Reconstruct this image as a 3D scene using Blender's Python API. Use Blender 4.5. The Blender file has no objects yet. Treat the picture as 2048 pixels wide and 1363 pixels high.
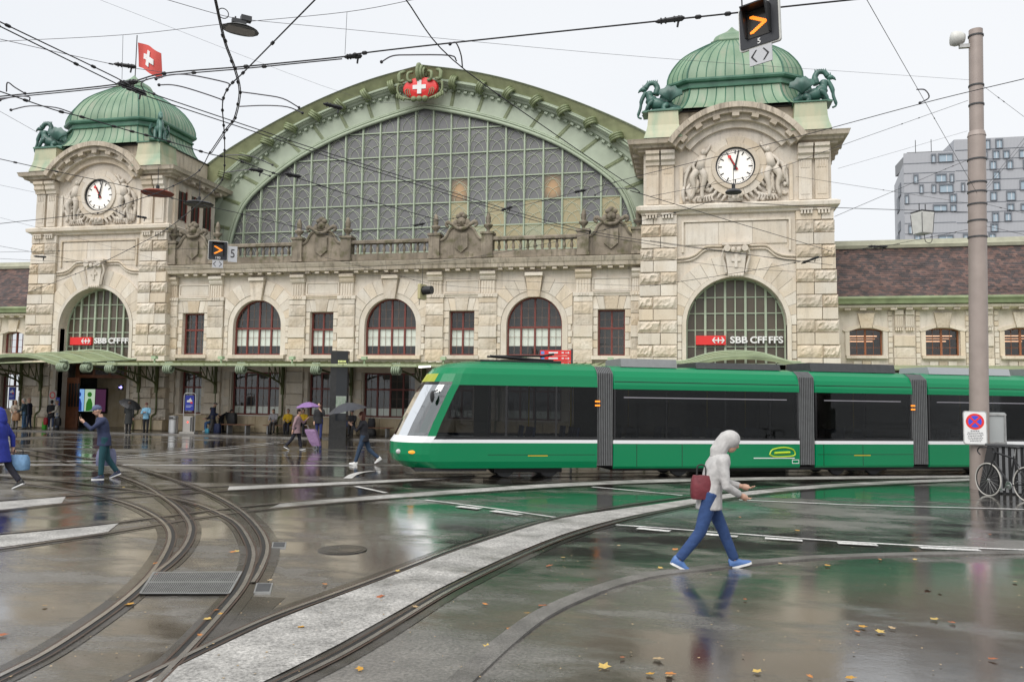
import bpy, bmesh, math, random
from mathutils import Vector, Matrix
random.seed(7)
scene = bpy.context.scene
COL = scene.collection
PI = math.pi
R = math.radians

# ------------------------------------------------------------------ camera
F_PX, EYE, CXP, CYP = 1620.0, 2.15, 1024.0, 681.5
DIST = 41.7069
CR = Vector((0.97709269, 0.21232999, 0.01434769))
CU = Vector((0.0011166, -0.0725329, 0.99736539))
CF = Vector((-0.21281126, 0.97450241, 0.07110846))
CAM = Vector((0, -DIST, EYE))
cd = bpy.data.cameras.new('camera')
cam = bpy.data.objects.new('camera', cd)
COL.objects.link(cam)
cd.sensor_width = 36.0
cd.lens = F_PX * 36.0 / 2048.0
cd.clip_start = 0.1
cd.clip_end = 3000
m = Matrix.Identity(4)
for i in range(3):
    m[i][0] = CR[i]; m[i][1] = CU[i]; m[i][2] = -CF[i]; m[i][3] = CAM[i]
cam.matrix_world = m
scene.camera = cam

# ------------------------------------------------------------------ sky, sun, exposure
SUN_EL, SUN_AZ = R(48), R(200)      # high, veiled sun behind the camera
w = bpy.data.worlds.new('World'); scene.world = w; w.use_nodes = True
nt = w.node_tree; nt.nodes.clear()
out = nt.nodes.new('ShaderNodeOutputWorld'); bg = nt.nodes.new('ShaderNodeBackground')
sky = nt.nodes.new('ShaderNodeTexSky'); sky.sky_type = 'NISHITA'; sky.sun_disc = False
sky.sun_elevation = SUN_EL; sky.sun_rotation = R(160); sky.dust_density = 5
mx = nt.nodes.new('ShaderNodeMix'); mx.data_type = 'RGBA'; mx.inputs[0].default_value = 0.93
tc = nt.nodes.new('ShaderNodeTexCoord'); nz = nt.nodes.new('ShaderNodeTexNoise')
nz.inputs['Scale'].default_value = 1.3; nz.inputs['Detail'].default_value = 3
cr = nt.nodes.new('ShaderNodeValToRGB')
cr.color_ramp.elements[0].position = 0.3; cr.color_ramp.elements[0].color = (5.25, 5.42, 5.65, 1)
cr.color_ramp.elements[1].position = 0.7; cr.color_ramp.elements[1].color = (5.75, 5.85, 5.98, 1)
nt.links.new(tc.outputs['Generated'], nz.inputs['Vector'])
nt.links.new(nz.outputs['Fac'], cr.inputs['Fac'])
nt.links.new(sky.outputs['Color'], mx.inputs[6]); nt.links.new(cr.outputs['Color'], mx.inputs[7])
nt.links.new(mx.outputs[2], bg.inputs['Color']); bg.inputs['Strength'].default_value = 0.1
nt.links.new(bg.outputs['Background'], out.inputs['Surface'])
sl = bpy.data.lights.new('sun', 'SUN'); sl.energy = 1.5; sl.angle = R(50); sl.color = (1.0, 0.97, 0.93)
so = bpy.data.objects.new('sun', sl); COL.objects.link(so)
sd = Vector((math.sin(SUN_AZ) * math.cos(SUN_EL), math.cos(SUN_AZ) * math.cos(SUN_EL), math.sin(SUN_EL)))
so.rotation_euler = sd.to_track_quat('Z', 'Y').to_euler()
so.location = (0, -60, 60)
scene.render.engine = 'CYCLES'
scene.render.resolution_x = 1024; scene.render.resolution_y = 681
vs = scene.view_settings
vs.view_transform = 'Standard'; vs.look = 'None'; vs.exposure = 0.76; vs.gamma = 1.0
vs.use_curve_mapping = False

# ------------------------------------------------------------------ photo pixel -> place
def ray(px, py):
    return CR * (px - CXP) + CU * (CYP - py) + CF * F_PX
def gp(px, py, z=0.0):               # point at height z seen at that pixel
    d = ray(px, py); t = (z - EYE) / d.z
    return CAM + d * t
def fp(px, py, y=0.0):               # point on the vertical plane Y = y
    d = ray(px, py); t = (y + DIST) / d.y
    return CAM + d * t

# ------------------------------------------------------------------ mesh builder
ORG = {}
class MB:
    def __init__(s):
        s.v = []; s.f = []; s.mi = []; s.cur = 0
    def mat(s, i):
        s.cur = i; return s
    def add(s, vs, fs):
        o = len(s.v); s.v += [tuple(p) for p in vs]
        for f in fs:
            s.f.append([o + i for i in f]); s.mi.append(s.cur)
        return s
    def box(s, x0, x1, y0, y1, z0, z1):
        return s.add([(x0,y0,z0),(x1,y0,z0),(x1,y1,z0),(x0,y1,z0),(x0,y0,z1),(x1,y0,z1),(x1,y1,z1),(x0,y1,z1)],
                     [(0,3,2,1),(4,5,6,7),(0,1,5,4),(1,2,6,5),(2,3,7,6),(3,0,4,7)])
    def cbox(s, c, d, rz=0.0, ry=0.0):
        M = Matrix.Rotation(rz, 3, 'Z') @ Matrix.Rotation(ry, 3, 'Y')
        vs = [Vector(c) + M @ Vector((a*d[0]/2, b*d[1]/2, e*d[2]/2)) for e in (-1,1) for a, b in ((-1,-1),(1,-1),(1,1),(-1,1))]
        return s.add(vs, [(0,3,2,1),(4,5,6,7),(0,1,5,4),(1,2,6,5),(2,3,7,6),(3,0,4,7)])
    def prism(s, poly, y0, y1):          # poly in (x,z), extruded along y
        n = len(poly)
        a = sum(poly[i][0]*poly[(i+1)%n][1]-poly[(i+1)%n][0]*poly[i][1] for i in range(n))
        if a < 0: poly = poly[::-1]
        vs = [(x, y0, z) for x, z in poly] + [(x, y1, z) for x, z in poly]
        fs = [list(range(n)), list(range(2*n-1, n-1, -1))]
        fs += [(i, i+n, (i+1) % n + n, (i+1) % n) for i in range(n)]
        return s.add(vs, fs)
    def prismx(s, poly, x0, x1):         # poly in (y,z), extruded along x
        n = len(poly)
        vs = [(x0, y, z) for y, z in poly] + [(x1, y, z) for y, z in poly]
        a = sum(poly[i][0]*poly[(i+1)%n][1]-poly[(i+1)%n][0]*poly[i][1] for i in range(n))
        fs = [list(range(n)), list(range(2*n-1, n-1, -1))] + [(i, i+n, (i+1) % n + n, (i+1) % n) for i in range(n)]
        if a > 0: fs = [list(f)[::-1] for f in fs]
        return s.add(vs, fs)
    def prismz(s, poly, z0, z1):         # poly in (x,y), extruded along z
        n = len(poly)
        a = sum(poly[i][0]*poly[(i+1)%n][1]-poly[(i+1)%n][0]*poly[i][1] for i in range(n))
        if a < 0: poly = poly[::-1]
        vs = [(x, y, z0) for x, y in poly] + [(x, y, z1) for x, y in poly]
        fs = [list(range(n-1, -1, -1)), list(range(n, 2*n))] + [(i, (i+1) % n, (i+1) % n + n, i+n) for i in range(n)]
        return s.add(vs, fs)
    def tube(s, path, r, n=6, cap=True, closed=False):
        P = [Vector(p) for p in path]; k = len(P)
        rs = r if isinstance(r, (list, tuple)) else [r]*k
        vs = []; up = None
        for i in range(k):
            if closed: t = P[(i+1) % k] - P[i-1]
            else: t = P[min(i+1, k-1)] - P[max(i-1, 0)]
            if t.length < 1e-9: t = Vector((0,0,1))
            t.normalize()
            if up is None:
                up = Vector((0,0,1)) if abs(t.z) < 0.9 else Vector((1,0,0))
            a = t.cross(up)
            if a.length < 1e-4: a = t.cross(Vector((0.3,1,0.2)))
            a.normalize(); b = a.cross(t); up = b
            for j in range(n):
                q = 2*PI*j/n
                vs.append(P[i] + (a*math.cos(q) + b*math.sin(q))*rs[i])
        fs = []
        for i in range(k if closed else k-1):
            for j in range(n):
                i2 = (i+1) % k
                fs.append((i*n+j, i*n+(j+1) % n, i2*n+(j+1) % n, i2*n+j))
        if cap and not closed:
            fs.append(list(range(n-1, -1, -1))); fs.append([(k-1)*n+j for j in range(n)])
        return s.add(vs, fs)
    def lathe(s, prof, c=(0,0,0), n=12, axis='z'):    # prof [(r,h)]
        vs = []
        for r, h in prof:
            for j in range(n):
                q = 2*PI*j/n; x, y = r*math.cos(q), r*math.sin(q)
                if axis == 'z': p = (c[0]+x, c[1]+y, c[2]+h)
                elif axis == 'y': p = (c[0]+x, c[1]+h, c[2]-y)
                else: p = (c[0]+h, c[1]+x, c[2]+y)
                vs.append(p)
        k = len(prof)
        fs = [(i*n+j, i*n+(j+1) % n, (i+1)*n+(j+1) % n, (i+1)*n+j) for i in range(k-1) for j in range(n)]
        fs.append(list(range(n-1, -1, -1))); fs.append([(k-1)*n+j for j in range(n)])
        return s.add(vs, fs)
    def ball(s, c, rx, ry=None, rz=None, n=10, k=7):
        ry = ry or rx; rz = rz or rx
        vs = [(c[0], c[1], c[2]-rz)]
        for i in range(1, k):
            t = -PI/2 + PI*i/k
            for j in range(n):
                q = 2*PI*j/n
                vs.append((c[0]+rx*math.cos(t)*math.cos(q), c[1]+ry*math.cos(t)*math.sin(q), c[2]+rz*math.sin(t)))
        vs.append((c[0], c[1], c[2]+rz))
        fs = [(0, 1+(j+1) % n, 1+j) for j in range(n)]
        for i in range(k-2):
            for j in range(n):
                a = 1+i*n
                fs.append((a+j, a+(j+1) % n, a+n+(j+1) % n, a+n+j))
        l = len(vs)-1; a = 1+(k-2)*n
        fs += [(a+j, a+(j+1) % n, l) for j in range(n)]
        return s.add(vs, fs)
    def arc(s, cx, cz, r0, r1, a0, a1, y0, y1, n=12, clip=None):   # ring segment in XZ extruded in y
        A = [a0 + (a1-a0)*i/n for i in range(n+1)]
        def o(r, a):
            if clip:
                c = abs(math.cos(a)); r = min(r, clip/c) if c > 1e-6 else r
            return (cx + r*math.cos(a), cz + r*math.sin(a))
        inn = [(cx + r0*math.cos(a), cz + r0*math.sin(a)) for a in A]
        ou = [o(r1, a) for a in A]
        vs = []
        for i in range(n+1):
            vs += [(inn[i][0], y0, inn[i][1]), (ou[i][0], y0, ou[i][1]), (ou[i][0], y1, ou[i][1]), (inn[i][0], y1, inn[i][1])]
        fs = []
        for i in range(n):
            b = i*4; c = b+4
            fs += [(b, b+1, c+1, c), (b+1, b+2, c+2, c+1), (b+2, b+3, c+3, c+2), (b+3, b, c, c+3)]
        fs += [(0, 3, 2, 1), (n*4, n*4+1, n*4+2, n*4+3)]
        if a1 > a0: fs = [f[::-1] for f in fs]
        fs = [tuple(reversed(f)) for f in fs] if a1 > a0 else fs
        return s.add(vs, fs)
    def grid(s, rows, closed=False):     # rows of points -> quads
        k = len(rows); n = len(rows[0]); vs = [p for r in rows for p in r]
        fs = [(i*n+j, i*n+(j+1) % n, (i+1)*n+(j+1) % n, (i+1)*n+j) for i in range(k-1) for j in range(n if closed else n-1)]
        return s.add(vs, fs)
    def mesh(s, name, mats, smooth=False):
        me = bpy.data.meshes.new(name)
        me.from_pydata(s.v, [], s.f)
        for mt in (mats if isinstance(mats, (list, tuple)) else [mats]): me.materials.append(mt)
        if len(me.polygons):
            me.polygons.foreach_set('material_index', s.mi)
            if smooth: me.polygons.foreach_set('use_smooth', [True]*len(me.polygons))
        me.update()
        return me
    def build(s, name, mats, parent=None, smooth=False, fix=True, angle=None):
        o = ORG.get(parent.name, (0,0,0)) if parent else (0,0,0)
        if o != (0,0,0): s.v = [(x-o[0], y-o[1], z-o[2]) for x, y, z in s.v]
        me = s.mesh(name, mats, smooth)
        if fix:
            bm = bmesh.new(); bm.from_mesh(me)
            bmesh.ops.recalc_face_normals(bm, faces=bm.faces); bm.to_mesh(me); bm.free()
        if angle is not None:
            me.polygons.foreach_set('use_smooth', [True]*len(me.polygons))
            try: me.set_sharp_from_angle(angle=R(angle))
            except Exception: pass
        ob = bpy.data.objects.new(name, me); COL.objects.link(ob)
        if parent:
            ob.parent = parent; ORG[ob.name] = o
        return ob
def tag(o, label, cat, group=None, kind=None):
    if label: o['label'] = label
    if cat: o['category'] = cat
    if group: o['group'] = group
    if kind: o['kind'] = kind
    return o
def thing(name, label, cat, loc=(0,0,0), rz=0.0, group=None, local=False):
    o = bpy.data.objects.new(name, None); COL.objects.link(o)
    o.empty_display_size = 0.3
    o.location = loc; o.rotation_euler = (0, 0, rz)
    ORG[o.name] = (0,0,0) if local else tuple(loc)
    return tag(o, label, cat, group)
def inst(name, me, parent, loc, scale=(1,1,1), rot=(0,0,0)):
    o = bpy.data.objects.new(name, me); COL.objects.link(o)
    if parent:
        g = ORG.get(parent.name, (0,0,0)); o.parent = parent; ORG[o.name] = g
        loc = (loc[0]-g[0], loc[1]-g[1], loc[2]-g[2])
    o.location = loc; o.scale = scale; o.rotation_euler = rot
    return o
def copy_tree(o, parent=None):
    c = o.copy(); COL.objects.link(c); c.parent = parent
    ORG[c.name] = ORG.get(o.name, (0,0,0))
    for ch in o.children: copy_tree(ch, c)
    return c
def struct(o): o['kind'] = 'structure'; return o
def lerp(a, b, t): return a + (b-a)*t
def interp(tab, x):
    if x <= tab[0][0]: return tab[0][1]
    for (a, b), (c, d) in zip(tab, tab[1:]):
        if x <= c: return b + (d-b)*(x-a)/(c-a)
    return tab[-1][1]
def catmull(P, k=6):
    P = [Vector(p) for p in P]; o = []
    for i in range(len(P)-1):
        a = P[i-1] if i else P[0]*2-P[1]; b = P[i]; c = P[i+1]; d = P[i+2] if i+2 < len(P) else P[-1]*2-P[-2]
        for j in range(k):
            t = j/k
            o.append(0.5*((2*b) + (c-a)*t + (2*a-5*b+4*c-d)*t*t + (3*b-a-3*c+d)*t**3))
    o.append(P[-1]); return o
def text_mesh(txt, size, mat, ext=0.01, bold=0.0):
    c = bpy.data.curves.new('txt', 'FONT'); c.body = txt; c.size = size; c.extrude = ext
    c.align_x = 'CENTER'; c.align_y = 'CENTER'; c.offset = bold; c.resolution_u = 3
    o = bpy.data.objects.new('txt', c); COL.objects.link(o)
    dg = bpy.context.evaluated_depsgraph_get(); dg.update()
    me = bpy.data.meshes.new_from_object(o.evaluated_get(dg))
    bpy.data.objects.remove(o); bpy.data.curves.remove(c)
    me.materials.clear(); me.materials.append(mat)
    return me

# ------------------------------------------------------------------ materials
MATS = {}
def newmat(name):
    m = bpy.data.materials.new(name); m.use_nodes = True; MATS[name] = m
    n = m.node_tree; b = n.nodes['Principled BSDF']
    return m, n, b
def N(n, t, **k):
    x = n.nodes.new(t)
    for a, b in k.items(): setattr(x, a, b)
    return x
def L(n, a, b): n.links.new(a, b)
def plain(name, col, rough=0.6, metal=0.0, spec=0.5, emit=None, es=1.0, var=0.0, bump=0.0, scale=8.0):
    m, n, b = newmat(name)
    b.inputs['Base Color'].default_value = (*col, 1); b.inputs['Roughness'].default_value = rough
    b.inputs['Metallic'].default_value = metal; b.inputs['Specular IOR Level'].default_value = spec
    if emit:
        b.inputs['Emission Color'].default_value = (*emit, 1); b.inputs['Emission Strength'].default_value = es
    if var or bump:
        t = N(n, 'ShaderNodeTexCoord'); g = N(n, 'ShaderNodeNewGeometry')
        z = N(n, 'ShaderNodeTexNoise'); z.inputs['Scale'].default_value = scale; z.inputs['Detail'].default_value = 6
        L(n, g.outputs['Position'], z.inputs['Vector'])
        if var:
            r = N(n, 'ShaderNodeMapRange'); r.inputs[1].default_value = 0.3; r.inputs[2].default_value = 0.7
            r.inputs[3].default_value = 1-var; r.inputs[4].default_value = 1+var*0.6
            h = N(n, 'ShaderNodeHueSaturation'); h.inputs['Color'].default_value = (*col, 1)
            L(n, z.outputs['Fac'], r.inputs[0]); L(n, r.outputs[0], h.inputs['Value']); L(n, h.outputs[0], b.inputs['Base Color'])
        if bump:
            u = N(n, 'ShaderNodeBump'); u.inputs['Strength'].default_value = bump; u.inputs['Distance'].default_value = 0.02
            L(n, z.outputs['Fac'], u.inputs['Height']); L(n, u.outputs[0], b.inputs['Normal'])
    return m
def stone(name, c1, c2, dirt=(0.10,0.085,0.065), dirt_amt=0.35, moss=0.0, bump=0.4, fine=14.0, rnd=0.16, rough=0.85, ochre=0.0):
    """sandstone: warm blotches, weather streaks, per-block tone"""
    m, n, b = newmat(name)
    g = N(n, 'ShaderNodeNewGeometry'); oi = N(n, 'ShaderNodeObjectInfo')
    z1 = N(n, 'ShaderNodeTexNoise'); z1.inputs['Scale'].default_value = 1.1; z1.inputs['Detail'].default_value = 7
    z2 = N(n, 'ShaderNodeTexNoise'); z2.inputs['Scale'].default_value = fine; z2.inputs['Detail'].default_value = 8
    off = N(n, 'ShaderNodeVectorMath', operation='ADD'); cb = N(n, 'ShaderNodeCombineXYZ')
    mu = N(n, 'ShaderNodeMath', operation='MULTIPLY'); mu.inputs[1].default_value = 37.0
    L(n, oi.outputs['Random'], mu.inputs[0]); L(n, mu.outputs[0], cb.inputs[0]); L(n, mu.outputs[0], cb.inputs[2])
    L(n, g.outputs['Position'], off.inputs[0]); L(n, cb.outputs[0], off.inputs[1])
    L(n, off.outputs[0], z1.inputs['Vector']); L(n, g.outputs['Position'], z2.inputs['Vector'])
    r1 = N(n, 'ShaderNodeValToRGB')
    r1.color_ramp.elements[0].position = 0.32; r1.color_ramp.elements[0].color = (*c1, 1)
    r1.color_ramp.elements[1].position = 0.68; r1.color_ramp.elements[1].color = (*c2, 1)
    L(n, z1.outputs['Fac'], r1.inputs[0])
    # per object tone
    hv = N(n, 'ShaderNodeHueSaturation'); mr = N(n, 'ShaderNodeMapRange')
    mr.inputs[3].default_value = 1-rnd; mr.inputs[4].default_value = 1+rnd*0.7
    L(n, oi.outputs['Random'], mr.inputs[0]); L(n, mr.outputs[0], hv.inputs['Value'])
    oc = N(n, 'ShaderNodeMix', data_type='RGBA'); oc.inputs[7].default_value = (0.56,0.40,0.21,1)
    f1 = N(n, 'ShaderNodeMath', operation='MULTIPLY'); f1.inputs[1].default_value = 7.13; f2 = N(n, 'ShaderNodeMath', operation='FRACT'); f3 = N(n, 'ShaderNodeMath', operation='POWER'); f3.inputs[1].default_value = 2.2
    f4 = N(n, 'ShaderNodeMath', operation='MULTIPLY'); f4.inputs[1].default_value = ochre
    L(n, oi.outputs['Random'], f1.inputs[0]); L(n, f1.outputs[0], f2.inputs[0]); L(n, f2.outputs[0], f3.inputs[0]); L(n, f3.outputs[0], f4.inputs[0]); L(n, f4.outputs[0], oc.inputs[0])
    L(n, r1.outputs[0], oc.inputs[6]); L(n, oc.outputs[2], hv.inputs['Color'])
    # rain streaks: noise squeezed vertically
    mp = N(n, 'ShaderNodeMapping'); mp.inputs['Scale'].default_value = (4.2, 4.2, 0.42)
    z3 = N(n, 'ShaderNodeTexNoise'); z3.inputs['Scale'].default_value = 1.0; z3.inputs['Detail'].default_value = 8; z3.inputs['Roughness'].default_value = 0.65
    L(n, g.outputs['Position'], mp.inputs[0]); L(n, mp.outputs[0], z3.inputs['Vector'])
    r3 = N(n, 'ShaderNodeMapRange'); r3.inputs[1].default_value = 0.5; r3.inputs[2].default_value = 0.78; r3.inputs[4].default_value = dirt_amt
    L(n, z3.outputs['Fac'], r3.inputs[0])
    m1 = N(n, 'ShaderNodeMix', data_type='RGBA'); m1.inputs[7].default_value = (*dirt, 1)
    L(n, r3.outputs[0], m1.inputs[0]); L(n, hv.outputs[0], m1.inputs[6])
    # pits / grain
    r4 = N(n, 'ShaderNodeMapRange'); r4.inputs[1].default_value = 0.55; r4.inputs[2].default_value = 0.75; r4.inputs[4].default_value = 0.30
    L(n, z2.outputs['Fac'], r4.inputs[0])
    m2 = N(n, 'ShaderNodeMix', data_type='RGBA'); m2.inputs[7].default_value = (dirt[0]*1.6, dirt[1]*1.5, dirt[2]*1.4, 1)
    L(n, r4.outputs[0], m2.inputs[0]); L(n, m1.outputs[2], m2.inputs[6])
    last = m2
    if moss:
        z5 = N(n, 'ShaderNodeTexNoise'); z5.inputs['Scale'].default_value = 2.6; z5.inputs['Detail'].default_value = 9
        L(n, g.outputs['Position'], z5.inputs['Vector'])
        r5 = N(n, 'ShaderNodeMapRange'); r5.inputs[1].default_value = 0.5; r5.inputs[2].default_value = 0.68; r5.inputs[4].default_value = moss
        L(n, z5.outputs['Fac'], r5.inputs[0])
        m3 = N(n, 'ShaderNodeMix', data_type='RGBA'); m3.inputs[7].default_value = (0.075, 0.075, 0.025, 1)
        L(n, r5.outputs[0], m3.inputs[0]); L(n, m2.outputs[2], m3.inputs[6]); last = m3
    L(n, last.outputs[2], b.inputs['Base Color']); b.inputs['Roughness'].default_value = rough
    u = N(n, 'ShaderNodeBump'); u.inputs['Strength'].default_value = bump; u.inputs['Distance'].default_value = 0.03
    L(n, z2.outputs['Fac'], u.inputs['Height']); L(n, u.outputs[0], b.inputs['Normal'])
    return m
S_SM = stone('sandstone_smooth', (0.62,0.55,0.45), (0.70,0.65,0.57), dirt_amt=0.30, bump=0.15, rnd=0.10, ochre=0.36)
S_WALL = stone('sandstone_wall', (0.60,0.53,0.43), (0.69,0.635,0.555), dirt_amt=0.36, bump=0.15, rnd=0.03)
S_RO = stone('sandstone_rough', (0.54,0.46,0.355), (0.68,0.62,0.53), dirt=(0.09,0.07,0.05), dirt_amt=0.48, bump=1.0, fine=9.0, rnd=0.15, ochre=0.36)
S_CARVE = stone('sandstone_carved', (0.59,0.525,0.435), (0.68,0.625,0.55), dirt_amt=0.35, bump=0.2, rnd=0.05)
S_CORN = stone('sandstone_cornice', (0.45,0.385,0.30), (0.58,0.515,0.42), dirt=(0.06,0.052,0.042), dirt_amt=0.8, bump=0.3, rnd=0.12)
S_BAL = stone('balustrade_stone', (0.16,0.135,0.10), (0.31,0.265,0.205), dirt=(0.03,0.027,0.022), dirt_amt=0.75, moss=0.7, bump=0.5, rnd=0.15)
S_FOOT = stone('plinth_stone', (0.42,0.33,0.20), (0.55,0.46,0.33), dirt=(0.10,0.075,0.045), dirt_amt=0.5, bump=0.2, rnd=0.05)
S_JOINT = plain('joint_mortar', (0.22,0.185,0.14), 0.95, var=0.3)
def copper(name, c1, c2, c3, rnd=0.12):
    m, n, b = newmat(name)
    g = N(n, 'ShaderNodeNewGeometry'); oi = N(n, 'ShaderNodeObjectInfo')
    z = N(n, 'ShaderNodeTexNoise'); z.inputs['Scale'].default_value = 0.9; z.inputs['Detail'].default_value = 8
    mp = N(n, 'ShaderNodeMapping'); mp.inputs['Scale'].default_value = (1.6, 1.6, 0.5)
    L(n, g.outputs['Position'], mp.inputs[0]); L(n, mp.outputs[0], z.inputs['Vector'])
    r = N(n, 'ShaderNodeValToRGB'); e = r.color_ramp.elements
    e[0].position = 0.3; e[0].color = (*c1, 1); e[1].position = 0.52; e[1].color = (*c2, 1)
    x = e.new(0.74); x.color = (*c3, 1)
    L(n, z.outputs['Fac'], r.inputs[0])
    h = N(n, 'ShaderNodeHueSaturation'); mr = N(n, 'ShaderNodeMapRange'); mr.inputs[3].default_value = 1-rnd; mr.inputs[4].default_value = 1+rnd
    L(n, oi.outputs['Random'], mr.inputs[0]); L(n, mr.outputs[0], h.inputs['Value']); L(n, r.outputs[0], h.inputs['Color'])
    L(n, h.outputs[0], b.inputs['Base Color']); b.inputs['Roughness'].default_value = 0.42
    b.inputs['Specular IOR Level'].default_value = 0.6
    return m
COP = copper('verdigris_copper', (0.13,0.225,0.135), (0.19,0.295,0.185), (0.31,0.315,0.235))
COP_D = copper('verdigris_dark', (0.035,0.11,0.07), (0.06,0.17,0.11), (0.10,0.21,0.14))
BRONZE = copper('bronze_verdigris', (0.02,0.06,0.05), (0.045,0.125,0.10), (0.10,0.23,0.18))
COP_ST = copper('copper_stained_stone', (0.22,0.34,0.22), (0.40,0.41,0.27), (0.50,0.45,0.30))
GRN = plain('pale_green_paint', (0.39,0.45,0.345), 0.5, var=0.14, scale=1.2)
GRN2 = plain('pale_green_bars', (0.38,0.445,0.33), 0.5, var=0.1, scale=2.0)
GRN_Y = plain('yellow_green_fascia', (0.39,0.42,0.24), 0.55, var=0.22, scale=1.6)
GRN_O = plain('olive_ironwork', (0.10,0.115,0.035), 0.5, var=0.35, scale=3.0)
GRN_C = plain('canopy_green', (0.25,0.30,0.165), 0.45, var=0.3, scale=1.4)
GRN_S = plain('scroll_green', (0.21,0.25,0.13), 0.5, var=0.3, scale=4.0)
RED_F = plain('oxblood_window_frame', (0.165,0.036,0.026), 0.45, var=0.1)
BROWN_F = plain('brown_window_frame', (0.28,0.10,0.04), 0.45, var=0.15)
MUNT = plain('muntin_paint', (0.20,0.13,0.10), 0.5)
HALLGL = plain('sky_grey_hall_glass', (0.175,0.175,0.178), 0.22, var=0.18, scale=0.5)  # grey of the reflected sky put into the base colour
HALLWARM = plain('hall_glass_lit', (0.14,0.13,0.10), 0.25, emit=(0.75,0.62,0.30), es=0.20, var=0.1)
HALLPALE = plain('hall_glass_pale_lit', (0.13,0.13,0.11), 0.25, emit=(0.62,0.62,0.36), es=0.24)  # yellowish light from inside the hall put into the pane as emission
HALLGLOW = plain('hall_glass_lamp_glow', (0.12,0.11,0.09), 0.25, emit=(1.0,0.55,0.2), es=0.30)  # glow of a lamp behind the glass, painted on the pane as round emission
_n = HALLGLOW.node_tree; _t = N(_n, 'ShaderNodeTexCoord'); _mp = N(_n, 'ShaderNodeMapping'); _mp.inputs['Location'].default_value = (-0.5, 0, -0.45)
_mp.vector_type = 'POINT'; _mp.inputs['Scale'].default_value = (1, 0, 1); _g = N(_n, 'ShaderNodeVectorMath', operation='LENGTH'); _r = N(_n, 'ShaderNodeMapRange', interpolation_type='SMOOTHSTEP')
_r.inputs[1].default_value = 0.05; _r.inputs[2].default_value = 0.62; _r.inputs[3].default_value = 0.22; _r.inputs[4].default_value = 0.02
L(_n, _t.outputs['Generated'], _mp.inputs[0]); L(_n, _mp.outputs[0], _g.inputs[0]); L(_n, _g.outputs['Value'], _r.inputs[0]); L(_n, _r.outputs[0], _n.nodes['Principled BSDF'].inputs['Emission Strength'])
TRAC = plain('tracery_bars', (0.46,0.50,0.40), 0.5)
TOWGL = plain('tower_glass', (0.105,0.085,0.062), 0.25, var=0.25, scale=0.7)
INT = plain('dark_interior', (0.10,0.097,0.088), 0.9, var=0.4, scale=0.8)
BLIND = plain('roller_blind', (0.78,0.82,0.74), 0.8, var=0.06, scale=1.0)
WHITE = plain('white_paint', (0.75,0.75,0.74), 0.5)
OFFW = plain('off_white', (0.62,0.62,0.58), 0.5, var=0.1)
BLACK = plain('black_paint', (0.012,0.012,0.013), 0.4)
BLK2 = plain('black_rubber', (0.02,0.02,0.021), 0.7)
DGREY = plain('dark_grey', (0.05,0.052,0.055), 0.5, var=0.15)
GREY = plain('mid_grey', (0.22,0.225,0.23), 0.5, var=0.1)
STEEL = plain('brushed_steel', (0.55,0.55,0.54), 0.35, metal=1.0)
STEEL_D = plain('dull_steel', (0.42,0.42,0.41), 0.45, metal=0.8, var=0.2)
RED = plain('signal_red', (0.72,0.03,0.028), 0.45)
BLUE = plain('sign_blue', (0.02,0.04,0.36), 0.45)
ORANGE_E = plain('amber_lamp', (0.6,0.2,0.02), 0.4, emit=(1.0,0.26,0.015), es=0.75)
WHITE_E = plain('white_lamp', (0.8,0.8,0.8), 0.3, emit=(1.0,0.98,0.92), es=1.6)
WIRE = plain('wire_black', (0.02,0.019,0.022), 0.55)
WIRE_G = plain('wire_grey', (0.11,0.105,0.12), 0.5)
TERRA = plain('terracotta_disc', (0.25,0.055,0.03), 0.6)
def glass(name, tint=(0.75,0.78,0.76), refl=0.10, rough=0.02, gl=0.9):
    m = bpy.data.materials.new(name); m.use_nodes = True; n = m.node_tree; n.nodes.clear()
    o = N(n, 'ShaderNodeOutputMaterial'); mixs = N(n, 'ShaderNodeMixShader')
    t = N(n, 'ShaderNodeBsdfTransparent'); t.inputs[0].default_value = (*tint, 1)
    g = N(n, 'ShaderNodeBsdfGlossy'); g.inputs['Roughness'].default_value = rough; g.inputs[0].default_value = (gl, gl*1.02, gl*1.03, 1)
    fr = N(n, 'ShaderNodeFresnel'); fr.inputs[0].default_value = 1.45
    ad = N(n, 'ShaderNodeMath', operation='ADD'); ad.inputs[1].default_value = refl; ad.use_clamp = True
    L(n, fr.outputs[0], ad.inputs[0]); L(n, ad.outputs[0], mixs.inputs[0]); L(n, t.outputs[0], mixs.inputs[1]); L(n, g.outputs[0], mixs.inputs[2])
    L(n, mixs.outputs[0], o.inputs[0]); return m
GLASS = glass('window_glass', (0.95,0.96,0.95), refl=0.05, gl=0.8)
GLASS_T = glass('tinted_tram_glass', (0.36,0.37,0.375), 0.0, gl=0.55)
GLASS_W = glass('windscreen_glass', (0.50,0.53,0.52), 0.22, 0.04)
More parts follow.
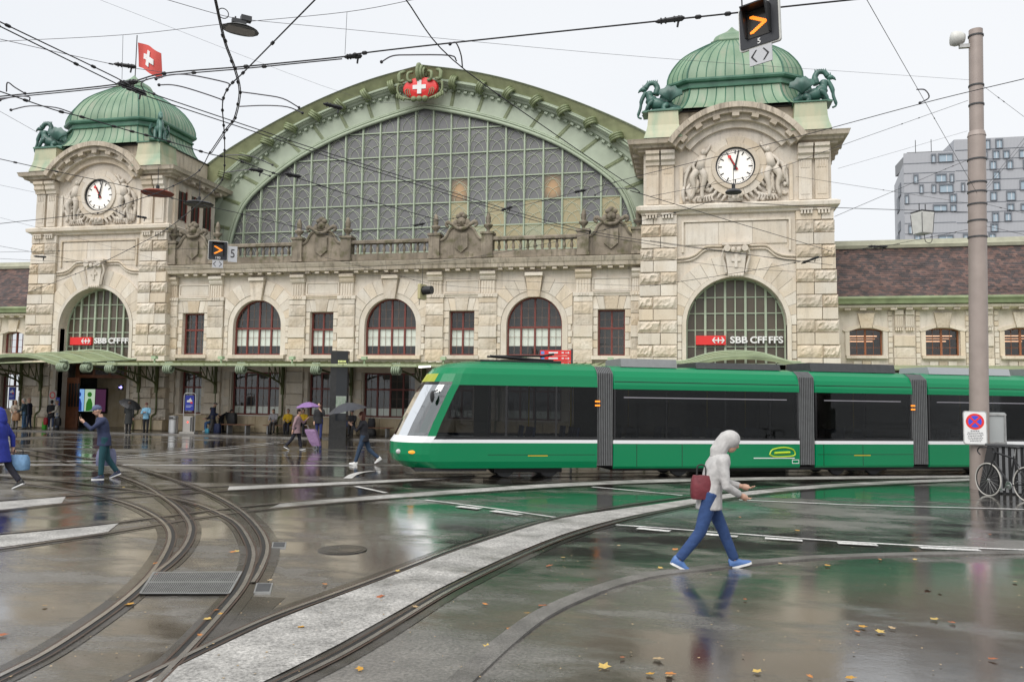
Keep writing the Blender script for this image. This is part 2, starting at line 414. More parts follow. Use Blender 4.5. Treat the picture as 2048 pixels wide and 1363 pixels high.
# ------------------------------------------------------------------ ground
def wet(name, c1, c2, rough_lo=0.06, rough_hi=0.34, lo=0.44, hi=0.60, grain=70.0, bump=0.6, spec=0.5, scale=0.55, coat=0.0):
    """wet road surface: dark glossy water film breaking into paler, grainy, rougher patches"""
    m, n, b = newmat(name)
    g = N(n, 'ShaderNodeNewGeometry')
    def noise(sc, det, ro=0.5, vec=None):
        z = N(n, 'ShaderNodeTexNoise'); z.inputs['Scale'].default_value = sc; z.inputs['Detail'].default_value = det; z.inputs['Roughness'].default_value = ro
        L(n, vec or g.outputs['Position'], z.inputs['Vector']); return z
    mp = N(n, 'ShaderNodeMapping'); mp.inputs['Scale'].default_value = (0.45, 1.0, 1.0); mp.inputs['Rotation'].default_value = (0, 0, R(-22)); L(n, g.outputs['Position'], mp.inputs[0])
    z1 = noise(scale, 9, 0.62, mp.outputs[0]); z2 = noise(2.3, 6); z3 = noise(grain, 4, 0.7); z4 = noise(2.6, 2); z5 = noise(0.16, 3)
    mk0 = N(n, 'ShaderNodeMath', operation='MULTIPLY_ADD'); mk0.inputs[1].default_value = 0.45; L(n, z5.outputs['Fac'], mk0.inputs[0])
    mk1 = N(n, 'ShaderNodeMath', operation='MULTIPLY'); mk1.inputs[1].default_value = 0.62; L(n, z1.outputs['Fac'], mk1.inputs[0]); L(n, mk1.outputs[0], mk0.inputs[2])
    mk = N(n, 'ShaderNodeMapRange', interpolation_type='SMOOTHSTEP'); mk.inputs[1].default_value = lo; mk.inputs[2].default_value = hi; L(n, mk0.outputs[0], mk.inputs[0])
    col = N(n, 'ShaderNodeMix', data_type='RGBA'); col.inputs[6].default_value = (*c1, 1); col.inputs[7].default_value = (*c2, 1); L(n, mk.outputs[0], col.inputs[0])
    gr = N(n, 'ShaderNodeMapRange'); gr.inputs[1].default_value = 0.32; gr.inputs[2].default_value = 0.7; gr.inputs[3].default_value = 0.45; gr.inputs[4].default_value = 1.75; L(n, z3.outputs['Fac'], gr.inputs[0])
    v2 = N(n, 'ShaderNodeMapRange'); v2.inputs[1].default_value = 0.3; v2.inputs[2].default_value = 0.7; v2.inputs[3].default_value = 0.7; v2.inputs[4].default_value = 1.25; L(n, z2.outputs['Fac'], v2.inputs[0])
    mm = N(n, 'ShaderNodeMath', operation='MULTIPLY'); L(n, gr.outputs[0], mm.inputs[0]); L(n, v2.outputs[0], mm.inputs[1])
    hv = N(n, 'ShaderNodeHueSaturation'); L(n, col.outputs[2], hv.inputs['Color']); L(n, mm.outputs[0], hv.inputs['Value']); L(n, hv.outputs[0], b.inputs['Base Color'])
    rm = N(n, 'ShaderNodeMapRange'); rm.inputs[3].default_value = rough_lo; rm.inputs[4].default_value = rough_hi; L(n, mk.outputs[0], rm.inputs[0])
    rj = N(n, 'ShaderNodeMath', operation='MULTIPLY_ADD'); rj.inputs[1].default_value = 0.16; L(n, z2.outputs['Fac'], rj.inputs[0]); L(n, rm.outputs[0], rj.inputs[2])
    ro = N(n, 'ShaderNodeMath', operation='SUBTRACT'); ro.inputs[1].default_value = 0.05; ro.use_clamp = True; L(n, rj.outputs[0], ro.inputs[0]); L(n, ro.outputs[0], b.inputs['Roughness'])
    bs = N(n, 'ShaderNodeMapRange'); bs.inputs[3].default_value = bump*0.12; bs.inputs[4].default_value = bump; L(n, mk.outputs[0], bs.inputs[0])
    u1 = N(n, 'ShaderNodeBump'); u1.inputs['Distance'].default_value = 0.006; L(n, bs.outputs[0], u1.inputs['Strength']); L(n, z3.outputs['Fac'], u1.inputs['Height'])
    u2 = N(n, 'ShaderNodeBump'); u2.inputs['Distance'].default_value = 0.006; u2.inputs['Strength'].default_value = 0.25
    L(n, z4.outputs['Fac'], u2.inputs['Height']); L(n, u1.outputs[0], u2.inputs['Normal']); L(n, u2.outputs[0], b.inputs['Normal'])
    b.inputs['Specular IOR Level'].default_value = spec
    if coat:
        cw = N(n, 'ShaderNodeMapRange'); cw.inputs[3].default_value = coat; cw.inputs[4].default_value = coat*0.45; L(n, mk.outputs[0], cw.inputs[0]); L(n, cw.outputs[0], b.inputs['Coat Weight'])
        cr_ = N(n, 'ShaderNodeMapRange'); cr_.inputs[3].default_value = 0.05; cr_.inputs[4].default_value = 0.22; L(n, mk.outputs[0], cr_.inputs[0]); L(n, cr_.outputs[0], b.inputs['Coat Roughness'])
        b.inputs['Coat IOR'].default_value = 1.33; L(n, u2.outputs[0], b.inputs['Coat Normal'])
    return m
ASPH = wet('wet_asphalt', (0.034,0.029,0.024), (0.140,0.130,0.117), 0.09, 0.34, 0.50, 0.66, grain=30, bump=0.9, spec=0.85, scale=0.95, coat=1.0)
ASPH_D = wet('wet_bitumen_joint', (0.020,0.017,0.014), (0.060,0.053,0.046), 0.10, 0.34, 0.52, 0.66, bump=0.6, spec=0.75)
PAVE = wet('wet_pavement', (0.045,0.040,0.036), (0.10,0.09,0.08), 0.12, 0.4, 0.5, 0.65)
CONC = wet('wet_pale_concrete', (0.12,0.115,0.10), (0.33,0.32,0.30), 0.25, 0.6, 0.36, 0.56, grain=36, bump=1.0, scale=0.9)
KERB = wet('kerb_granite', (0.06,0.054,0.047), (0.145,0.137,0.125), 0.15, 0.45, 0.38, 0.58, scale=0.9)
LINE = wet('road_marking_paint', (0.24,0.23,0.21), (0.58,0.57,0.55), 0.2, 0.45, 0.36, 0.54, grain=40, scale=1.1)
RAIL = plain('rail_steel', (0.48,0.45,0.42), 0.22, metal=0.85, var=0.25, scale=2.5)
RUSTR = plain('rail_rust', (0.085,0.05,0.034), 0.4, metal=0.3, var=0.4, scale=3)
GROOVE = plain('rail_groove', (0.008,0.007,0.006), 0.5)

g = MB().add([(-1500,-600,0),(1500,-600,0),(1500,1500,0),(-1500,1500,0)], [(0,1,2,3)])
struct(g.build('ground', ASPH, fix=False))
# pavement in front of the station with its kerb
pv = MB().prismz([(-80,-3.6),(60,-3.6),(60,12),(-80,12)], 0.0, 0.06)
struct(pv.build('pavement', PAVE))
kb = MB()
kb.box(-80,60,-3.72,-3.604,0,0.065)
struct(kb.build('pavement_kerb', KERB))

def ribbon(mb, pts, a, b, z):
    P = [Vector((p[0], p[1])) for p in pts]
    rows = []
    for i, p in enumerate(P):
        t = (P[min(i+1, len(P)-1)] - P[max(i-1, 0)]).normalized(); nn = Vector((-t.y, t.x))
        q, r_ = p + nn*a, p + nn*b
        rows.append([(q.x, q.y, z), (r_.x, r_.y, z)])
    return mb.grid(rows)
def curve(px, k=6):
    return [(v.x, v.y) for v in catmull([gp(*p) for p in px], k)]
def smoothline(pts, it=2):
    P = [Vector(p) for p in pts]
    for _ in range(it):
        P = [P[0]] + [(P[i-1] + P[i]*2 + P[i+1])/4 for i in range(1, len(P)-1)] + [P[-1]]
    return [(p.x, p.y) for p in P]
def extend(pts, d0=0, d1=0):
    P = [Vector(p) for p in pts]
    if d0: P.insert(0, P[0] + (P[0]-P[1]).normalized()*d0)
    if d1: P.append(P[-1] + (P[-1]-P[-2]).normalized()*d1)
    return [(p.x, p.y) for p in P]
def rail(parent, pts, side=1, zb=0.004):
    """grooved street rail: running head, groove, guard lip, dark joint each side"""
    w_ = MB(); ribbon(w_, pts, -0.17, 0.17, zb); w_.build('joint_fill', ASPH_D, parent, fix=False)
    o = MB(); ribbon(o, pts, -0.024, 0.024, zb+0.012).mat(1)
    ribbon(o, pts, side*0.026, side*0.074, zb+0.006).mat(2)
    ribbon(o, pts, side*0.076, side*0.096, zb+0.011)
    ribbon(o, pts, -side*0.030, -side*0.052, zb+0.009)
    return o.build('rail', [RAIL, GROOVE, RUSTR], parent, fix=False)
def track(label):
    t = thing('tram_track', None, None); t['kind'] = 'structure'; t['label'] = label; return t

# track curving from the pale strip in the foreground to the right
tA = track('tram track with pale concrete strip curving to the right')
rA1 = curve([(370,1314),(521,1242),(662,1190),(798,1140),(890,1103.5),(1000,1068),(1121,1033),(1300,1003),(1506,978),(1713,962),(1944,955)])
rA2 = curve([(588,1358),(706,1299),(835,1220),(900,1181),(1011,1126),(1121,1078),(1214,1049),(1306,1026),(1506,990),(1713,972),(1944,962)])
rA1 = smoothline(extend(rA1, 1.6, 14), 6); rA2 = smoothline(extend(rA2, 4, 14), 6)
def between(a, b, ta, tb, k=60):
    def rs(p):
        P = [Vector(q) for q in p]; d = [0]
        for i in range(1, len(P)): d.append(d[-1] + (P[i]-P[i-1]).length)
        o = []
        for j in range(k+1):
            t = d[-1]*j/k; i = 0
            while i < len(d)-2 and d[i+1] < t: i += 1
            u = (t-d[i])/max(1e-9, d[i+1]-d[i]); o.append(P[i].lerp(P[i+1], u))
        return o
    A, B = rs(a), rs(b)
    return [[(*A[i].lerp(B[i], ta),), (*A[i].lerp(B[i], tb),)] for i in range(k+1)]
def strip(mat, rows, z, parent, name='concrete_strip'):
    o = MB().grid([[(a[0], a[1], z), (b[0], b[1], z)] for a, b in rows])
    return o.build(name, mat, parent, fix=False)
rA1b = smoothline(extend(curve([(370,1314),(521,1242),(662,1190),(798,1140),(890,1103.5),(1000,1068),(1121,1033),(1300,1009),(1506,980),(1713,964),(1944,956)]), 4, 14), 4)
strip(CONC, between(rA1b, rA2, 0.10, 0.86), 0.0125, tA)
rail(tA, rA1[:], -1); rail(tA, rA2, 1)
# the two curves that join beside the drain grate
tB = track('sharply curved outer tram track joining at the switch')
ra = curve([(-160,940),(20,954),(123,962),(205,972),(273,980.5),(320,991),(390,1007),(440,1027),(477,1048),(499,1081),(508,1111),(495,1155),(473,1192),(388,1288),(348,1329)])
rb = curve([(-160,948),(20,965),(102,974),(184,989),(236,1001),(287,1019.5),(326,1044),(340,1069),(332,1101),(299,1152),(244,1203),(171,1255),(86,1310),(0,1353)])
ra = smoothline(extend(ra, 10, 4), 5); rb = smoothline(extend(rb, 10, 4), 5)
rail(tB, ra, -1, 0.0045); rail(tB, rb, 1, 0.0048)
tC = track('inner curved tram track crossing towards the facade')
rc = curve([(-160,882),(37,905),(102.5,917),(164,931),(225.6,947.7),(287,970),(322,992),(349,1011),(369,1032),(381,1055),(372,1088),(342,1122),(310,1146)])
rd = curve([(-160,874),(41,896),(123,909),(185,918),(246,931),(308,946),(390,974),(435,993),(484,1022),(521,1059),(536,1096),(521,1140),(505,1166)])
rc = smoothline(extend(rc, 8), 5); rd = smoothline(extend(rd, 8), 5)
rail(tC, rc, 1, 0.0051); rail(tC, rd, -1, 0.0054)
# through track in front of the tram
tD = track('straight tram track with pale strip passing in front of the tram')
lo1 = smoothline(extend(curve([(0,1070),(230,1048),(505,1011),(870,982),(1195,962),(1500,954),(1944,950)]), 10, 14), 6)
lo2 = smoothline(extend(curve([(0,1095),(230,1063),(505,1019),(870,990),(1195,969),(1500,960),(1944,955)]), 10, 14), 6)
up1 = smoothline(extend(curve([(0,1003),(200,988),(420,974),(650,965),(850,956),(950,950.5)]), 10, 0), 6)
up2 = smoothline(extend(curve([(0,1020),(200,998),(420,982),(650,971),(850,960.5),(950,954)]), 10, 0), 6)
rows = between(lo1, lo2, -0.05, 1.05, 90)
# strip is interrupted where the curves cross it
def cross_gap(r):
    p = Vector(r[0]).lerp(Vector(r[1]), 0.5); return any((p-Vector(q)).length < 0.55 for q in ra[::3]+rb[::3]+rc[::3]+rd[::3])
def gap_strips(rows, z, parent):
    seg = []
    for r in rows:
        x = r[0][0]
        if cross_gap(r):
            if len(seg) > 1: strip(CONC, seg, z, parent)
            seg = []
        else: seg.append(r)
    if len(seg) > 1: strip(CONC, seg, z, parent)
gap_strips(between(lo1, lo2, 0.02, 0.98, 120), 0.0085, tD)
mid = lambda a, b, t: [(p[0][0], p[0][1]) for p in between(a, b, t, t)]
rail(tD, mid(lo1, lo2, -0.12), -1, 0.0038); rail(tD, mid(lo1, lo2, 1.12), 1, 0.0036)
tE = track('tram track with pale strip running under the green tram')
gap_strips(between(up1, up2, 0.02, 0.98, 80), 0.0088, tE)
# rails below the tram itself (TRAM_O / TRAM_D are the tram's near corner line)
TRAM_O = Vector((-6.12, -21.08)); TRAM_D = Vector((0.90754, 0.419966)); TRAM_N = Vector((-0.419966, 0.90754))
for off, sd_ in ((0.62, -1), (1.68, 1)):
    pts = [tuple(TRAM_O + TRAM_D*s_ + TRAM_N*off) for s_ in (-1, 6, 12, 20, 32)]
    pre = [tuple(Vector(p)) for p in (up1 if off > 1 else up2)]
    rail(tE, pts, sd_, 0.003)
rail(tE, mid(up1, up2, -0.12), -1, 0.0034); rail(tE, mid(up1, up2, 1.12), 1, 0.0032)

# ---- road markings
def marking(label, rows):
    o = MB()
    for r in rows: o.grid(r)
    ob = o.build('road_marking', LINE, None, fix=False); ob['label'] = label; return struct(ob)
def pline(px, wd, z=0.0062):
    P = [gp(*p) for p in px]; mb = MB(); ribbon(mb, [(p.x, p.y) for p in P], -wd/2, wd/2, z)
    return mb
def pmark(label, lines, z=0.0095):
    o = MB()
    for px, wd in lines:
        P = [gp(*p) for p in px]; ribbon(o, [(p.x, p.y) for p in P], -wd/2, wd/2, z)
    ob = o.build('road_marking', LINE, None, fix=False); ob['label'] = label; struct(ob)
pmark('long solid white line across the square', [([(-200,925),(0,929),(300,929.5),(706,931)], 0.16)])
pmark('second white line beside the long solid line', [([(-100,921),(60,921.5),(230,922)], 0.14)], 0.0093)
pmark('pair of thin white lines slanting towards the stele', [([(170,917),(300,908),(430,896),(560,883.5)], 0.09), ([(190,919),(310,911),(440,899),(575,884.5)], 0.09)], 0.0091)
pmark('thin white line in front of the umbrella walker', [([(450,909),(600,912),(704,915.5)], 0.07)])
pmark('white edge line on the lane in front of the tram', [([(1184,974),(1275,982),(1365,991)], 0.10)], 0.0155)
pmark('white lane line with broken dashes left of the strip', [([(850,1000),(900,1006),(1000,1019),(1110,1035)], 0.09), ([(915,1013),(960,1018)], 0.2), ([(985,1022),(1040,1030)], 0.2)], 0.0157)
pmark('broken white lane line crossing the wet asphalt', [([(1232,1050),(1300,1055),(1500,1070),(1672,1083),(1837,1092),(2060,1101)], 0.085),
    ([(1275,1057),(1340,1063)], 0.17), ([(1400,1068),(1475,1074)], 0.17), ([(1530,1077),(1605,1082)], 0.17), ([(1675,1086.5),(1755,1091)], 0.17), ([(1840,1096),(1960,1101)], 0.17)], 0.0159)
pmark('white line from the strip to the bicycle', [([(1478,1000),(1700,1010),(2048,1019),(2200,1022)], 0.09)], 0.0161)
pmark('short curved white arrow mark near the tram nose', [([(695,957),(705,950),(720,945),(745,942)], 0.22), ([(712,973),(745,980),(772,986)], 0.12)], 0.0163)
# flush granite kerb curving through the foreground
kc = smoothline(curve([(880,1400),(930,1355),(1020,1275),(1110,1214),(1260,1158),(1400,1138),(1600,1117),(1800,1109),(2048,1106),(2300,1104)]), 4)
km = MB(); ribbon(km, kc, -0.10, 0.10, 0.02); [km.grid([[(q[j][0],q[j][1],0.02),(q[j][0],q[j][1],0.0)] for q in [[ (Vector(kc[i])+Vector((-(Vector(kc[min(i+1,len(kc)-1)])-Vector(kc[max(i-1,0)])).normalized().y,(Vector(kc[min(i+1,len(kc)-1)])-Vector(kc[max(i-1,0)])).normalized().x))*s_) for s_ in (-.10,.10)] for i in range(len(kc))]]) for j in (0,1)]
rows_ = []
P_ = [Vector(p) for p in kc]
struct(km.build('kerb_line', KERB, None, fix=False))
# asphalt repair patches: slightly different wet tone with straight seams
def patch(px, mat, z, label):
    P = [gp(*p) for p in px]; o = MB().add([(p.x, p.y, z) for p in P], [list(range(len(P)))])
    ob = o.build('asphalt_patch', mat, None, fix=False); ob['label'] = label; struct(ob)
patch([(300,1380),(395,1285),(470,1190),(570,1195),(520,1240),(420,1290)], ASPH_D, 0.0022, 'dark bitumen patch between the merging rails')
# drain grate: frame, bars, and small covers
gr_ = thing('drain_grate', 'steel drain grate of parallel bars between the curved rails', 'drain grate', tuple(gp(383,1168)), local=False)
A_, B_, C_, D_ = [gp(*p) for p in ((308,1147),(483,1146),(458,1190),(280,1190))]
MB().add([(p.x, p.y, 0.010) for p in (A_, B_, C_, D_)], [(0,1,2,3)]).build('pit', GROOVE, gr_, fix=False)
gm = MB()
nb = 44
bars = MB()
for i in range(nb):
    t0, t1 = (i+0.12)/nb, (i+0.62)/nb
    q = [A_.lerp(B_, t0), A_.lerp(B_, t1), D_.lerp(C_, t1), D_.lerp(C_, t0)]
    bars.add([(p.x, p.y, 0.020) for p in q], [(0,1,2,3)])
b_ = bars.build('grate_bars', STEEL_D, gr_, fix=False); b_['kind'] = 'stuff'
fr_ = MB()
for t0, t1 in ((-0.01,0.03),(0.47,0.53),(0.97,1.01)):
    q = [A_.lerp(D_, t0), B_.lerp(C_, t0), B_.lerp(C_, t1), A_.lerp(D_, t1)]
    fr_.add([(p.x, p.y, 0.024) for p in q], [(0,1,2,3)])
for t0, t1 in ((-0.012,0.012),(0.988,1.012)):
    q = [A_.lerp(B_, t0), A_.lerp(B_, t1), D_.lerp(C_, t1), D_.lerp(C_, t0)]
    fr_.add([(p.x, p.y, 0.026) for p in q], [(0,1,2,3)])
fr_.build('grate_frame', STEEL_D, gr_, fix=False)
def cover(px, label):
    P = [gp(*p) for p in px]; c = sum(P, Vector())/4
    t = thing('cover_plate', label, 'cover plate', (c.x, c.y, 0))
    MB().prismz([(p.x, p.y) for p in P], 0.0, 0.014).build('frame', STEEL_D, t)
    I = [c.lerp(p, 0.82) for p in P]
    MB().prismz([(p.x, p.y) for p in I], 0.0142, 0.018).build('plate', DGREY, t)
cover([(545,1085),(573,1085),(571,1096),(543,1096)], 'small square steel plate beside the outer rail bend')
cover([(513,1167),(546,1167),(541,1186),(507,1186)], 'small steel plate right of the drain grate')
pc = gp(685,1099)
md = thing('manhole_cover', 'round iron manhole cover in a shallow puddle', 'manhole cover', (pc.x, pc.y, 0))
MB().lathe([(0.34,0.0),(0.34,0.012),(0.30,0.013)], (pc.x,pc.y,0), 28).build('rim', ASPH_D, md)
MB().lathe([(0.285,0.0135),(0.285,0.017)], (pc.x,pc.y,0), 28).build('lid', ASPH_D, md)
# ------------------------------------------------------------------ station: shared pieces
C0, TD = -15.93, 18.22
def block_mesh(name, rough, seed, mat):
    rg = random.Random(seed); nx, nzz = (9, 4) if rough else (1, 1)
    mb = MB(); V = []
    if rough:
        for k in range(nzz+1):
            for i in range(nx+1):
                bd = k in (0, nzz) or i in (0, nx)
                x = -0.5 + i/nx + (0 if bd else rg.uniform(-.04, .04)); z = -0.5 + k/nzz + (0 if bd else rg.uniform(-.05, .05))
                V.append((x, -0.33 if bd else -0.5 + rg.uniform(0, .11), z))
        fs = [(k*(nx+1)+i, k*(nx+1)+i+1, (k+1)*(nx+1)+i+1, (k+1)*(nx+1)+i) for k in range(nzz) for i in range(nx)]
        n0 = len(V); V += [(-.5,.5,-.5),(.5,.5,-.5),(.5,.5,.5),(-.5,.5,.5)]
        bot = [i for i in range(nx+1)]; top = [nzz*(nx+1)+i for i in range(nx+1)]
        lf = [k*(nx+1) for k in range(nzz+1)]; rt = [k*(nx+1)+nx for k in range(nzz+1)]
        fs += [bot[::-1]+[n0, n0+1], top+[n0+2, n0+3], lf+[n0+3, n0], rt[::-1]+[n0+1, n0+2]]
        mb.add(V, fs)
    else:
        a, c = .485, .46
        V = [(-a,-.5,-c),(a,-.5,-c),(a,-.5,c),(-a,-.5,c),(-.5,-.36,-.5),(.5,-.36,-.5),(.5,-.36,.5),(-.5,-.36,.5),(-.5,.5,-.5),(.5,.5,-.5),(.5,.5,.5),(-.5,.5,.5)]
        fs = [(0,1,2,3)] + [(i, i+4, (i+1) % 4+4, (i+1) % 4) for i in range(4)] + [(i+4, i+8, (i+1) % 4+8, (i+1) % 4+4) for i in range(4)]
        mb.add(V, fs)
    me = mb.mesh(name, mat)
    bm = bmesh.new(); bm.from_mesh(me); bmesh.ops.recalc_face_normals(bm, faces=bm.faces); bm.to_mesh(me); bm.free()
    return me
BR = [block_mesh('rock_block', True, s, S_RO) for s in range(5)]
BS = block_mesh('dressed_block', False, 0, S_SM)
BF = block_mesh('dressed_plinth', False, 0, S_FOOT)
def block(parent, x0, x1, y0, y1, z0, z1, rough, name='stone_block', me=None):
    me = me or (random.choice(BR) if rough else BS); j = 0.012
    fl = -1 if (rough and random.random() < .5) else 1
    o = inst(name, me, parent, ((x0+x1)/2, (y0+y1)/2, (z0+z1)/2), ((x1-x0-j)*1.0, y1-y0, z1-z0-j*1.6))
    return o
def otop(op, dx):
    hw, zs, ri = op[1], op[3], op[4]
    return zs + ri*math.sqrt(max(0, 1-(dx/hw)**2)) if ri else zs
def wallpanel(mb, x0, x1, z0, z1, y0, y1, ops, n=20):
    x = x0
    for op in sorted(ops):
        cx, hw, zb, zs, ri = op
        if cx-hw > x: mb.box(x, cx-hw, y0, y1, z0, z1)
        if zb > z0: mb.box(cx-hw, cx+hw, y0, y1, z0, zb)
        if zs < z1:
            if ri:
                poly = [(cx-hw, z1), (cx-hw, zs)] + [(cx-hw*math.cos(PI*i/n), zs+ri*math.sin(PI*i/n)) for i in range(1, n)] + [(cx+hw, zs), (cx+hw, z1)]
                mb.prism(poly, y0, y1)
            else: mb.box(cx-hw, cx+hw, y0, y1, zs, z1)
        x = cx+hw
    if x < x1: mb.box(x, x1, y0, y1, z0, z1)
def outline(op, inset=0, n=18):
    cx, hw, zb, zs, ri = op; hw -= inset; r2 = ri-inset if ri else 0
    p = [(cx-hw, zb+inset), (cx-hw, zs-(0 if ri else inset))]
    if ri: p += [(cx-hw*math.cos(PI*i/n), zs+r2*math.sin(PI*i/n)) for i in range(1, n)]
    p += [(cx+hw, zs-(0 if ri else inset)), (cx+hw, zb+inset)]
    return p
def frame_ring(mb, op, th, y0, y1):
    a, b = outline(op), outline(op, th); n = len(a)
    for i in range(n):
        j = (i+1) % n
        q = [a[i], a[j], b[j], b[i]]
        mb.add([(x, y0, z) for x, z in q]+[(x, y1, z) for x, z in q], [(0,1,2,3),(7,6,5,4),(0,4,5,1),(1,5,6,2),(2,6,7,3),(3,7,4,0)])
def window(parent, op, y, majors, transoms, mframe, minx=2, minz=(), blinds=(), glass_mat=None, th=0.08, bar=0.045, munt=None, name='window', bmat=None):
    cx, hw, zb, zs, ri = op
    f = MB(); frame_ring(f, op, th, y-0.05, y+0.05)
    for mxo in majors: f.box(cx+mxo-bar, cx+mxo+bar, y-0.045, y+0.045, zb+th*.5, otop(op, mxo)-th*.3)
    for tz in transoms:
        h = hw if tz <= zs or not ri else hw*math.sqrt(max(0, 1-((tz-zs)/ri)**2))
        f.box(cx-h+th*.5, cx+h-th*.5, y-0.055, y+0.04, tz-bar*1.1, tz+bar*1.1)
    wo = f.build(name, mframe, parent)
    xs = [-hw]+list(majors)+[hw]; zl = [zb]+list(transoms)+[None]
    mu = MB()
    for i in range(len(xs)-1):
        for k in range(len(zl)-1):
            a, b = xs[i], xs[i+1]; z0 = zl[k]; z1 = zl[k+1]
            P = [(cx+b, z0), (cx+a, z0)]
            top = [(cx+lerp(a, b, t/6), min(z1 if z1 else 99, otop(op, max(-hw, min(hw, lerp(a, b, t/6)))))) for t in range(7)]
            if max(q[1] for q in top) <= z0+.05: continue
            top = [(x_, max(z_, z0+.001)) for x_, z_ in top]
            MB().add([(x_, y+.012, z_) for x_, z_ in P+top], [list(range(len(P+top)))]).build('pane', glass_mat or GLASS, wo, fix=False)
            for q in range(1, minx):
                xx = lerp(a, b, q/minx); zt = min(z1 if z1 else 99, otop(op, xx)); mu.box(cx+xx-.009, cx+xx+.009, y-.012, y+.009, z0, zt)
    for tz in minz:
        h = hw if tz <= zs or not ri else hw*math.sqrt(max(0, 1-((tz-zs)/ri)**2))
        mu.box(cx-h+.03, cx+h-.03, y-.011, y+.0085, tz-.009, tz+.009)
    if mu.v: mu.build('glazing_bars', munt or mframe, wo)
    for (i, z0, z1) in blinds:
        a, b = xs[i]+.05, xs[i+1]-.05
        MB().box(cx+a, cx+b, y+.06, y+.075, z0, z1).build('blind', bmat or BLIND, wo)
    return wo
def sweep2(mb, path, prof, closed=False):
    """sweep a profile [(out,z)] along a plan polyline; outside is to the right of travel"""
    P = [Vector(p) for p in path]; k = len(P); rows = []
    for i in range(k):
        if closed: a, b = P[i]-P[i-1], P[(i+1) % k]-P[i]
        else:
            a = P[i]-P[i-1] if i else P[1]-P[0]; b = P[i+1]-P[i] if i < k-1 else P[-1]-P[-2]
        a.normalize(); b.normalize()
        na, nb_ = Vector((a.y, -a.x)), Vector((b.y, -b.x)); mt = (na+nb_); mt.normalize(); s = 1/max(.3, mt.dot(na))
        rows.append([(P[i].x+mt.x*s*o, P[i].y+mt.y*s*o, z) for o, z in prof])
    if closed: rows.append(rows[0])
    mb.grid(rows)
    if not closed:
        n = len(prof); mb.add(rows[0], [list(range(n))]); mb.add(rows[-1], [list(range(n-1, -1, -1))])
    return mb
def vous(parent, cx, cz, r0, r1, clip, a0, a1, y0, y1, mat, name='voussoir', gap=0.006, n=3):
    o = MB().arc(cx, cz, r0, r1, a0+gap/r0, a1-gap/r0, y0, y1, n, clip); return o.build(name, mat, parent)

# ------------------------------------------------------------------ front wing between the towers
wing = thing('station_wing', 'low sandstone front wing with arched red framed windows between the clock towers', 'building', (C0, 0, 0))
X0, X1 = C0-13.75, C0+13.75
arch_c = [C0-8.0, C0, C0+8.0]; rect_c = [C0-12.05, C0-4.05, C0+4.05, C0+12.05]
UP = [(c, 1.49, 4.42, 6.06, 1.49) for c in arch_c]; UR = [(c, 0.70, 4.43, 6.82, 0) for c in rect_c]
LO = [(c, 1.49, 1.04, 3.45, 0) for c in arch_c]; LR = [(c, 0.68, 1.04, 3.45, 0) for c in rect_c]
wm = MB(); wallpanel(wm, X0, X1, 3.9, 8.95, 0, .45, UP+UR); wallpanel(wm, X0, X1, 0.06, 3.9, 0, .45, LO+LR)
wm.build('wall', S_WALL, wing)
MB().box(X0, X1, 1.25, 1.3, 0.06, 9.3).build('interior', INT, wing)
MB().box(X0, X1, 0.0, 5.0, 9.3, 9.5).build('roof_slab', DGREY, wing)
for i, op in enumerate(UP):
    bl = [(j, 4.95, 5.9) for j in range(4)]
    window(wing, op, .28, (-.745, 0, .745), (5.93,), RED_F, 2, (5.42, 6.45, 6.95), bl, munt=MUNT)
for i, op in enumerate(UR):
    bl = [(0, 4.95, 5.82), (1, 4.95, 5.82)] if i in (1, 2) else ()
    window(wing, op, .28, (0,), (5.86,), RED_F, 2, (4.92, 5.38, 6.32), bl, munt=MUNT)
for i, op in enumerate(LO):
    window(wing, op, .28, (-.745, 0, .745), (2.55,), RED_F, 2, (1.55, 2.05, 3.0), [(j, 1.1, 1.52) for j in range(4)], munt=MUNT)
for i, op in enumerate(LR):
    window(wing, op, .28, (0,), (2.55,), RED_F, 2, (1.6, 2.08, 3.0), [(0, 1.1, 2.5), (1, 1.1, 2.5)] if i == 0 else [(0, 1.1, 1.5), (1, 1.1, 1.5)], munt=MUNT, bmat=BLIND if i else plain('frosted_pane', (.25,.29,.27), .4))
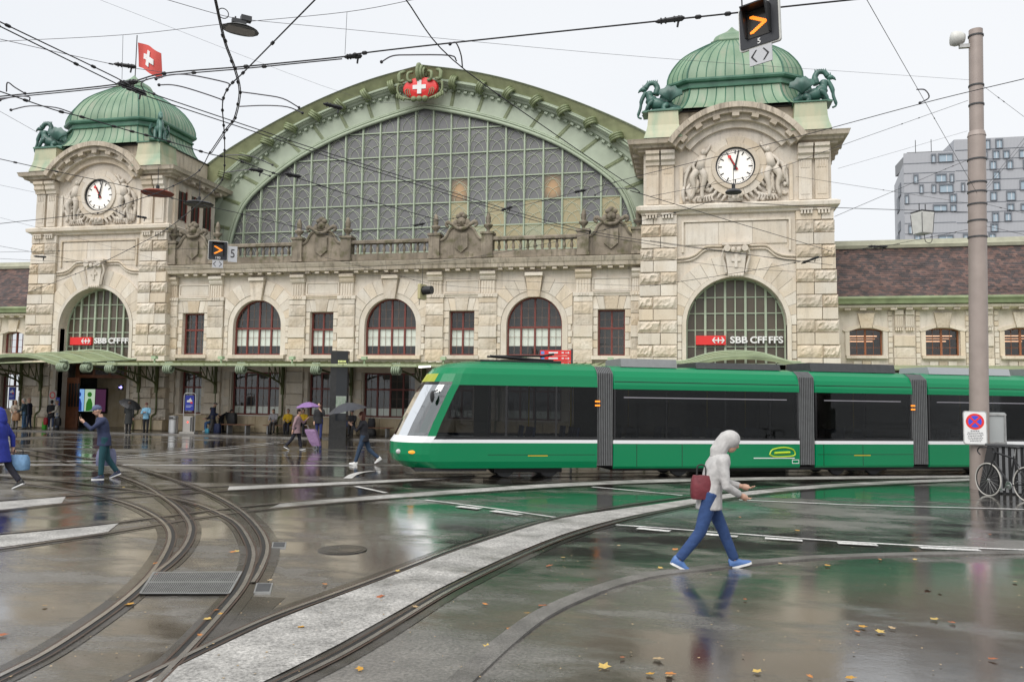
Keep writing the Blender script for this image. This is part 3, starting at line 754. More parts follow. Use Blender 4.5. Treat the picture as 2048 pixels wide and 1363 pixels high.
# plinth course of long blocks
x = X0
while x < X1-.05:
    w_ = min(X1-x, random.uniform(1.3, 1.9)); block(wing, x, x+w_, -.16, 0.02, .06, 1.0, False, 'plinth_block', BF); x += w_
sill = MB().box(-.5,.5,-.5,.5,-.5,.5).mesh('sill', S_SM)
for op in UP+UR: inst('window_sill', sill, wing, (op[0], -.08, op[2]-.11), (op[1]*2+.62, .36, .2))
for op in LO+LR: inst('window_sill', sill, wing, (op[0], -.06, op[2]-.035), (op[1]*2+.3, .30, .06))
for c in arch_c:
    ar = MB(); ar.arc(c, 6.06, 1.49, 1.79, 0, PI, -.06, .02, 24)
    for s in (-1, 1): ar.box(*sorted((c+s*1.49, c+s*1.79)), -.06, .02, 4.42, 6.06)
    ar.build('archivolt', S_SM, wing)
    ka = 0.21; nv = 6
    for s in (0, 1):
        for k in range(nv):
            a0 = lerp(0.0, PI/2-ka, k/nv); a1 = lerp(0.0, PI/2-ka, (k+1)/nv)
            if s: a0, a1 = PI-a1, PI-a0
            vous(wing, c, 6.06, 1.80, 2.62, 2.03, a0, a1, -.09, .02, S_SM)
    MB().prism([(c-.30, 7.50), (c+.30, 7.50), (c+.44, 8.60), (c-.44, 8.60)], -.26, .02).build('keystone', S_RO, wing)
    MB().box(c-.47, c+.47, -.36, .02, 8.605, 8.78).build('keystone_cap', S_SM, wing)
    z = 4.42
    for k in range(5):
        for s in (-1, 1): block(wing, *sorted((c+s*1.80, c+s*(2.03 if k % 2 else 1.96))), -.09, .02, z, z+.32, False)
        z += .328
    # ground floor surround
    for s in (-1, 1):
        z = 1.02
        for k in range(5):
            block(wing, *sorted((c+s*1.56, c+s*(2.03 if k % 2 else 1.9))), -.07, .02, z, z+.5, False); z += .505
    inst('lintel', sill, wing, (c, -.04, 3.66), (3.9, .12, .38))
for c in rect_c:
    for s in (-1, 1):
        z = 4.43
        for k in range(6):
            block(wing, *sorted((c+s*.70, c+s*(1.02 if k % 2 else .92))), -.06, .02, z, z+.39, False); z += .398
        z = 1.02
        for k in range(5):
            block(wing, *sorted((c+s*.70, c+s*(1.02 if k % 2 else .92))), -.06, .02, z, z+.5, False); z += .505
    inst('lintel', sill, wing, (c, -.04, 3.66), (2.05, .12, .38))
    xs = [(-1.02,-1.08),(-.62,-.78),(-.30,-.40),(.30,.40),(.62,.78),(1.02,1.08)]
    for k in range(5):
        (a, a2), (b, b2) = xs[k], xs[k+1]; zt = 7.5 if k != 2 else 7.52
        MB().prism([(c+a+.008, 6.84), (c+b-.008, 6.84), (c+b2-.008, zt), (c+a2+.008, zt)], -.10 if k == 2 else -.07, .02).build('flat_arch_stone', S_RO if k == 2 else S_SM, wing)
    fpnl = MB()
    for b_ in ((-1.0,1.0,8.42,8.5),(-1.0,1.0,7.76,7.84),(-1.0,-.92,7.84,8.42),(.92,1.0,7.84,8.42)): fpnl.box(c+b_[0], c+b_[1], -.06, .02, b_[2], b_[3])
    fp_ = fpnl.build('frieze_panel', S_SM, wing)
    MB().box(c-.88, c+.88, -.03, .02, 7.86, 8.40).build('panel_field', S_SM, fp_)
    MB().prismx([(.02,7.54),(-.10,7.54),(-.10,7.62),(-.15,7.66),(-.15,7.72),(.02,7.74)], c-1.08, c+1.08).build('string_course', S_SM, wing)
piers = [(C0+s*d, .5) for d in (2.55, 5.5, 10.6) for s in (-1, 1)] + [(C0+s*13.4, .36) for s in (-1, 1)]
for px_, hw in piers:
    z = 1.02; k = 0
    while z < 7.4:
        h = .62
        if not (3.75 < z < 4.0): block(wing, px_-hw, px_+hw, -.20 if k % 2 else -.17, .02, z, min(z+h, 7.52), k % 3 != 1 and z > 3.5)
        z += h; k += 1
    MB().box(px_-hw-.04, px_+hw+.04, -.2, .02, 7.52, 7.72).build('pier_band', S_SM, wing)
    gt = MB()
    for i in range(4): gt.box(px_-.27+i*.15, px_-.18+i*.15, -.24, -.2, 7.54, 7.68)
    gt.build('guttae', S_SM, wing)
    fl = MB(); fl.box(px_-.38*hw/.5, px_+.38*hw/.5, -.11, .02, 7.72, 8.46)
    for i in range(5): fl.box(px_+(-.32+i*.15)*hw/.5, px_+(-.26+i*.15)*hw/.5, -.15, -.11, 7.76, 8.40)
    fl.build('fluted_block', S_SM, wing)
    MB().prismx([(.02,8.46),(-.18,8.46),(-.24,8.58),(-.24,8.66),(-.36,8.76),(-.36,8.90),(.02,8.90)], px_-.42*hw/.5, px_+.42*hw/.5).build('console', S_SM, wing)
cprof = [(.1,8.90),(-.14,8.92),(-.16,9.02),(-.52,9.07),(-.56,9.25),(-.60,9.29),(-.68,9.46),(-.70,9.52),(-.30,9.60),(.1,9.62)]
x = X0
while x < X1-.1:
    w_ = min(X1-x, 1.95 if X1-x > 3 else X1-x); MB().prismx(cprof, x, x+w_-.012).build('cornice_stone', S_CORN, wing); x += w_
dn = MB().box(-.5,.5,-.5,.5,-.5,.5).mesh('dentil', S_CORN)
x = X0+.25
while x < X1:
    if all(abs(x-p) > .5 for p, h in piers): inst('dentil', dn, wing, (x, -.30, 8.985), (.24, .34, .11))
    x += .58
# balustrade
bl_prof = [(.075,0),(.075,.05),(.05,.07),(.075,.14),(.095,.22),(.07,.34),(.05,.44),(.06,.50),(.078,.53),(.078,.58)]
bal_me = MB().lathe(bl_prof, (0,0,0), 8).mesh('baluster', S_BAL, True)
pcen = [C0+s*d for s in (-1, 1) for d in (2.55, 5.48, 10.6, 13.42)]
pcen.sort()
urn_prof = [(.13,0),(.13,.06),(.07,.1),(.10,.18),(.24,.34),(.26,.42),(.13,.46),(.11,.52),(.15,.60),(.13,.74),(.16,.80),(.10,.9),(.11,.96),(.03,1.1)]
urn_me = MB().lathe(urn_prof, (0,0,0), 12).mesh('flame_urn', S_BAL, True)
for p in pcen:
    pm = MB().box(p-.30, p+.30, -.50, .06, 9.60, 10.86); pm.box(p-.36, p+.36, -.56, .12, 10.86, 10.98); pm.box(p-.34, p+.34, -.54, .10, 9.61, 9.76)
    po = pm.build('pedestal', S_BAL, wing)
    inst('flame_urn', urn_me, po, (p, -.22, 10.98))
for a, b in ((C0-10.6, C0-5.48), (C0-2.55, C0+2.55), (C0+5.48, C0+10.6)):
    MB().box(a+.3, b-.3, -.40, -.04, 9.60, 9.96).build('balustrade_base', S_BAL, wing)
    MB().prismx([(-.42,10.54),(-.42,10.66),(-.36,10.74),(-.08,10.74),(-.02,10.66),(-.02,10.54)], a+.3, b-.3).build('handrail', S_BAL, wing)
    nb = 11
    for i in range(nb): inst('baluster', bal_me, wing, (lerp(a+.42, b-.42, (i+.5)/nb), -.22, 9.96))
# carved cartouche gables above the rectangular windows
def cartouche(c):
    a = 1.18
    curve_ = [(-a,10.6),(-1.0,10.66),(-.85,10.82),(-.72,11.08),(-.55,11.26),(-.30,11.36),(0,11.40)]
    poly = [(-a,9.62)] + curve_ + [(-x_, z_) for x_, z_ in curve_[-2::-1]] + [(a,9.62)]
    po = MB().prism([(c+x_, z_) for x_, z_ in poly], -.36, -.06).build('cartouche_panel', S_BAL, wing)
    rim = catmull([(c+x_, -.38, z_) for x_, z_ in curve_ + [(-x_, z_) for x_, z_ in curve_[-2::-1]]], 3)
    MB().tube(rim, .075, 6).build('scroll_rim', S_BAL, po)
    MB().prism([(c-.36,10.95),(c+.36,10.95),(c+.36,10.2),(c,9.9),(c-.36,10.2)], -.46, -.34).build('shield', S_BAL, po)
    mk = MB(); mk.ball((c, -.36, 11.62), .27, .22, .26); mk.ball((c, -.52, 11.58), .09, .1, .1)
    mk.ball((c-.16, -.40, 11.86), .17, .16, .15); mk.ball((c+.16, -.40, 11.86), .17, .16, .15); mk.ball((c, -.38, 11.97), .18, .16, .15)
    for s in (-1, 1):
        mk.ball((c+s*.34, -.38, 11.5), .14, .14, .2)
        mk.tube(catmull([(c+s*.2,-.4,11.36),(c+s*.5,-.42,11.42),(c+s*.74,-.42,11.56),(c+s*.86,-.4,11.42),(c+s*.72,-.4,11.30)], 4), [.09]*5+[.11]*6+[.08]*6, 6)
        mk.tube(catmull([(c+s*.3,-.4,11.7),(c+s*.44,-.42,11.5),(c+s*.36,-.44,11.28)], 4), .07, 6)
    mk.tube(catmull([(c-.34,-.42,11.3),(c-.15,-.5,11.2),(c+.15,-.5,11.2),(c+.34,-.42,11.3)], 4), .1, 6)
    mk.build('carved_mask', S_BAL, po, smooth=True)
for c in rect_c: cartouche(c)

# ------------------------------------------------------------------ arched hall
hall = thing('station_hall', 'great arched hall front of pale green iron and grey glass behind the wing', 'station hall', (C0, 5.1, 0))
YH = 5.1
def half(tab, n=44):
    P = catmull([(a, b, 0) for a, b in tab], 8); d = [0]
    for i in range(1, len(P)): d.append(d[-1] + (P[i]-P[i-1]).length)
    o = []
    for j in range(n+1):
        t = d[-1]*j/n; i = 0
        while i < len(d)-2 and d[i+1] < t: i += 1
        u = (t-d[i])/max(1e-9, d[i+1]-d[i]); q = P[i].lerp(P[i+1], u); o.append((q.x, q.y))
    return o
IN = [(0,20.02),(1.75,19.62),(4.0,19.0),(6.3,18.18),(8.65,17.05),(10.95,15.42),(12.1,14.2),(12.75,12.6),(13.0,11.0),(13.05,9.4)]
MI = [(0,21.45),(3.15,20.78),(5.6,20.05),(8.05,19.15),(10.7,17.7),(13.0,15.8),(14.4,13.9),(15.1,11.6),(15.2,9.4)]
OU = [(0,22.40),(3.5,21.68),(6.9,20.6),(10.5,19.05),(13.9,17.2),(16.2,15.3),(17.6,13.2),(18.2,11.2),(18.3,9.4)]
hi, hm, ho = half(IN), half(MI), half(OU)
def full(h): return [(C0-x_, z_) for x_, z_ in h[:0:-1]] + [(C0+x_, z_) for x_, z_ in h]
fi, fm, fo = full(hi), full(hm), full(ho)
NF = len(fi)
def arch_z(dx):
    return interp([(a, b) for a, b in hi], abs(dx)) if abs(dx) < 13.04 else 9.4
# panels between radial ribs
rib_i = list(range(0, NF, 4))
for a, b in zip(rib_i, rib_i[1:]):
    rows = []
    for i in range(a, b+1):
        rows.append([(fi[i][0], YH, fi[i][1]), (fi[i][0], YH-.16, fi[i][1]), (fm[i][0], YH-.16, fm[i][1]), (fm[i][0], YH+.1, fm[i][1])])
    MB().grid(rows).build('arch_panel', GRN, hall)
for i in rib_i[1:-1]:
    A, B = Vector((fi[i][0], 0, fi[i][1])), Vector((fm[i][0], 0, fm[i][1])); t = (B-A).normalized(); n_ = Vector((t.z, 0, -t.x))
    rb_ = MB()
    for (o_, w_, y_) in ((0, .05, .20), (.09, .02, .18), (-.09, .02, .18)):
        q = [A+n_*(o_-w_), A+n_*(o_+w_), B+n_*(o_+w_), B+n_*(o_-w_)]
        rb_.add([(p.x, YH-y_, p.z) for p in q]+[(p.x, YH-.15, p.z) for p in q], [(0,1,2,3),(0,4,5,1),(1,5,6,2),(2,6,7,3),(3,7,4,0)])
    rb_.build('radial_rib', GRN_S, hall)
for r_, off, y_ in ((.11, .02, .22), (.06, .20, .22), (.05, .30, .19)):
    pth = []
    for i in range(NF):
        A, B = Vector((fi[i][0], 0, fi[i][1])), Vector((fm[i][0], 0, fm[i][1])); p = A+(B-A).normalized()*off
        pth.append((p.x, YH-y_, p.z))
    MB().tube(pth, r_, 6).build('arch_moulding', GRN2, hall, smooth=True)
def mo(i, t, y):   # point between mid and outer
    return (lerp(fm[i][0], fo[i][0], t), y, lerp(fm[i][1], fo[i][1], t))
rows = [[mo(i, -.10, YH-.17), mo(i, -.02, YH-.36), mo(i, .10, YH-.40), mo(i, .14, YH-.48), mo(i, .30, YH-.52), mo(i, .34, YH-.60), mo(i, .40, YH-.60), mo(i, .42, YH-.52)] for i in range(NF)]
MB().grid(rows).build('cornice_moulding', GRN, hall, smooth=False)
rows = [[mo(i, .42, YH-.52), mo(i, .94, YH-.95)] for i in range(NF)]
MB().grid(rows).build('fascia', GRN_Y, hall)
rows = [[mo(i, .93, YH-.97), mo(i, 1.0, YH-1.02), mo(i, 1.04, YH-.95), mo(i, 1.04, YH+26)] for i in range(NF)]
MB().grid(rows).build('roof', plain('hall_roof', (.20,.23,.15), .6, var=.3), hall)
# dentils and scroll brackets
dm = MB().box(-.5,.5,-.5,.5,-.5,.5).mesh('dentil', GRN)
d = 0.0; last = None
seg = [0.0]
for i in range(1, NF): seg.append(seg[-1] + math.hypot(fm[i][0]-fm[i-1][0], fm[i][1]-fm[i-1][1]))
def at_len(s):
    i = 0
    while i < NF-2 and seg[i+1] < s: i += 1
    u = (s-seg[i])/(seg[i+1]-seg[i])
    return i, u
s = 3.0
while s < seg[-1]-3:
    i, u = at_len(s)
    p = (lerp(fm[i][0], fm[i+1][0], u), lerp(fm[i][1], fm[i+1][1], u)); ang = math.atan2(fm[i+1][1]-fm[i][1], fm[i+1][0]-fm[i][0])
    nx_, nz_ = math.sin(ang), -math.cos(ang)
    if abs(p[0]-C0) < 13.7: inst('dentil', dm, hall, (p[0]+nx_*.16, YH-.24, p[1]+nz_*.16), (.20, .22, .13), (0, -ang, 0))
    s += .44
def scroll_bracket(i, u, sc=1.0, parent=hall, name='scroll_bracket'):
    g_ = lambda T, k: lerp(T[i][k], T[i+1][k], u)
    A = Vector((g_(fm, 0), 0, g_(fm, 1))); B = Vector((g_(fo, 0), 0, g_(fo, 1))); rd = (B-A).normalized(); tg = Vector((rd.z, 0, -rd.x))
    c = A.lerp(B, .30)+Vector((0, YH-.62, 0)); pa = []
    for k in range(19):
        q = R(-110 + 400*k/18); rr = (.40-.011*k)*sc
        pa.append(c + rd*math.sin(q)*rr + Vector((0, -math.cos(q)*rr, 0)))
    mb = MB()
    for o_ in (-.13, 0, .13): mb.tube([p+tg*o_*sc for p in pa], .085*sc, 6)
    mb.build(name, GRN_S, parent, smooth=True)
mid_s = seg[-1]/2
for sgn in (-1, 1):
    for k in range(10):
        ss = mid_s + sgn*(1.95 + 1.72*k); i, u = at_len(ss); scroll_bracket(i, u)
# long bar through the scrolls
MB().tube([mo(i, .24, YH-.66) for i in range(NF)], .07, 6).build('bracket_rod', GRN2, hall, smooth=True)
# emblem with the white cross
em = thing('crest_emblem', 'red oval crest with white cross and green scrollwork at the arch apex', 'emblem', (C0, YH-.9, 20.0))
ecz = 20.92
cf_ = MB().lathe([(0.01,-.26),(.5,-.24),(.95,-.14),(1.02,0.0),(1.0,.1)], (0,0,0), 28, 'y')
cf_.v = [(x_*1.12+C0, y_+YH-.98, z_*.68+ecz) for x_, y_, z_ in cf_.v]
cf_.build('crest_field', RED, em)
cr_ = MB().box(C0-.13, C0+.13, YH-1.26, YH-1.14, ecz-.42, ecz+.42); cr_.box(C0-.42, C0-.131, YH-1.26, YH-1.14, ecz-.13, ecz+.13); cr_.box(C0+.131, C0+.42, YH-1.26, YH-1.14, ecz-.13, ecz+.13)
cr_.build('white_cross', WHITE, em)
sw = MB()
for s in (-1, 1):
    sw.tube(catmull([(C0+s*.5,YH-1.1,ecz+1.0),(C0+s*.75,YH-1.25,ecz+.85),(C0+s*.72,YH-1.25,ecz+.45),(C0+s*.5,YH-1.2,ecz+.4)], 4), .1, 6)
    for q in (0, .13, .26): sw.tube(catmull([(C0+s*(1.0+q*.3),YH-1.0-q*.5,ecz+1.1-q*.3),(C0+s*(1.28+q*.3),YH-1.2,ecz+.95-q*.3),(C0+s*(1.25+q*.2),YH-1.2,ecz+.45),(C0+s*(1.0+q*.2),YH-1.15,ecz+.5)], 4), .09, 6)
    sw.tube(catmull([(C0+s*1.1,YH-1.1,ecz+.3),(C0+s*1.38,YH-1.15,ecz+.25),(C0+s*1.42,YH-1.15,ecz-.15),(C0+s*1.2,YH-1.15,ecz-.5),(C0+s*.6,YH-1.15,ecz-.72)], 4), .075, 6)
    for k in range(4): sw.ball((C0+s*(1.45-.14*k), YH-1.15, ecz-.45-.06*k), .08, .08, .16)
    for k in range(3): sw.tube(catmull([(C0+s*(.5+.14*k),YH-1.16,ecz-.02),(C0+s*(.64+.14*k),YH-1.2,ecz-.2),(C0+s*(.56+.13*k),YH-1.18,ecz-.5)], 4), .03, 5)
for k in range(3): sw.ball((C0-.36+.36*k, YH-1.2, ecz-.72), .2, .16, .18)
sw.build('scrollwork', GRN_S, em, smooth=True)
kn = MB()
for k in range(3):
    pa = []
    for j in range(17):
        q = R(-120+330*j/16); rr = .60-.12*k-.006*j; pa.append((C0-.1+.16*k, YH-.95-math.cos(q)*rr*.9, ecz+.95+math.sin(q)*rr))
    kn.tube(pa, .12-.02*k, 6)
kn.build('crown_scroll', GRN_S, em, smooth=True)
# glazing
TZ = [9.50, 11.03, 12.54, 14.03, 15.52, 17.06, 18.60, 20.6]
MXS = [-.576-1.152*i for i in range(11, -1, -1)] + [.576+1.152*i for i in range(12)]
for mxx in MXS:
    if abs(mxx) < 13: 
        zt = arch_z(mxx); mb = MB().box(C0+mxx-.042, C0+mxx+.042, YH-.14, YH+.06, 9.4, zt); mb.box(C0+mxx-.066, C0+mxx+.066, YH-.04, YH+.05, 9.4, zt); mb.build('mullion', GRN2, hall)
for tz in TZ[1:-1]:
    dxm = max([a for a, b in hi if b >= tz] or [0]); MB().box(C0-dxm, C0+dxm, YH-.085, YH+.055, tz-.034, tz+.034).build('transom', GRN2, hall)
trac_cache = {}
def tracery(w_, h_):
    """interlaced arcs of one light, in local (0..w, 0..h)"""
    mb = MB(); o = []
    def arc_(fx):
        o.append([fx(t/8) for t in range(9)])
    for s in (0, 1):
        f = (lambda x_: x_) if not s else (lambda x_: 1-x_)
        arc_(lambda t, f=f: (f(math.sin(t*PI/2)), .96*math.cos(t*PI/2)))
        arc_(lambda t, f=f: (f(.78*math.sin(t*PI/2)), .50*math.cos(t*PI/2)))
        arc_(lambda t, f=f: (f(.5+.5*t), .80-.30*t*t))
    return [[(a*w_, b*h_) for a, b in p] for p in o]
xe = [-13.05]+MXS[1:-1]+[13.05] if abs(MXS[0]) > 13 else [-13.05]+MXS+[13.05]
for i in range(len(xe)-1):
    a, b = xe[i], xe[i+1]
    for k in range(len(TZ)-1):
        z0, z1 = TZ[k], TZ[k+1]
        top = [(C0+lerp(a, b, t/5), min(z1, arch_z(lerp(a, b, t/5)))) for t in range(6)]
        if max(q[1] for q in top) < z0+.12: continue
        top = [(x_, max(z_, z0+.001)) for x_, z_ in top]
        dxm = (a+b)/2; mt = HALLGL
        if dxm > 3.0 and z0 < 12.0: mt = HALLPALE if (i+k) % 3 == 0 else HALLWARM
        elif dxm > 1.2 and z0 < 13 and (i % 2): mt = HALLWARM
        elif k == 3 and i in (13,): mt = HALLGLOW
        elif k == 3 and i in (18,): mt = HALLGLOW
        MB().prism([(C0+b, z0), (C0+a, z0)]+top, YH, YH+.012).build('pane', mt, hall)
        tb = MB()
        for pth in tracery(b-a, z1-z0):
            run = []
            for x_, z_ in pth:
                ok = z0+z_ <= arch_z(a+x_)-.02
                if ok: run.append((C0+a+x_, YH-.025, z0+z_))
                if (not ok or (x_, z_) == pth[-1]) and len(run) > 1:
                    tb.tube(run, .017, 4); run = []
                elif not ok: run = []
        if tb.v: tb.build('tracery', TRAC, hall)
MB().box(C0-13.4, C0+13.4, YH-.1, YH+.1, 9.3, 9.48).build('sill_beam', GRN, hall)
# ------------------------------------------------------------------ clock towers
YC = 1.85; YS = 0.74; YBK = 4.2
CLKF = plain('clock_face', (0.80,0.78,0.74), 0.4, emit=(1.0,0.90,0.76), es=0.16)
def oct_pts(cx, r, ch=.70):
    k = ch*r
    return [(x_, YC+YS*y_) for x_, y_ in ((cx-k,-r), (cx+k,-r), (cx+r,-k), (cx+r,k), (cx+k,r), (cx-k,r), (cx-r,k), (cx-r,-k))]
DOME = [(18.48,3.34),(18.77,3.32),(19.06,3.23),(19.35,3.09),(19.63,2.91),(19.92,2.69),(20.18,2.42),(20.44,2.09),(20.68,1.73),(20.92,1.36),(21.14,.99)]
SKIRT = [(18.04,3.14),(17.78,3.18),(17.54,3.25),(17.30,3.36),(17.06,3.52),(16.88,3.70)]
def basilisk(root_loc, rz, label):
    t = thing('basilisk_statue', label, 'statue', root_loc, rz, 'bronze basilisks on the tower corners', local=True)
    b = MB()
    # facing +x: body, arched neck, head with crest, forelegs, coiled tail
    b.tube(catmull([(-.75,0,.28),(-.45,0,.42),(0,0,.52),(.38,0,.62),(.60,0,.92),(.62,0,1.25)], 4), [.16]*4+[.27]*4+[.33]*4+[.30]*4+[.20]*4+[.14], 8)
    b.tube(catmull([(.30,0,1.05),(.22,0,1.42),(.38,0,1.68),(.66,0,1.66),(.82,0,1.42)], 4), [.17]*4+[.14]*4+[.13]*4+[.13]*5, 8)
    b.ball((.92,0,1.38), .20, .13, .13); b.tube([(.98,0,1.38),(1.12,0,1.32),(1.2,0,1.22)], [.1,.07,.02], 6)
    for k in range(6): b.tube([(.25+.1*k,0,1.70+.05*math.sin(k)),(.22+.1*k,0,1.86)], [.05,.01], 4)
    for k in range(3): b.tube([(.80+.07*k,0,1.48),(.82+.07*k,0,1.64)], [.04,.01], 4)
    for s in (-1, 1):
        b.tube(catmull([(.42,s*.2,.72),(.66,s*.24,.45),(.78,s*.24,.2),(.98,s*.24,.05)], 3), [.14]*3+[.10]*3+[.07]*4, 6)
        b.tube(catmull([(-.3,s*.22,.45),(-.1,s*.32,.25),(-.2,s*.32,.06),(.1,s*.32,.05)], 3), [.17]*3+[.12]*3+[.08]*4, 6)
    b.tube(catmull([(-.7,0,.3),(-.95,.1,.2),(-.9,.3,.12),(-.5,.42,.1),(0,.45,.1),(.5,.4,.1)], 4), [.16]*5+[.12]*8+[.07]*8, 6)
    b.tube(catmull([(.80,0,1.25),(1.02,0,.8),(1.08,0,.4),(1.2,0,-.02),(1.02,0,-.15)], 4), [.11]*6+[.08]*6+[.05]*5, 6)
    b.build('body', BRONZE, t, smooth=True)
    for s in (-1, 1):
        rows = []
        for i in range(9):
            q = R(35+15*i); rr = .70 + .08*(i % 2)
            P = []
            for k in range(5):
                u = k/4; P.append((-.42 + rr*u*math.cos(q), s*(.24 + .26*math.sin(u*PI*.8) + .03*(i % 2)), .55 + rr*u*math.sin(q)*1.05))
            rows.append(P)
        wg = MB().grid(rows)
        rows2 = [[(x_, y_ + s*.05, z_) for x_, y_, z_ in r] for r in rows]; wg.grid(rows2)
        for r in rows[::2]: wg.tube(r, .035, 5)
        wg.build('wing', BRONZE, t, smooth=True)
    MB().box(-.85,.95,-.55,.55,-.02,.07).build('plinth', COP_D, t)
    return t
def clock(tw, cx, cz, yf):
    ck = MB().lathe([(.90,-.02),(.90,0.0)], (cx,yf,cz), 40, 'y').build('clock_face', CLKF, tw)
    MB().arc(cx, cz, .89, .96, 0, 2*PI, yf-.10, yf+.05, 48).build('rim', BLACK, ck)
    ht = MB(); mt = MB()
    for k in range(60):
        a = 2*PI*k/60; h = k % 5 == 0; r0, r1, w_ = (.64,.84,.030) if h else (.79,.845,.011)
        d_ = Vector((math.sin(a), 0, math.cos(a))); n_ = Vector((math.cos(a), 0, -math.sin(a)))
        q = [d_*r0-n_*w_, d_*r0+n_*w_, d_*r1+n_*w_, d_*r1-n_*w_]
        tgt = ht if h else mt; y_ = yf-.034
        tgt.add([(cx+p.x, y_, cz+p.z) for p in q]+[(cx+p.x, y_+.012, cz+p.z) for p in q], [(0,1,2,3),(0,4,5,1),(1,5,6,2),(2,6,7,3),(3,7,4,0)])
    ht.build('hour_marks', BLACK, ck); mt.build('minute_marks', BLACK, ck)
    def hand(name, a, r0, r1, w0, w1, y_, mat, disc=None):
        a = R(a); d_ = Vector((math.sin(a), 0, math.cos(a))); n_ = Vector((math.cos(a), 0, -math.sin(a)))
        q = [d_*r0-n_*w0, d_*r0+n_*w0, d_*r1+n_*w1, d_*r1-n_*w1]
        mb = MB().add([(cx+p.x, y_, cz+p.z) for p in q]+[(cx+p.x, y_+.015, cz+p.z) for p in q], [(0,1,2,3),(0,4,5,1),(1,5,6,2),(2,6,7,3),(3,7,4,0)])
        if disc: p = d_*disc[0]; mb.lathe([(disc[1],-.016),(disc[1],-.002)], (cx+p.x, y_, cz+p.z), 16, 'y')
        mb.build(name, mat, ck)
    hand('hour_hand', -29, -.2, .56, .058, .046, yf-.06, plain('clock_hand_brown', (.05,.012,.01), .5)); hand('minute_hand', 12, -.2, .82, .05, .032, yf-.085, BLACK)
    hand('second_hand', -30, -.22, .52, .018, .014, yf-.105, RED, (.56,.085))
    MB().lathe([(.06,-.13),(.06,0)], (cx,yf,cz), 16, 'y').build('hub', BLACK, ck)
def relief(tw, cx, s):
    """winged seated figure with drapery carved beside the dial (s = side)"""
    b = MB(); y = -.56; X = lambda d: cx+s*d
    b.ball((X(1.55), y-.14, 14.62), .13, .13, .16); b.ball((X(1.58), y-.06, 14.30), .20, .16, .26)
    b.tube([(X(1.60),y-.06,14.4),(X(1.72),y-.1,13.7)], [.20,.26], 8)
    b.tube(catmull([(X(1.6),y-.1,14.45),(X(1.35),y-.15,14.7),(X(1.2),y-.12,15.0)], 3), .07, 6)
    b.tube(catmull([(X(1.75),y-.1,14.35),(X(2.05),y-.15,14.0),(X(1.95),y-.14,13.7)], 3), .08, 6)
    b.tube(catmull([(X(1.7),y-.1,13.8),(X(1.5),y-.2,13.35),(X(1.62),y-.14,12.7),(X(1.6),y-.12,12.25)], 3), [.2,.2,.18,.16,.14,.12,.1,.1,.09,.09], 7)
    b.tube(catmull([(X(1.85),y-.1,13.7),(X(2.1),y-.2,13.3),(X(2.0),y-.15,12.8),(X(2.15),y-.12,12.25)], 3), [.2,.2,.18,.16,.14,.12,.1,.1,.09,.09], 7)
    for k in range(9):
        a = random.uniform(1.25, 2.5); z0 = random.uniform(12.9, 14.0)
        b.tube(catmull([(X(a),y-.05,z0),(X(a+random.uniform(-.2,.25)),y-.10,z0-.4),(X(a+random.uniform(-.3,.3)),y-.06,z0-.85)], 3), [.06,.09,.1,.1,.09,.08,.05], 5)
    for k in range(5):
        b.tube(catmull([(X(1.9),y-.04,14.1+.05*k),(X(2.2+.04*k),y-.08,13.95-.1*k),(X(2.5),y-.03,13.6-.22*k)], 3), [.07]*6+[.04], 5)
    for k in range(7): b.tube(catmull([(X(.95+.12*k),y-.06,12.55-.05*k),(X(1.15+.12*k),y-.10,12.35),(X(1.05+.16*k),y-.05,12.12)], 3), .06, 5)
    for k in range(14): b.ball((X(random.uniform(1.15,2.45)), y-.02, random.uniform(12.15,13.3)), random.uniform(.08,.17), .09, random.uniform(.08,.16), 7, 5)
    b.build('relief_figure', S_CARVE, tw, smooth=True)
def glaze(tw, cx, y):
    op = (cx, 2.40, 4.0, 5.93, 2.40)
    f = MB(); frame_ring(f, op, .07, y-.05, y+.06)
    f.build('arch_window_frame', GRN2, tw)
    xs = [-1.95,-1.46,-.98,-.49,0,.49,.98,1.46,1.95]
    for i, d_ in enumerate(xs):
        th = .055 if i % 2 else .03
        MB().box(cx+d_-th, cx+d_+th, y-.08 if i % 2 else y-.05, y+.05, 4.0, otop(op, d_)-.02).build('mullion', GRN2, tw)
    tz = [4.9, 5.73, 6.57, 7.38]
    for z in tz:
        h = 2.4 if z <= 5.93 else 2.4*math.sqrt(1-((z-5.93)/2.4)**2)
        MB().box(cx-h, cx+h, y-.035, y+.045, z-.025, z+.025).build('transom', GRN2, tw)
    xs = [-2.4]+xs+[2.4]; zl = [4.0]+tz+[8.4]
    for i in range(len(xs)-1):
        for k in range(len(zl)-1):
            a, b, z0, z1 = xs[i], xs[i+1], zl[k], zl[k+1]
            top = [(cx+lerp(a, b, t/4), min(z1, otop(op, max(-2.4, min(2.4, lerp(a, b, t/4)))))) for t in range(5)]
            if max(q[1] for q in top) < z0+.06: continue
            top = [(x_, max(z_, z0+.001)) for x_, z_ in top]
            MB().prism([(cx+b, z0), (cx+a, z0)]+top, y+.02, y+.03).build('pane', TOWGL, tw)
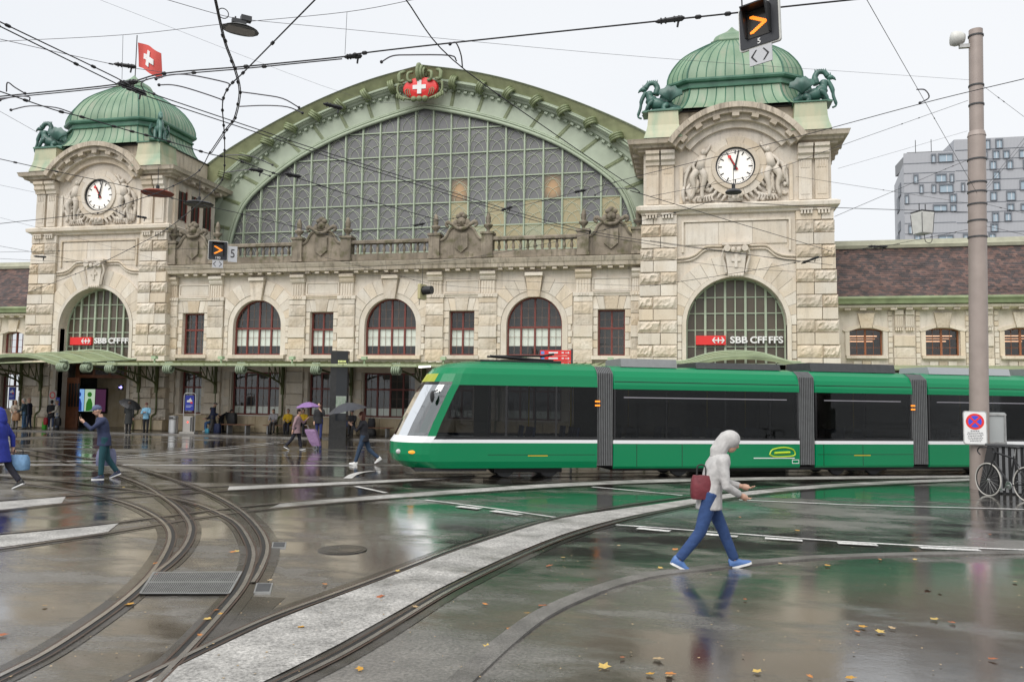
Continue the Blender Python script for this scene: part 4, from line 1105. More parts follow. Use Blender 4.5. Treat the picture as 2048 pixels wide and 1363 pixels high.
def station_sign(cx, label, loc_y):
    z0 = 4.98
    t = thing('station_sign', label, 'sign', (cx, loc_y, z0), 0, local=True)
    MB().box(-2.08,-.62,-.10,.06,0,.46).build('red_panel', RED, t)
    # double arrow with cross
    a = MB(); c = -.98; y0, y1, zc = -.125, -.101, .23
    a.box(c-.27, c+.27, y0, y1, zc-.028, zc+.028); a.box(c-.03, c+.03, y0, y1, zc-.14, zc-.0285); a.box(c-.03, c+.03, y0, y1, zc+.0285, zc+.14)
    for s in (-1, 1):
        a.prism([(c+s*.13,zc+.15),(c+s*.19,zc+.15),(c+s*.31,zc),(c+s*.19,zc-.15),(c+s*.13,zc-.15),(c+s*.24,zc)], y0-.002, y1)
    a.build('arrow_symbol', WHITE, t)
    x = -.42
    for wtxt, wx, wwd in (('SBB', .0, .84), ('CFF', .94, .80), ('FFS', 1.76, .68)):
        me = text_mesh(wtxt, .46, WHITE, .05, .012)
        xs = [v.co.x for v in me.vertices]; wd = max(xs)-min(xs)
        o = bpy.data.objects.new('lettering', me); COL.objects.link(o); o.parent = t
        o.rotation_euler = (PI/2, 0, 0); o.location = (wx, -.06, .23); o.scale = (wwd/wd, 1.0, 1)
    return t
def tower(cx, label, side):
    """side = +1: right tower, -1: left tower"""
    tw = thing('clock_tower', label, 'clock tower', (cx, YC, 0), 0, 'domed clock towers of the station')
    op = (cx, 2.40, 0.06, 5.93, 2.40)
    b = MB(); wallpanel(b, cx-4.5, cx+4.5, 0.06, 12.0, -.45, .35, [op], 28)
    for s in (-1, 1): b.box(*sorted((cx+s*4.5, cx+s*4.05)), .35, YBK, .06, 12.0)
    b.box(cx-4.05, cx+4.05, YBK-.3, YBK, .06, 12.0); b.box(cx-4.049, cx+4.049, .351, YBK-.301, 9.2, 11.99)
    b.build('wall', S_WALL, tw)
    MB().box(cx-4.05, cx+4.05, 3.4, 3.5, .06, 9.2).build('interior', INT, tw)
    MB().box(cx-4.52, cx+4.52, -.5, YBK, 12.001, 15.2).build('clock_stage', S_WALL, tw)
    hwz = lambda z: interp([(0, 4.98), (4.2, 4.82), (11.0, 4.60)], z)
    z = .06; k = 0
    while z < 11.3:
        h = .61; z1 = min(z+h, 11.52); ro = k % 2 == 1
        H_ = hwz(z+.3)
        sp = 2.84 + (.82 if k % 4 < 2 else 1.18)
        for s in (-1, 1):
            e = H_ + (.03 if ro else 0)
            for a, c in ((2.84, sp), (sp, e)):
                if z < .5: block(tw, *sorted((cx+s*a, cx+s*c)), -.78, .25, z, z1, False, 'stone_block', BF)
                else: block(tw, *sorted((cx+s*a, cx+s*c)), -.73 if ro else -.64, .25 if a != 2.84 else -.2, z, z1, ro)
            # return blocks along the side wall
            yy = .26
            if z > 9.0 or (s != -side):
                while yy < YBK-1.5:
                    ln = random.uniform(1.1, 1.6)
                    o = block(tw, *sorted((cx+s*4.3, cx+s*(H_-.12))), yy, yy+ln-.01, z, z1, False); yy += ln
        z += h; k += 1
    # smooth lower reveal and archivolt
    ar = MB().arc(cx, 5.93, 2.40, 2.60, 0, PI, -.62, -.1, 32)
    for s in (-1, 1): ar.box(*sorted((cx+s*2.40, cx+s*2.60)), -.62, -.1, .06, 5.93)
    ar.build('archivolt', S_SM, tw)
    nv = 8; ka = .165
    for s in (0, 1):
        for k in range(nv):
            a0 = lerp(0.0, PI/2-ka, k/nv); a1 = lerp(0.0, PI/2-ka, (k+1)/nv)
            if s: a0, a1 = PI-a1, PI-a0
            vous(tw, cx, 5.93, 2.61, 3.52, 2.83, a0, a1, -.58, -.3, S_SM)
    for s in (-1, 1):
        z = .06
        for k in range(14):
            z1 = min(z+.42, 5.92)
            if z < 5.85: block(tw, *sorted((cx+s*2.61, cx+s*2.83)), -.58, -.3, z, z1, False)
            z += .42
    ks = MB().prism([(cx-.36,8.28),(cx+.36,8.28),(cx+.52,9.72),(cx-.52,9.72)], -.80, -.3).build('keystone', S_CARVE, tw)
    c_ = MB().box(cx-.07, cx+.07, -.86, -.80, 8.75, 9.4); c_.box(cx-.22, cx-.071, -.86, -.80, 9.05, 9.2); c_.box(cx+.071, cx+.22, -.86, -.80, 9.05, 9.2)
    c_.build('carved_cross', S_CARVE, ks)
    cp = MB().box(cx-.66, cx+.66, -.92, -.3, 9.86, 9.98); cp.box(cx-.56, cx+.56, -.84, -.3, 9.72, 9.86)
    for s in (-1, 1):
        cp.lathe([(.16,-.12),(.17,0),(.16,.12)], (cx+s*.42, -.9, 9.68), 12, 'y'); cp.ball((cx+s*.14,-.92,9.62), .12, .08, .14)
        cp.tube(catmull([(cx+s*.56,-.84,9.7),(cx+s*.66,-.8,9.3),(cx+s*.55,-.8,8.9),(cx+s*.48,-.78,8.5)], 3), .06, 5)
    for q in range(5): cp.ball((cx-.28+.14*q, -.82, 8.36), .08, .08, .09, 7, 5)
    cp.build('keystone_capital', S_CARVE, ks, smooth=False)
    for off, rr in ((0, .055), (-.16, .035)):
        for s in (-1, 1):
            MB().tube(catmull([(cx+s*2.82,-.50,9.30+off),(cx+s*2.3,-.52,9.34+off),(cx+s*1.9,-.53,9.50+off),(cx+s*1.6,-.53,9.76+off),(cx+s*1.35,-.53,9.87+off),(cx+s*.62,-.53,9.87+off)], 4), rr, 6).build('hood_moulding', S_SM, tw)
    for i in range(3): block(tw, cx-2.44+1.63*i, cx-2.44+1.63*(i+1), -.50, -.4, 9.95, 11.08, False, 'panel_stone')
    pf = MB()
    for a in ((-2.62,2.62,11.12,11.22),(-2.62,-2.52,9.6,11.12),(2.52,2.62,9.6,11.12)): pf.box(cx+a[0], cx+a[1], -.56, -.4, a[2], a[3])
    pf.build('panel_frame', S_SM, tw)
    # string course
    rect = [(cx-4.52,YBK),(cx-4.52,-.5),(cx+4.52,-.5),(cx+4.52,YBK)]
    sweep2(MB(), rect, [(-.05,11.52),(.10,11.54),(.14,11.64),(.34,11.74),(.36,11.92),(.18,12.02),(-.05,12.06)]).build('string_course', S_SM, tw)
    gt_me = MB()
    for i in range(4): gt_me.box(-.26+i*.15, -.17+i*.15, -.08, .05, -.09, .09)
    gt_me.box(-.30,.30,-.10,.05,.09,.16); gm_ = gt_me.mesh('guttae', S_SM)
    for s in (-1, 1):
        for d_ in (3.32, 4.12): inst('guttae', gm_, tw, (cx+s*d_, -.70, 11.42))
    # clock stage: pilasters, brackets, relief panel
    for s in (-1, 1):
        for d_ in (3.30, 4.06):
            pb = MB().box(cx+s*d_-.30, cx+s*d_+.30, -.68, -.45, 12.05, 14.05); pb.box(cx+s*d_-.21, cx+s*d_+.21, -.70, -.679, 12.3, 13.5)
            for i in range(4): pb.box(cx+s*d_-.2+i*.115, cx+s*d_-.145+i*.115, -.71, -.679, 13.62, 13.98)
            pb.build('pilaster', S_SM, tw)
            MB().prismx([(-.45,14.05),(-.76,14.05),(-.78,14.2),(-.90,14.3),(-.90,14.52),(-1.0,14.6),(-1.0,14.76),(-.45,14.76)], cx+s*d_-.34, cx+s*d_+.34).build('bracket', S_SM, tw)
        if s == -side or True:
            for yq in (0.6, 2.2, 3.8):
                pass
    MB().box(cx-2.72, cx+2.72, -.52, -.45, 12.05, 13.7).build('relief_field', S_CARVE, tw)
    for s in (-1, 1):
        MB().box(*sorted((cx+s*2.56, cx+s*2.72)), -.62, -.5, 12.06, 13.95).build('relief_border', S_SM, tw)
        relief(tw, cx, s)
    MB().arc(cx, 13.84, .96, 1.16, 0, 2*PI, -.80, -.5, 44).build('dial_ring', S_SM, tw)
    for k in range(10): MB().arc(cx, 13.84, 1.165, 1.50, 2*PI*k/10+.006, 2*PI*(k+1)/10-.006, -.72, -.5, 6).build('dial_surround_stone', S_SM, tw)
    sb = MB()
    for s in (-1, 1):
        for k in range(7):
            q0 = R(-72+9*k) if s > 0 else R(252-9*k)
            P = [(cx+(1.50+.0*j)*math.cos(q0)+s*.07*j, -.62-.02*(j % 2), 13.84+1.50*math.sin(q0)-.10*j+.03*k) for j in range(4)]
            sb.tube(P, [.10,.09,.07,.04], 5)
    sb.ball((cx, -.72, 12.28), .30, .16, .18); sb.box(cx-.34, cx+.34, -.80, -.5, 12.06, 12.42)
    for q in range(3): sb.ball((cx-.26+.26*q, -.84, 12.36), .12, .08, .13, 7, 5)
    sb.build('carved_wreath', S_CARVE, tw, smooth=True)
    clock(tw, cx, 13.84, -.62)
    # segmental hood over the dial
    hz = 12.94; ha = math.acos(3.30/3.93)
    nst = 11
    for k in range(nst):
        a0 = lerp(ha, PI-ha, k/nst)+.0015; a1 = lerp(ha, PI-ha, (k+1)/nst)-.0015
        sg = MB().arc(cx, hz, 3.66, 3.93, a0, a1, -1.48, .3, 4); sg.arc(cx, hz, 3.46, 3.66, a0, a1, -1.30, .3, 4); sg.build('hood_stone', S_CORN, tw)
    MB().arc(cx, hz, 3.18, 3.46, ha+.03, PI-ha-.03, -.98, .2, 30).build('hood_soffit_arch', S_SM, tw)
    MB().arc(cx, hz, 2.86, 3.18, ha+.12, PI-ha-.12, -.74, .2, 30).build('tympanum_arch', S_SM, tw)
    MB().arc(cx, hz, .5, 2.86, ha+.15, PI-ha-.15, -.54, .2, 24).build('tympanum', S_CARVE, tw)
    for k in range(7):
        a = lerp(ha+.16, PI-ha-.16, k/6)
        o = inst('modillion', dn, tw, (cx+3.36*math.cos(a), -1.14, hz+3.36*math.sin(a)), (.34, .34, .18), (0, -(a-PI/2), 0))
    # main cornice, broken by the hood
    cpath = [(cx-3.05,-.5),(cx-4.52,-.5),(cx-4.52,YBK),(cx+4.52,YBK),(cx+4.52,-.5),(cx+3.05,-.5)]
    pr = [(-.1,14.74),(.28,14.76),(.30,14.86),(.50,14.90),(.56,15.02),(.72,15.06),(.76,15.20),(.80,15.28),(.30,15.40),(-.1,15.42)]
    sweep2(MB(), cpath[::-1], pr).build('main_cornice', S_CORN, tw)
    for s in (-1, 1):
        for q in range(5): inst('modillion', dn, tw, (cx+s*4.86, .1+.95*q, 14.80), (.5, .3, .16))
    # attic and corner pedestals with copper cladding
    MB().box(cx-3.95, cx+3.95, -.42, YBK-.1, 15.2, 16.80).build('attic', S_CORN, tw)
    MB().box(cx-4.02, cx+4.02, -.62, YBK, 16.802, 16.87).build('attic_ledge', BLACK, tw)
    for s in (-1, 1):
        for f in (-1,):
            px_, py_ = cx+s*3.52, -.38
            rw = []
            for zz, hw in ((15.30,.95),(15.5,.90),(15.7,.84),(16.0,.78),(16.62,.74),(16.72,.74)):
                rw.append([(px_-hw, py_-hw, zz), (px_+hw, py_-hw, zz), (px_+hw, py_+hw, zz), (px_-hw, py_+hw, zz)])
            mb = MB().grid(rw, True); mb.add(rw[-1], [(0,1,2,3)])
            mb.build('corner_pedestal', COP_ST, tw)
            MB().box(px_-.80, px_+.80, py_-.80, py_+.80, 16.722, 16.79).build('pedestal_cap', COP_D, tw)
    # dome: skirt, cornice band, bell of standing seam sheets, lantern
    seams = MB()
    for nm, prof in (('dome_sheet', DOME), ('skirt_sheet', SKIRT)):
        for fc in range(8):
            ns = 10 if fc % 2 == 0 else 4
            P = [oct_pts(cx, r) for z, r in prof]
            for j in range(ns):
                rows = []
                for (z, r), pp in zip(prof, P):
                    A, B = Vector(pp[fc]), Vector(pp[(fc+1) % 8]); a = A.lerp(B, j/ns); b2 = A.lerp(B, (j+1)/ns)
                    rows.append([(a.x, a.y, z), (b2.x, b2.y, z)])
                MB().grid(rows).build(nm, COP, tw, fix=False, angle=40)
                seams.tube([r_[0] for r_ in rows], .05 if j == 0 else .026, 4)
    seams.build('standing_seams', COP_D, tw)
    def octband(zr, mat, name):
        rows = [[(x_, y_, z_) for x_, y_ in oct_pts(cx, r_)] for z_, r_ in zr]; MB().grid(rows, True).build(name, mat, tw)
    octband([(18.00,3.10),(18.02,3.26),(18.10,3.28),(18.12,3.18),(18.29,3.20),(18.33,3.36),(18.41,3.42),(18.50,3.42),(18.52,3.32)], COP_D, 'dome_cornice')
    octband([(21.10,1.09),(21.16,1.11),(21.20,1.0),(21.33,.95),(21.48,.86),(21.62,.68),(21.75,.44),(21.88,.25),(22.04,.10),(22.14,.02)], COP, 'lantern_cap')
    # entrance canopy window and glazing
    glaze(tw, cx, 0.12)
    if side < 0:
        sm = MB()
        for yq in (.35, 1.6, 2.85):
            MB().box(cx+4.50, cx+4.56, yq, yq+.75, 12.5, 14.2).build('side_window', plain('side_window_glass', (.03,.025,.022), .2), tw)
            f = MB(); 
            for a in ((yq-.07,yq,12.43,14.27),(yq+.75,yq+.82,12.43,14.27),(yq+.34,yq+.41,12.5,14.2)): f.box(cx+4.50, cx+4.60, a[0], a[1], a[2], a[3])
            f.build('side_window_frame', RED_F, tw)
            MB().box(cx+4.49, cx+4.66, yq-.42, yq-.12, 12.1, 14.5).build('side_pilaster', S_SM, tw)
    return tw
towR = tower(C0+TD, 'clock tower with green copper dome standing beside the tiled right wing', 1)
towL = tower(C0-TD, 'clock tower with green copper dome carrying the flagpole', -1)
station_sign(C0+TD+.15, 'red and white station sign above the entrance behind the tram', -.02)
station_sign(C0-TD+.1, 'red and white station sign above the entrance with open wooden door', -.02)
PX = 3.52
basilisk((C0+TD-PX-.1, -.38, 16.79), PI, 'bronze basilisk on the left front pedestal of the right tower')
basilisk((C0+TD+PX+.1, -.38, 16.79), 0, 'bronze basilisk on the right front pedestal of the right tower')
basilisk((C0-TD-PX-.1, -.38, 16.79), PI+.15, 'bronze basilisk on the left front pedestal of the flag tower')
basilisk((C0-TD+PX+.1, -.38, 16.79), -.9, 'bronze basilisk on the right front pedestal of the flag tower')
# flag on the left tower
fl = thing('flag', 'red flag with white cross flying from a thin pole above the left dome', 'flag', (C0-TD+.05, YC, 22.0), local=True)
MB().tube([(0,0,-.3),(0,0,2.75)], .03, 6).build('flagpole', DGREY, fl)
def flagpt(u, v): return (.04+1.75*u, .20*math.sin(u*6+v*1.2)+.05, 2.3-1.6*v-.75*u+.12*math.sin(u*5+v))
def cloth(u0, u1, v0, v1, off, nm, mat):
    for sg in (1,):
        rows = [[tuple(Vector(flagpt(lerp(u0, u1, i/8), lerp(v0, v1, k/4)))+Vector((0, off, 0))) for i in range(9)] for k in range(5)]
        rows2 = [[(x_, y_+.02, z_) for x_, y_, z_ in r] for r in rows]
        mb = MB().grid(rows); mb.grid(rows2); mb.build(nm, mat, fl, smooth=True, fix=False)
cloth(0, 1, 0, 1, 0, 'cloth', plain('flag_red', (.60,.085,.07), .7))
cloth(.38, .58, .2, .8, -.045, 'cross', WHITE); cloth(.2, .379, .39, .61, -.046, 'cross', WHITE); cloth(.581, .77, .39, .61, -.046, 'cross', WHITE)

# ------------------------------------------------------------------ entrance inside the left tower
cxl = C0-TD
en = thing('entrance_doors', 'brown timber entrance doors and transom standing open below the left tower', 'door', (cxl, 1.0, .06))
WOOD = plain('brown_timber', (.17,.058,.022), .45, var=.25, scale=5)
MB().box(cxl-2.4, cxl+2.4, .95, 1.05, 3.05, 3.95).build('transom_panel', WOOD, en)
for k in range(4): MB().box(cxl-2.1+1.1*k, cxl-1.2+1.1*k, .935, .95, 3.25, 3.85).build('transom_light', plain('dark_red_glass', (.03,.015,.012), .2), en)
dx0_ = fp(127,850,.3).x; dx1_ = fp(154,850,.3).x
dl = MB().box(dx0_, dx1_, .3, .38, .06, 3.04); d1 = dl.build('door_leaf', WOOD, en)
for k in range(4): MB().box(dx0_+.25+.2*k, dx0_+.38+.2*k, .285, .3, 1.3, 2.7).build('door_light', BLACK, d1)
MB().box(dx0_+.2, dx1_-.2, .28, .3, .3, 1.1).build('door_panel', WOOD, d1)
MB().box(cxl-2.2, cxl+2.3, 2.6, 2.7, .06, 3.6).build('hall_wall', S_FOOT, en)
ad = thing('advert_screen', 'lit poster screen with blue and green portraits inside the entrance', 'screen', (fp(181,802,2.5).x+.15, 2.5, fp(181,822,2.5).z), local=True)
MB().box(-1.35,1.05,-.08,.05,-.1,1.45).build('casing', BLACK, ad)
for k, (c1, c2) in enumerate((((.22,.42,.75),(.02,.05,.25)), ((.42,.55,.40),(.03,.16,.02)), ((.06,.02,.05),(.25,.02,.06)))):
    x0 = -1.28+.78*k; pe = plain('poster_ground', c1, .4, emit=c1, es=.55); pd = plain('poster_figure', c2, .4, emit=c2, es=.5)
    pn = MB().box(x0, x0+.72, -.10, -.081, 0, 1.38).build('poster', pe, ad)
    if k < 2:
        fg = MB(); fg.lathe([(.16,-.012),(.16,-.002)], (x0+.36,-.102,1.05), 14, 'y'); fg.prism([(x0+.12,.02),(x0+.6,.02),(x0+.58,.5),(x0+.46,.8),(x0+.28,.8),(x0+.14,.5)], -.112, -.1005); fg.build('portrait', pd, pn)

# ------------------------------------------------------------------ tiled side wings
def tile_mat():
    m, n, b = newmat('roof_tiles')
    g_ = N(n, 'ShaderNodeNewGeometry'); r = N(n, 'ShaderNodeValToRGB'); e = r.color_ramp.elements
    e[0].position = 0; e[0].color = (.05,.042,.042,1); e[1].position = 1; e[1].color = (.17,.10,.08,1)
    x = e.new(.35); x.color = (.075,.055,.052,1); x = e.new(.6); x.color = (.12,.07,.06,1)
    L(n, g_.outputs['Random Per Island'], r.inputs[0])
    z = N(n, 'ShaderNodeTexNoise'); z.inputs['Scale'].default_value = 1.2; z.inputs['Detail'].default_value = 6; L(n, g_.outputs['Position'], z.inputs['Vector'])
    mr = N(n, 'ShaderNodeMapRange'); mr.inputs[1].default_value = .35; mr.inputs[2].default_value = .7; mr.inputs[3].default_value = .6; mr.inputs[4].default_value = 1.3
    h = N(n, 'ShaderNodeHueSaturation'); L(n, z.outputs['Fac'], mr.inputs[0]); L(n, mr.outputs[0], h.inputs['Value']); L(n, r.outputs[0], h.inputs['Color'])
    L(n, h.outputs[0], b.inputs['Base Color']); b.inputs['Roughness'].default_value = .5
    return m
TILE = tile_mat()
def side_wing(xa, xb, wins, label, side):
    t = thing('tiled_wing', label, 'building', ((xa+xb)/2, 2, 0))
    ops = [(c, .79, 4.58, 5.80, .16) for c in wins]
    lo = [(c, .79, 1.04, 3.3, 0) for c in wins]
    mb = MB(); wallpanel(mb, xa, xb, 3.6, 7.0, 2.0, 2.4, ops); wallpanel(mb, xa, xb, .06, 3.6, 2.0, 2.4, lo); mb.build('wall', S_WALL, t)
    MB().box(xa, xb, 4.6, 4.7, .06, 7.4).build('interior', INT, t)
    MB().box(xa, xb, 2.4, 4.6, 6.6, 6.7).build('ceiling', GREY, t)
    fmat = BROWN_F if side > 0 else RED_F
    for op in ops:
        wo = window(t, op, 2.28, (0,), (), fmat, 2, (5.0, 5.45), (), munt=fmat, th=.06)
        inst('window_sill', sill, t, (op[0], 1.92, 4.50), (1.95, .3, .15))
        for s in (-1, 1):
            MB().box(*sorted((op[0]+s*.79, op[0]+s*1.0)), 1.93, 2.02, 4.58, 5.80).build('jamb_stone', S_SM, t)
            MB().prism([(op[0]+s*.30,5.98),(op[0]+s*.30,6.14),(op[0]+s*.8,6.02),(op[0]+s*1.12,5.86),(op[0]+s*1.0,5.78),(op[0]+s*.79,5.82)], 1.90, 2.02).build('hood_stone', S_SM, t)
        MB().prism([(op[0]-.26,5.97),(op[0]+.26,5.97),(op[0]+.40,6.72),(op[0]-.40,6.72)], 1.86, 2.02).build('keystone', S_RO, t)
        for q in range(3): MB().box(op[0]-.62+.42*q, op[0]-.24+.42*q, 1.93, 2.02, 3.7, 4.3).build('apron_stone', S_RO if q == 1 else S_SM, t)
        if side > 0:
            for q in range(3):
                tl = MB().box(op[0]-.7, op[0]+.72, 3.0+.5*q, 3.06+.5*q, 5.62-.10*q+.0, 5.66-.10*q)
                tl.build('strip_light', plain('strip_light_glow', (.8,.6,.45), .5, emit=(1.0,.55,.32), es=0.9), t)
    for op in lo: window(t, op, 2.28, (0,), (2.5,), fmat, 2, (), (), th=.06)
    sp = wins[1]-wins[0] if len(wins) > 1 else 3.55
    for c in [w_+sp/2 for w_ in wins] + [wins[0]-sp/2]:
        if not (xa+.2 < c < xb-.2): continue
        z = 1.0; k = 0
        while z < 5.6: block(t, c-.5, c+.5, 1.84 if k % 2 else 1.88, 2.02, z, z+.57, k % 2 == 0); z += .575; k += 1
        for s in (-1, 1):
            z = 1.0
            while z < 6.7: block(t, *sorted((c+s*.54, c+s*.74)), 1.93, 2.02, z, z+.26, False); z += .265
            pl = MB().box(c+s*.25-.2, c+s*.25+.2, 1.86, 2.02, 6.0, 6.62); pl.box(c+s*.25-.2, c+s*.25+.2, 1.78, 2.02, 6.62, 6.86)
            for i in range(4): pl.box(c+s*.25-.17+i*.1, c+s*.25-.12+i*.1, 1.83, 1.86, 6.05, 6.55)
            pl.build('fluted_bracket', S_SM, t)
            gq = MB()
            for i in range(4): gq.box(c+s*.25-.18+i*.1, c+s*.25-.11+i*.1, 1.80, 1.95, 5.82, 5.97)
            gq.build('guttae', S_SM, t)
    x = xa
    while x < xb-.05:
        w_ = min(xb-x, 2.0); MB().prismx([(2.05,6.86),(1.9,6.88),(1.55,6.98),(1.52,7.10),(2.05,7.12)], x, x+w_-.01).build('cornice_stone', S_SM, t); x += w_
    x = xa+.3
    while x < xb: inst('dentil', dn, t, (x, 1.74, 6.90), (.3, .32, .1)); x += .72
    MB().prismx([(1.95,7.12),(1.40,7.14),(1.36,7.28),(1.28,7.40),(1.30,7.50),(1.42,7.52),(1.5,7.44),(1.95,7.44)], xa, xb).build('gutter', GRN_C, t)
    # tiled slope in two pitches
    tm = MB(); prof = [(1.45,7.50),(2.25,8.02),(5.05,10.62)]; rows = []
    seglen = [math.dist(prof[i], prof[i+1]) for i in range(2)]
    d = 0; rw = 0
    while d < sum(seglen)-.02:
        i = 0 if d < seglen[0] else 1; u = (d-(seglen[0] if i else 0))/seglen[i]
        y_ = lerp(prof[i][0], prof[i+1][0], u); z_ = lerp(prof[i][1], prof[i+1][1], u)
        dy, dz = (prof[i+1][0]-prof[i][0])/seglen[i], (prof[i+1][1]-prof[i][1])/seglen[i]
        ex = .17; x = xa - (.1 if rw % 2 else 0)
        while x < xb:
            tw_ = .195; j = random.uniform(-.006,.01)
            tm.add([(x, y_-.0, z_+.035+j), (x+tw_, y_, z_+.035+j), (x+tw_, y_+dy*ex*1.15, z_+dz*ex*1.15+.004), (x, y_+dy*ex*1.15, z_+dz*ex*1.15+.004), (x, y_, z_), (x+tw_, y_, z_)], [(0,1,2,3),(4,5,1,0)])
            x += .2
        d += ex; rw += 1
    o = tm.build('roof_tiles', TILE, t, fix=False); o['kind'] = 'stuff'
    MB().prismx([(1.45,7.46),(2.25,7.98),(5.05,10.58),(9,7.0),(2.0,7.0)], xa, xb).build('roof_deck', DGREY, t)
    MB().prismx([(4.85,10.55),(4.80,10.72),(4.95,10.80),(5.0,11.02),(5.6,11.04),(5.6,10.5)], xa, xb).build('ridge_flashing', plain('ridge_zinc', (.40,.40,.30), .5, var=.2, scale=2), t)
    block(t, xa, xb, 1.84, 2.02, .06, .98, False, 'plinth_block', BF)
side_wing(C0+TD+4.55, C0+TD+24, [8.78, 12.33, 15.88, 19.43], 'low right wing with brown windows and red tiled roof', 1)
side_wing(C0-TD-24, C0-TD-4.55, [-56.4, -52.8, -49.2, -45.7, -42.15], 'low left wing with red windows and dark tiled roof', -1)

# ------------------------------------------------------------------ canopy along the front
can = thing('entrance_canopy', 'long pale green iron canopy with scrolled brackets along the station front', 'canopy', (C0, -2.2, 0))
YF = -4.5
def czz(y): return lerp(4.06, 3.66, y/YF)
xa = C0-TD+2.95; xb = C0+TD-2.95; npan = 34
for i in range(npan):
    x0 = lerp(xa, xb, i/npan); x1 = lerp(xa, xb, (i+1)/npan)
    MB().add([(x0+.03,-.1,czz(-.1)),(x1-.03,-.1,czz(-.1)),(x1-.03,YF,czz(YF)),(x0+.03,YF,czz(YF))]+[(x0+.03,-.1,czz(-.1)-.03),(x1-.03,-.1,czz(-.1)-.03),(x1-.03,YF,czz(YF)-.03),(x0+.03,YF,czz(YF)-.03)],
             [(0,1,2,3),(7,6,5,4),(0,4,5,1),(1,5,6,2),(2,6,7,3),(3,7,4,0)]).build('roof_panel', GRN_C, can)
ribs = MB()
for i in range(npan*2+1):
    x0 = lerp(xa, xb, i/(npan*2)); ribs.tube([(x0,-.05,czz(-.05)+.02),(x0,YF,czz(YF)+.02)], .022, 4)
ribs.build('roof_ribs', GRN_O, can)
MB().prismx([(YF+.06,3.58),(YF-.10,3.58),(YF-.14,3.62),(YF-.14,3.72),(YF-.08,3.74),(YF+.06,3.72)], xa, xb).build('front_gutter', plain('canopy_edge', (.33,.38,.23), .45, var=.2), can)
for q in range(24):
    x0 = lerp(xa, xb, (q+.5)/24); MB().box(x0-.04, x0+.04, YF-.16, YF-.135, 3.60, 3.73).build('gutter_clip', GRN_S, can)
sc_me = MB(); 
for o_ in (-.16, -.05, .06, .17):
    pa = []
    for j in range(20):
        q = R(90+420*j/19); rr = .30-.010*j; pa.append((o_, -math.cos(q)*rr, math.sin(q)*rr))
    sc_me.tube(pa, .05, 6)
sc_me.lathe([(.12,-.2),(.12,.22)], (0,0,0), 10, 'x')
sc_me = sc_me.mesh('scroll', plain('scroll_grey_green', (.26,.32,.22), .45, var=.2), True)
def bracket(x, y0, tip=YF):
    mb = MB(); mb.box(x-.07, x+.07, y0-.16, y0, 2.2, 3.9)
    arc_ = catmull([(x,y0-.1,2.30),(x,y0-.25,2.75),(x,y0-1.0,3.02),(x,y0-2.2,3.28),(x,tip+.15,3.50)], 5)
    mb.tube(arc_, .055, 6)
    mb.tube([(x,y0-.1,3.86),(x,tip+.1,3.58)], .045, 6)
    bo = mb.build('bracket', GRN_O, can)
    st = MB()
    for q in (.18,.36,.52,.66):
        p = arc_[int(len(arc_)*q)]; zt = lerp(3.86, 3.58, (y0-.1-p.y)/((y0-.1)-(tip+.1)))
        st.tube([p, (x,p.y,zt)], .035, 5); p2 = arc_[min(len(arc_)-1, int(len(arc_)*(q-.14)))]
        st.tube([p2, (x,p.y-.05,zt)], .026, 5)
    st.build('lattice', GRN_O, bo)
    inst('scroll', sc_me, bo, (x, tip-.1, 3.46))
    MB().tube(catmull([(x,y0-.05,2.3),(x,y0-.05,1.1),(x-.15,y0-.05,.95),(x-.15,y0-.22,.75),(x-.15,y0-.22,.1)], 4), .05, 8).build('downpipe', GRN_O, bo)
for d_ in (2.1, 6.2, 10.35):
    for s in (-1, 1): bracket(C0+s*d_, -.12)
for s in (-1, 1):
    bracket(C0+s*(TD-3.3), -.66, -4.9); bracket(C0+s*(TD+3.3), -.66, -4.9); bracket(C0+s*(TD-4.45), -.66, -4.5); bracket(C0+s*(TD+4.7), -.66, -4.9)
for d_ in (-8.3,-4.2,-.2,4.0,8.1,12.3,-12.3):
    x0 = C0+d_; fb = MB().box(x0-.13, x0+.13, -3.15, -2.9, 4.02, 4.18); fb.box(x0-.03, x0+.03, -3.05, -2.98, 3.82, 4.02); fb.build('floodlight', plain('floodlight_green', (.36,.47,.30), .5), can)
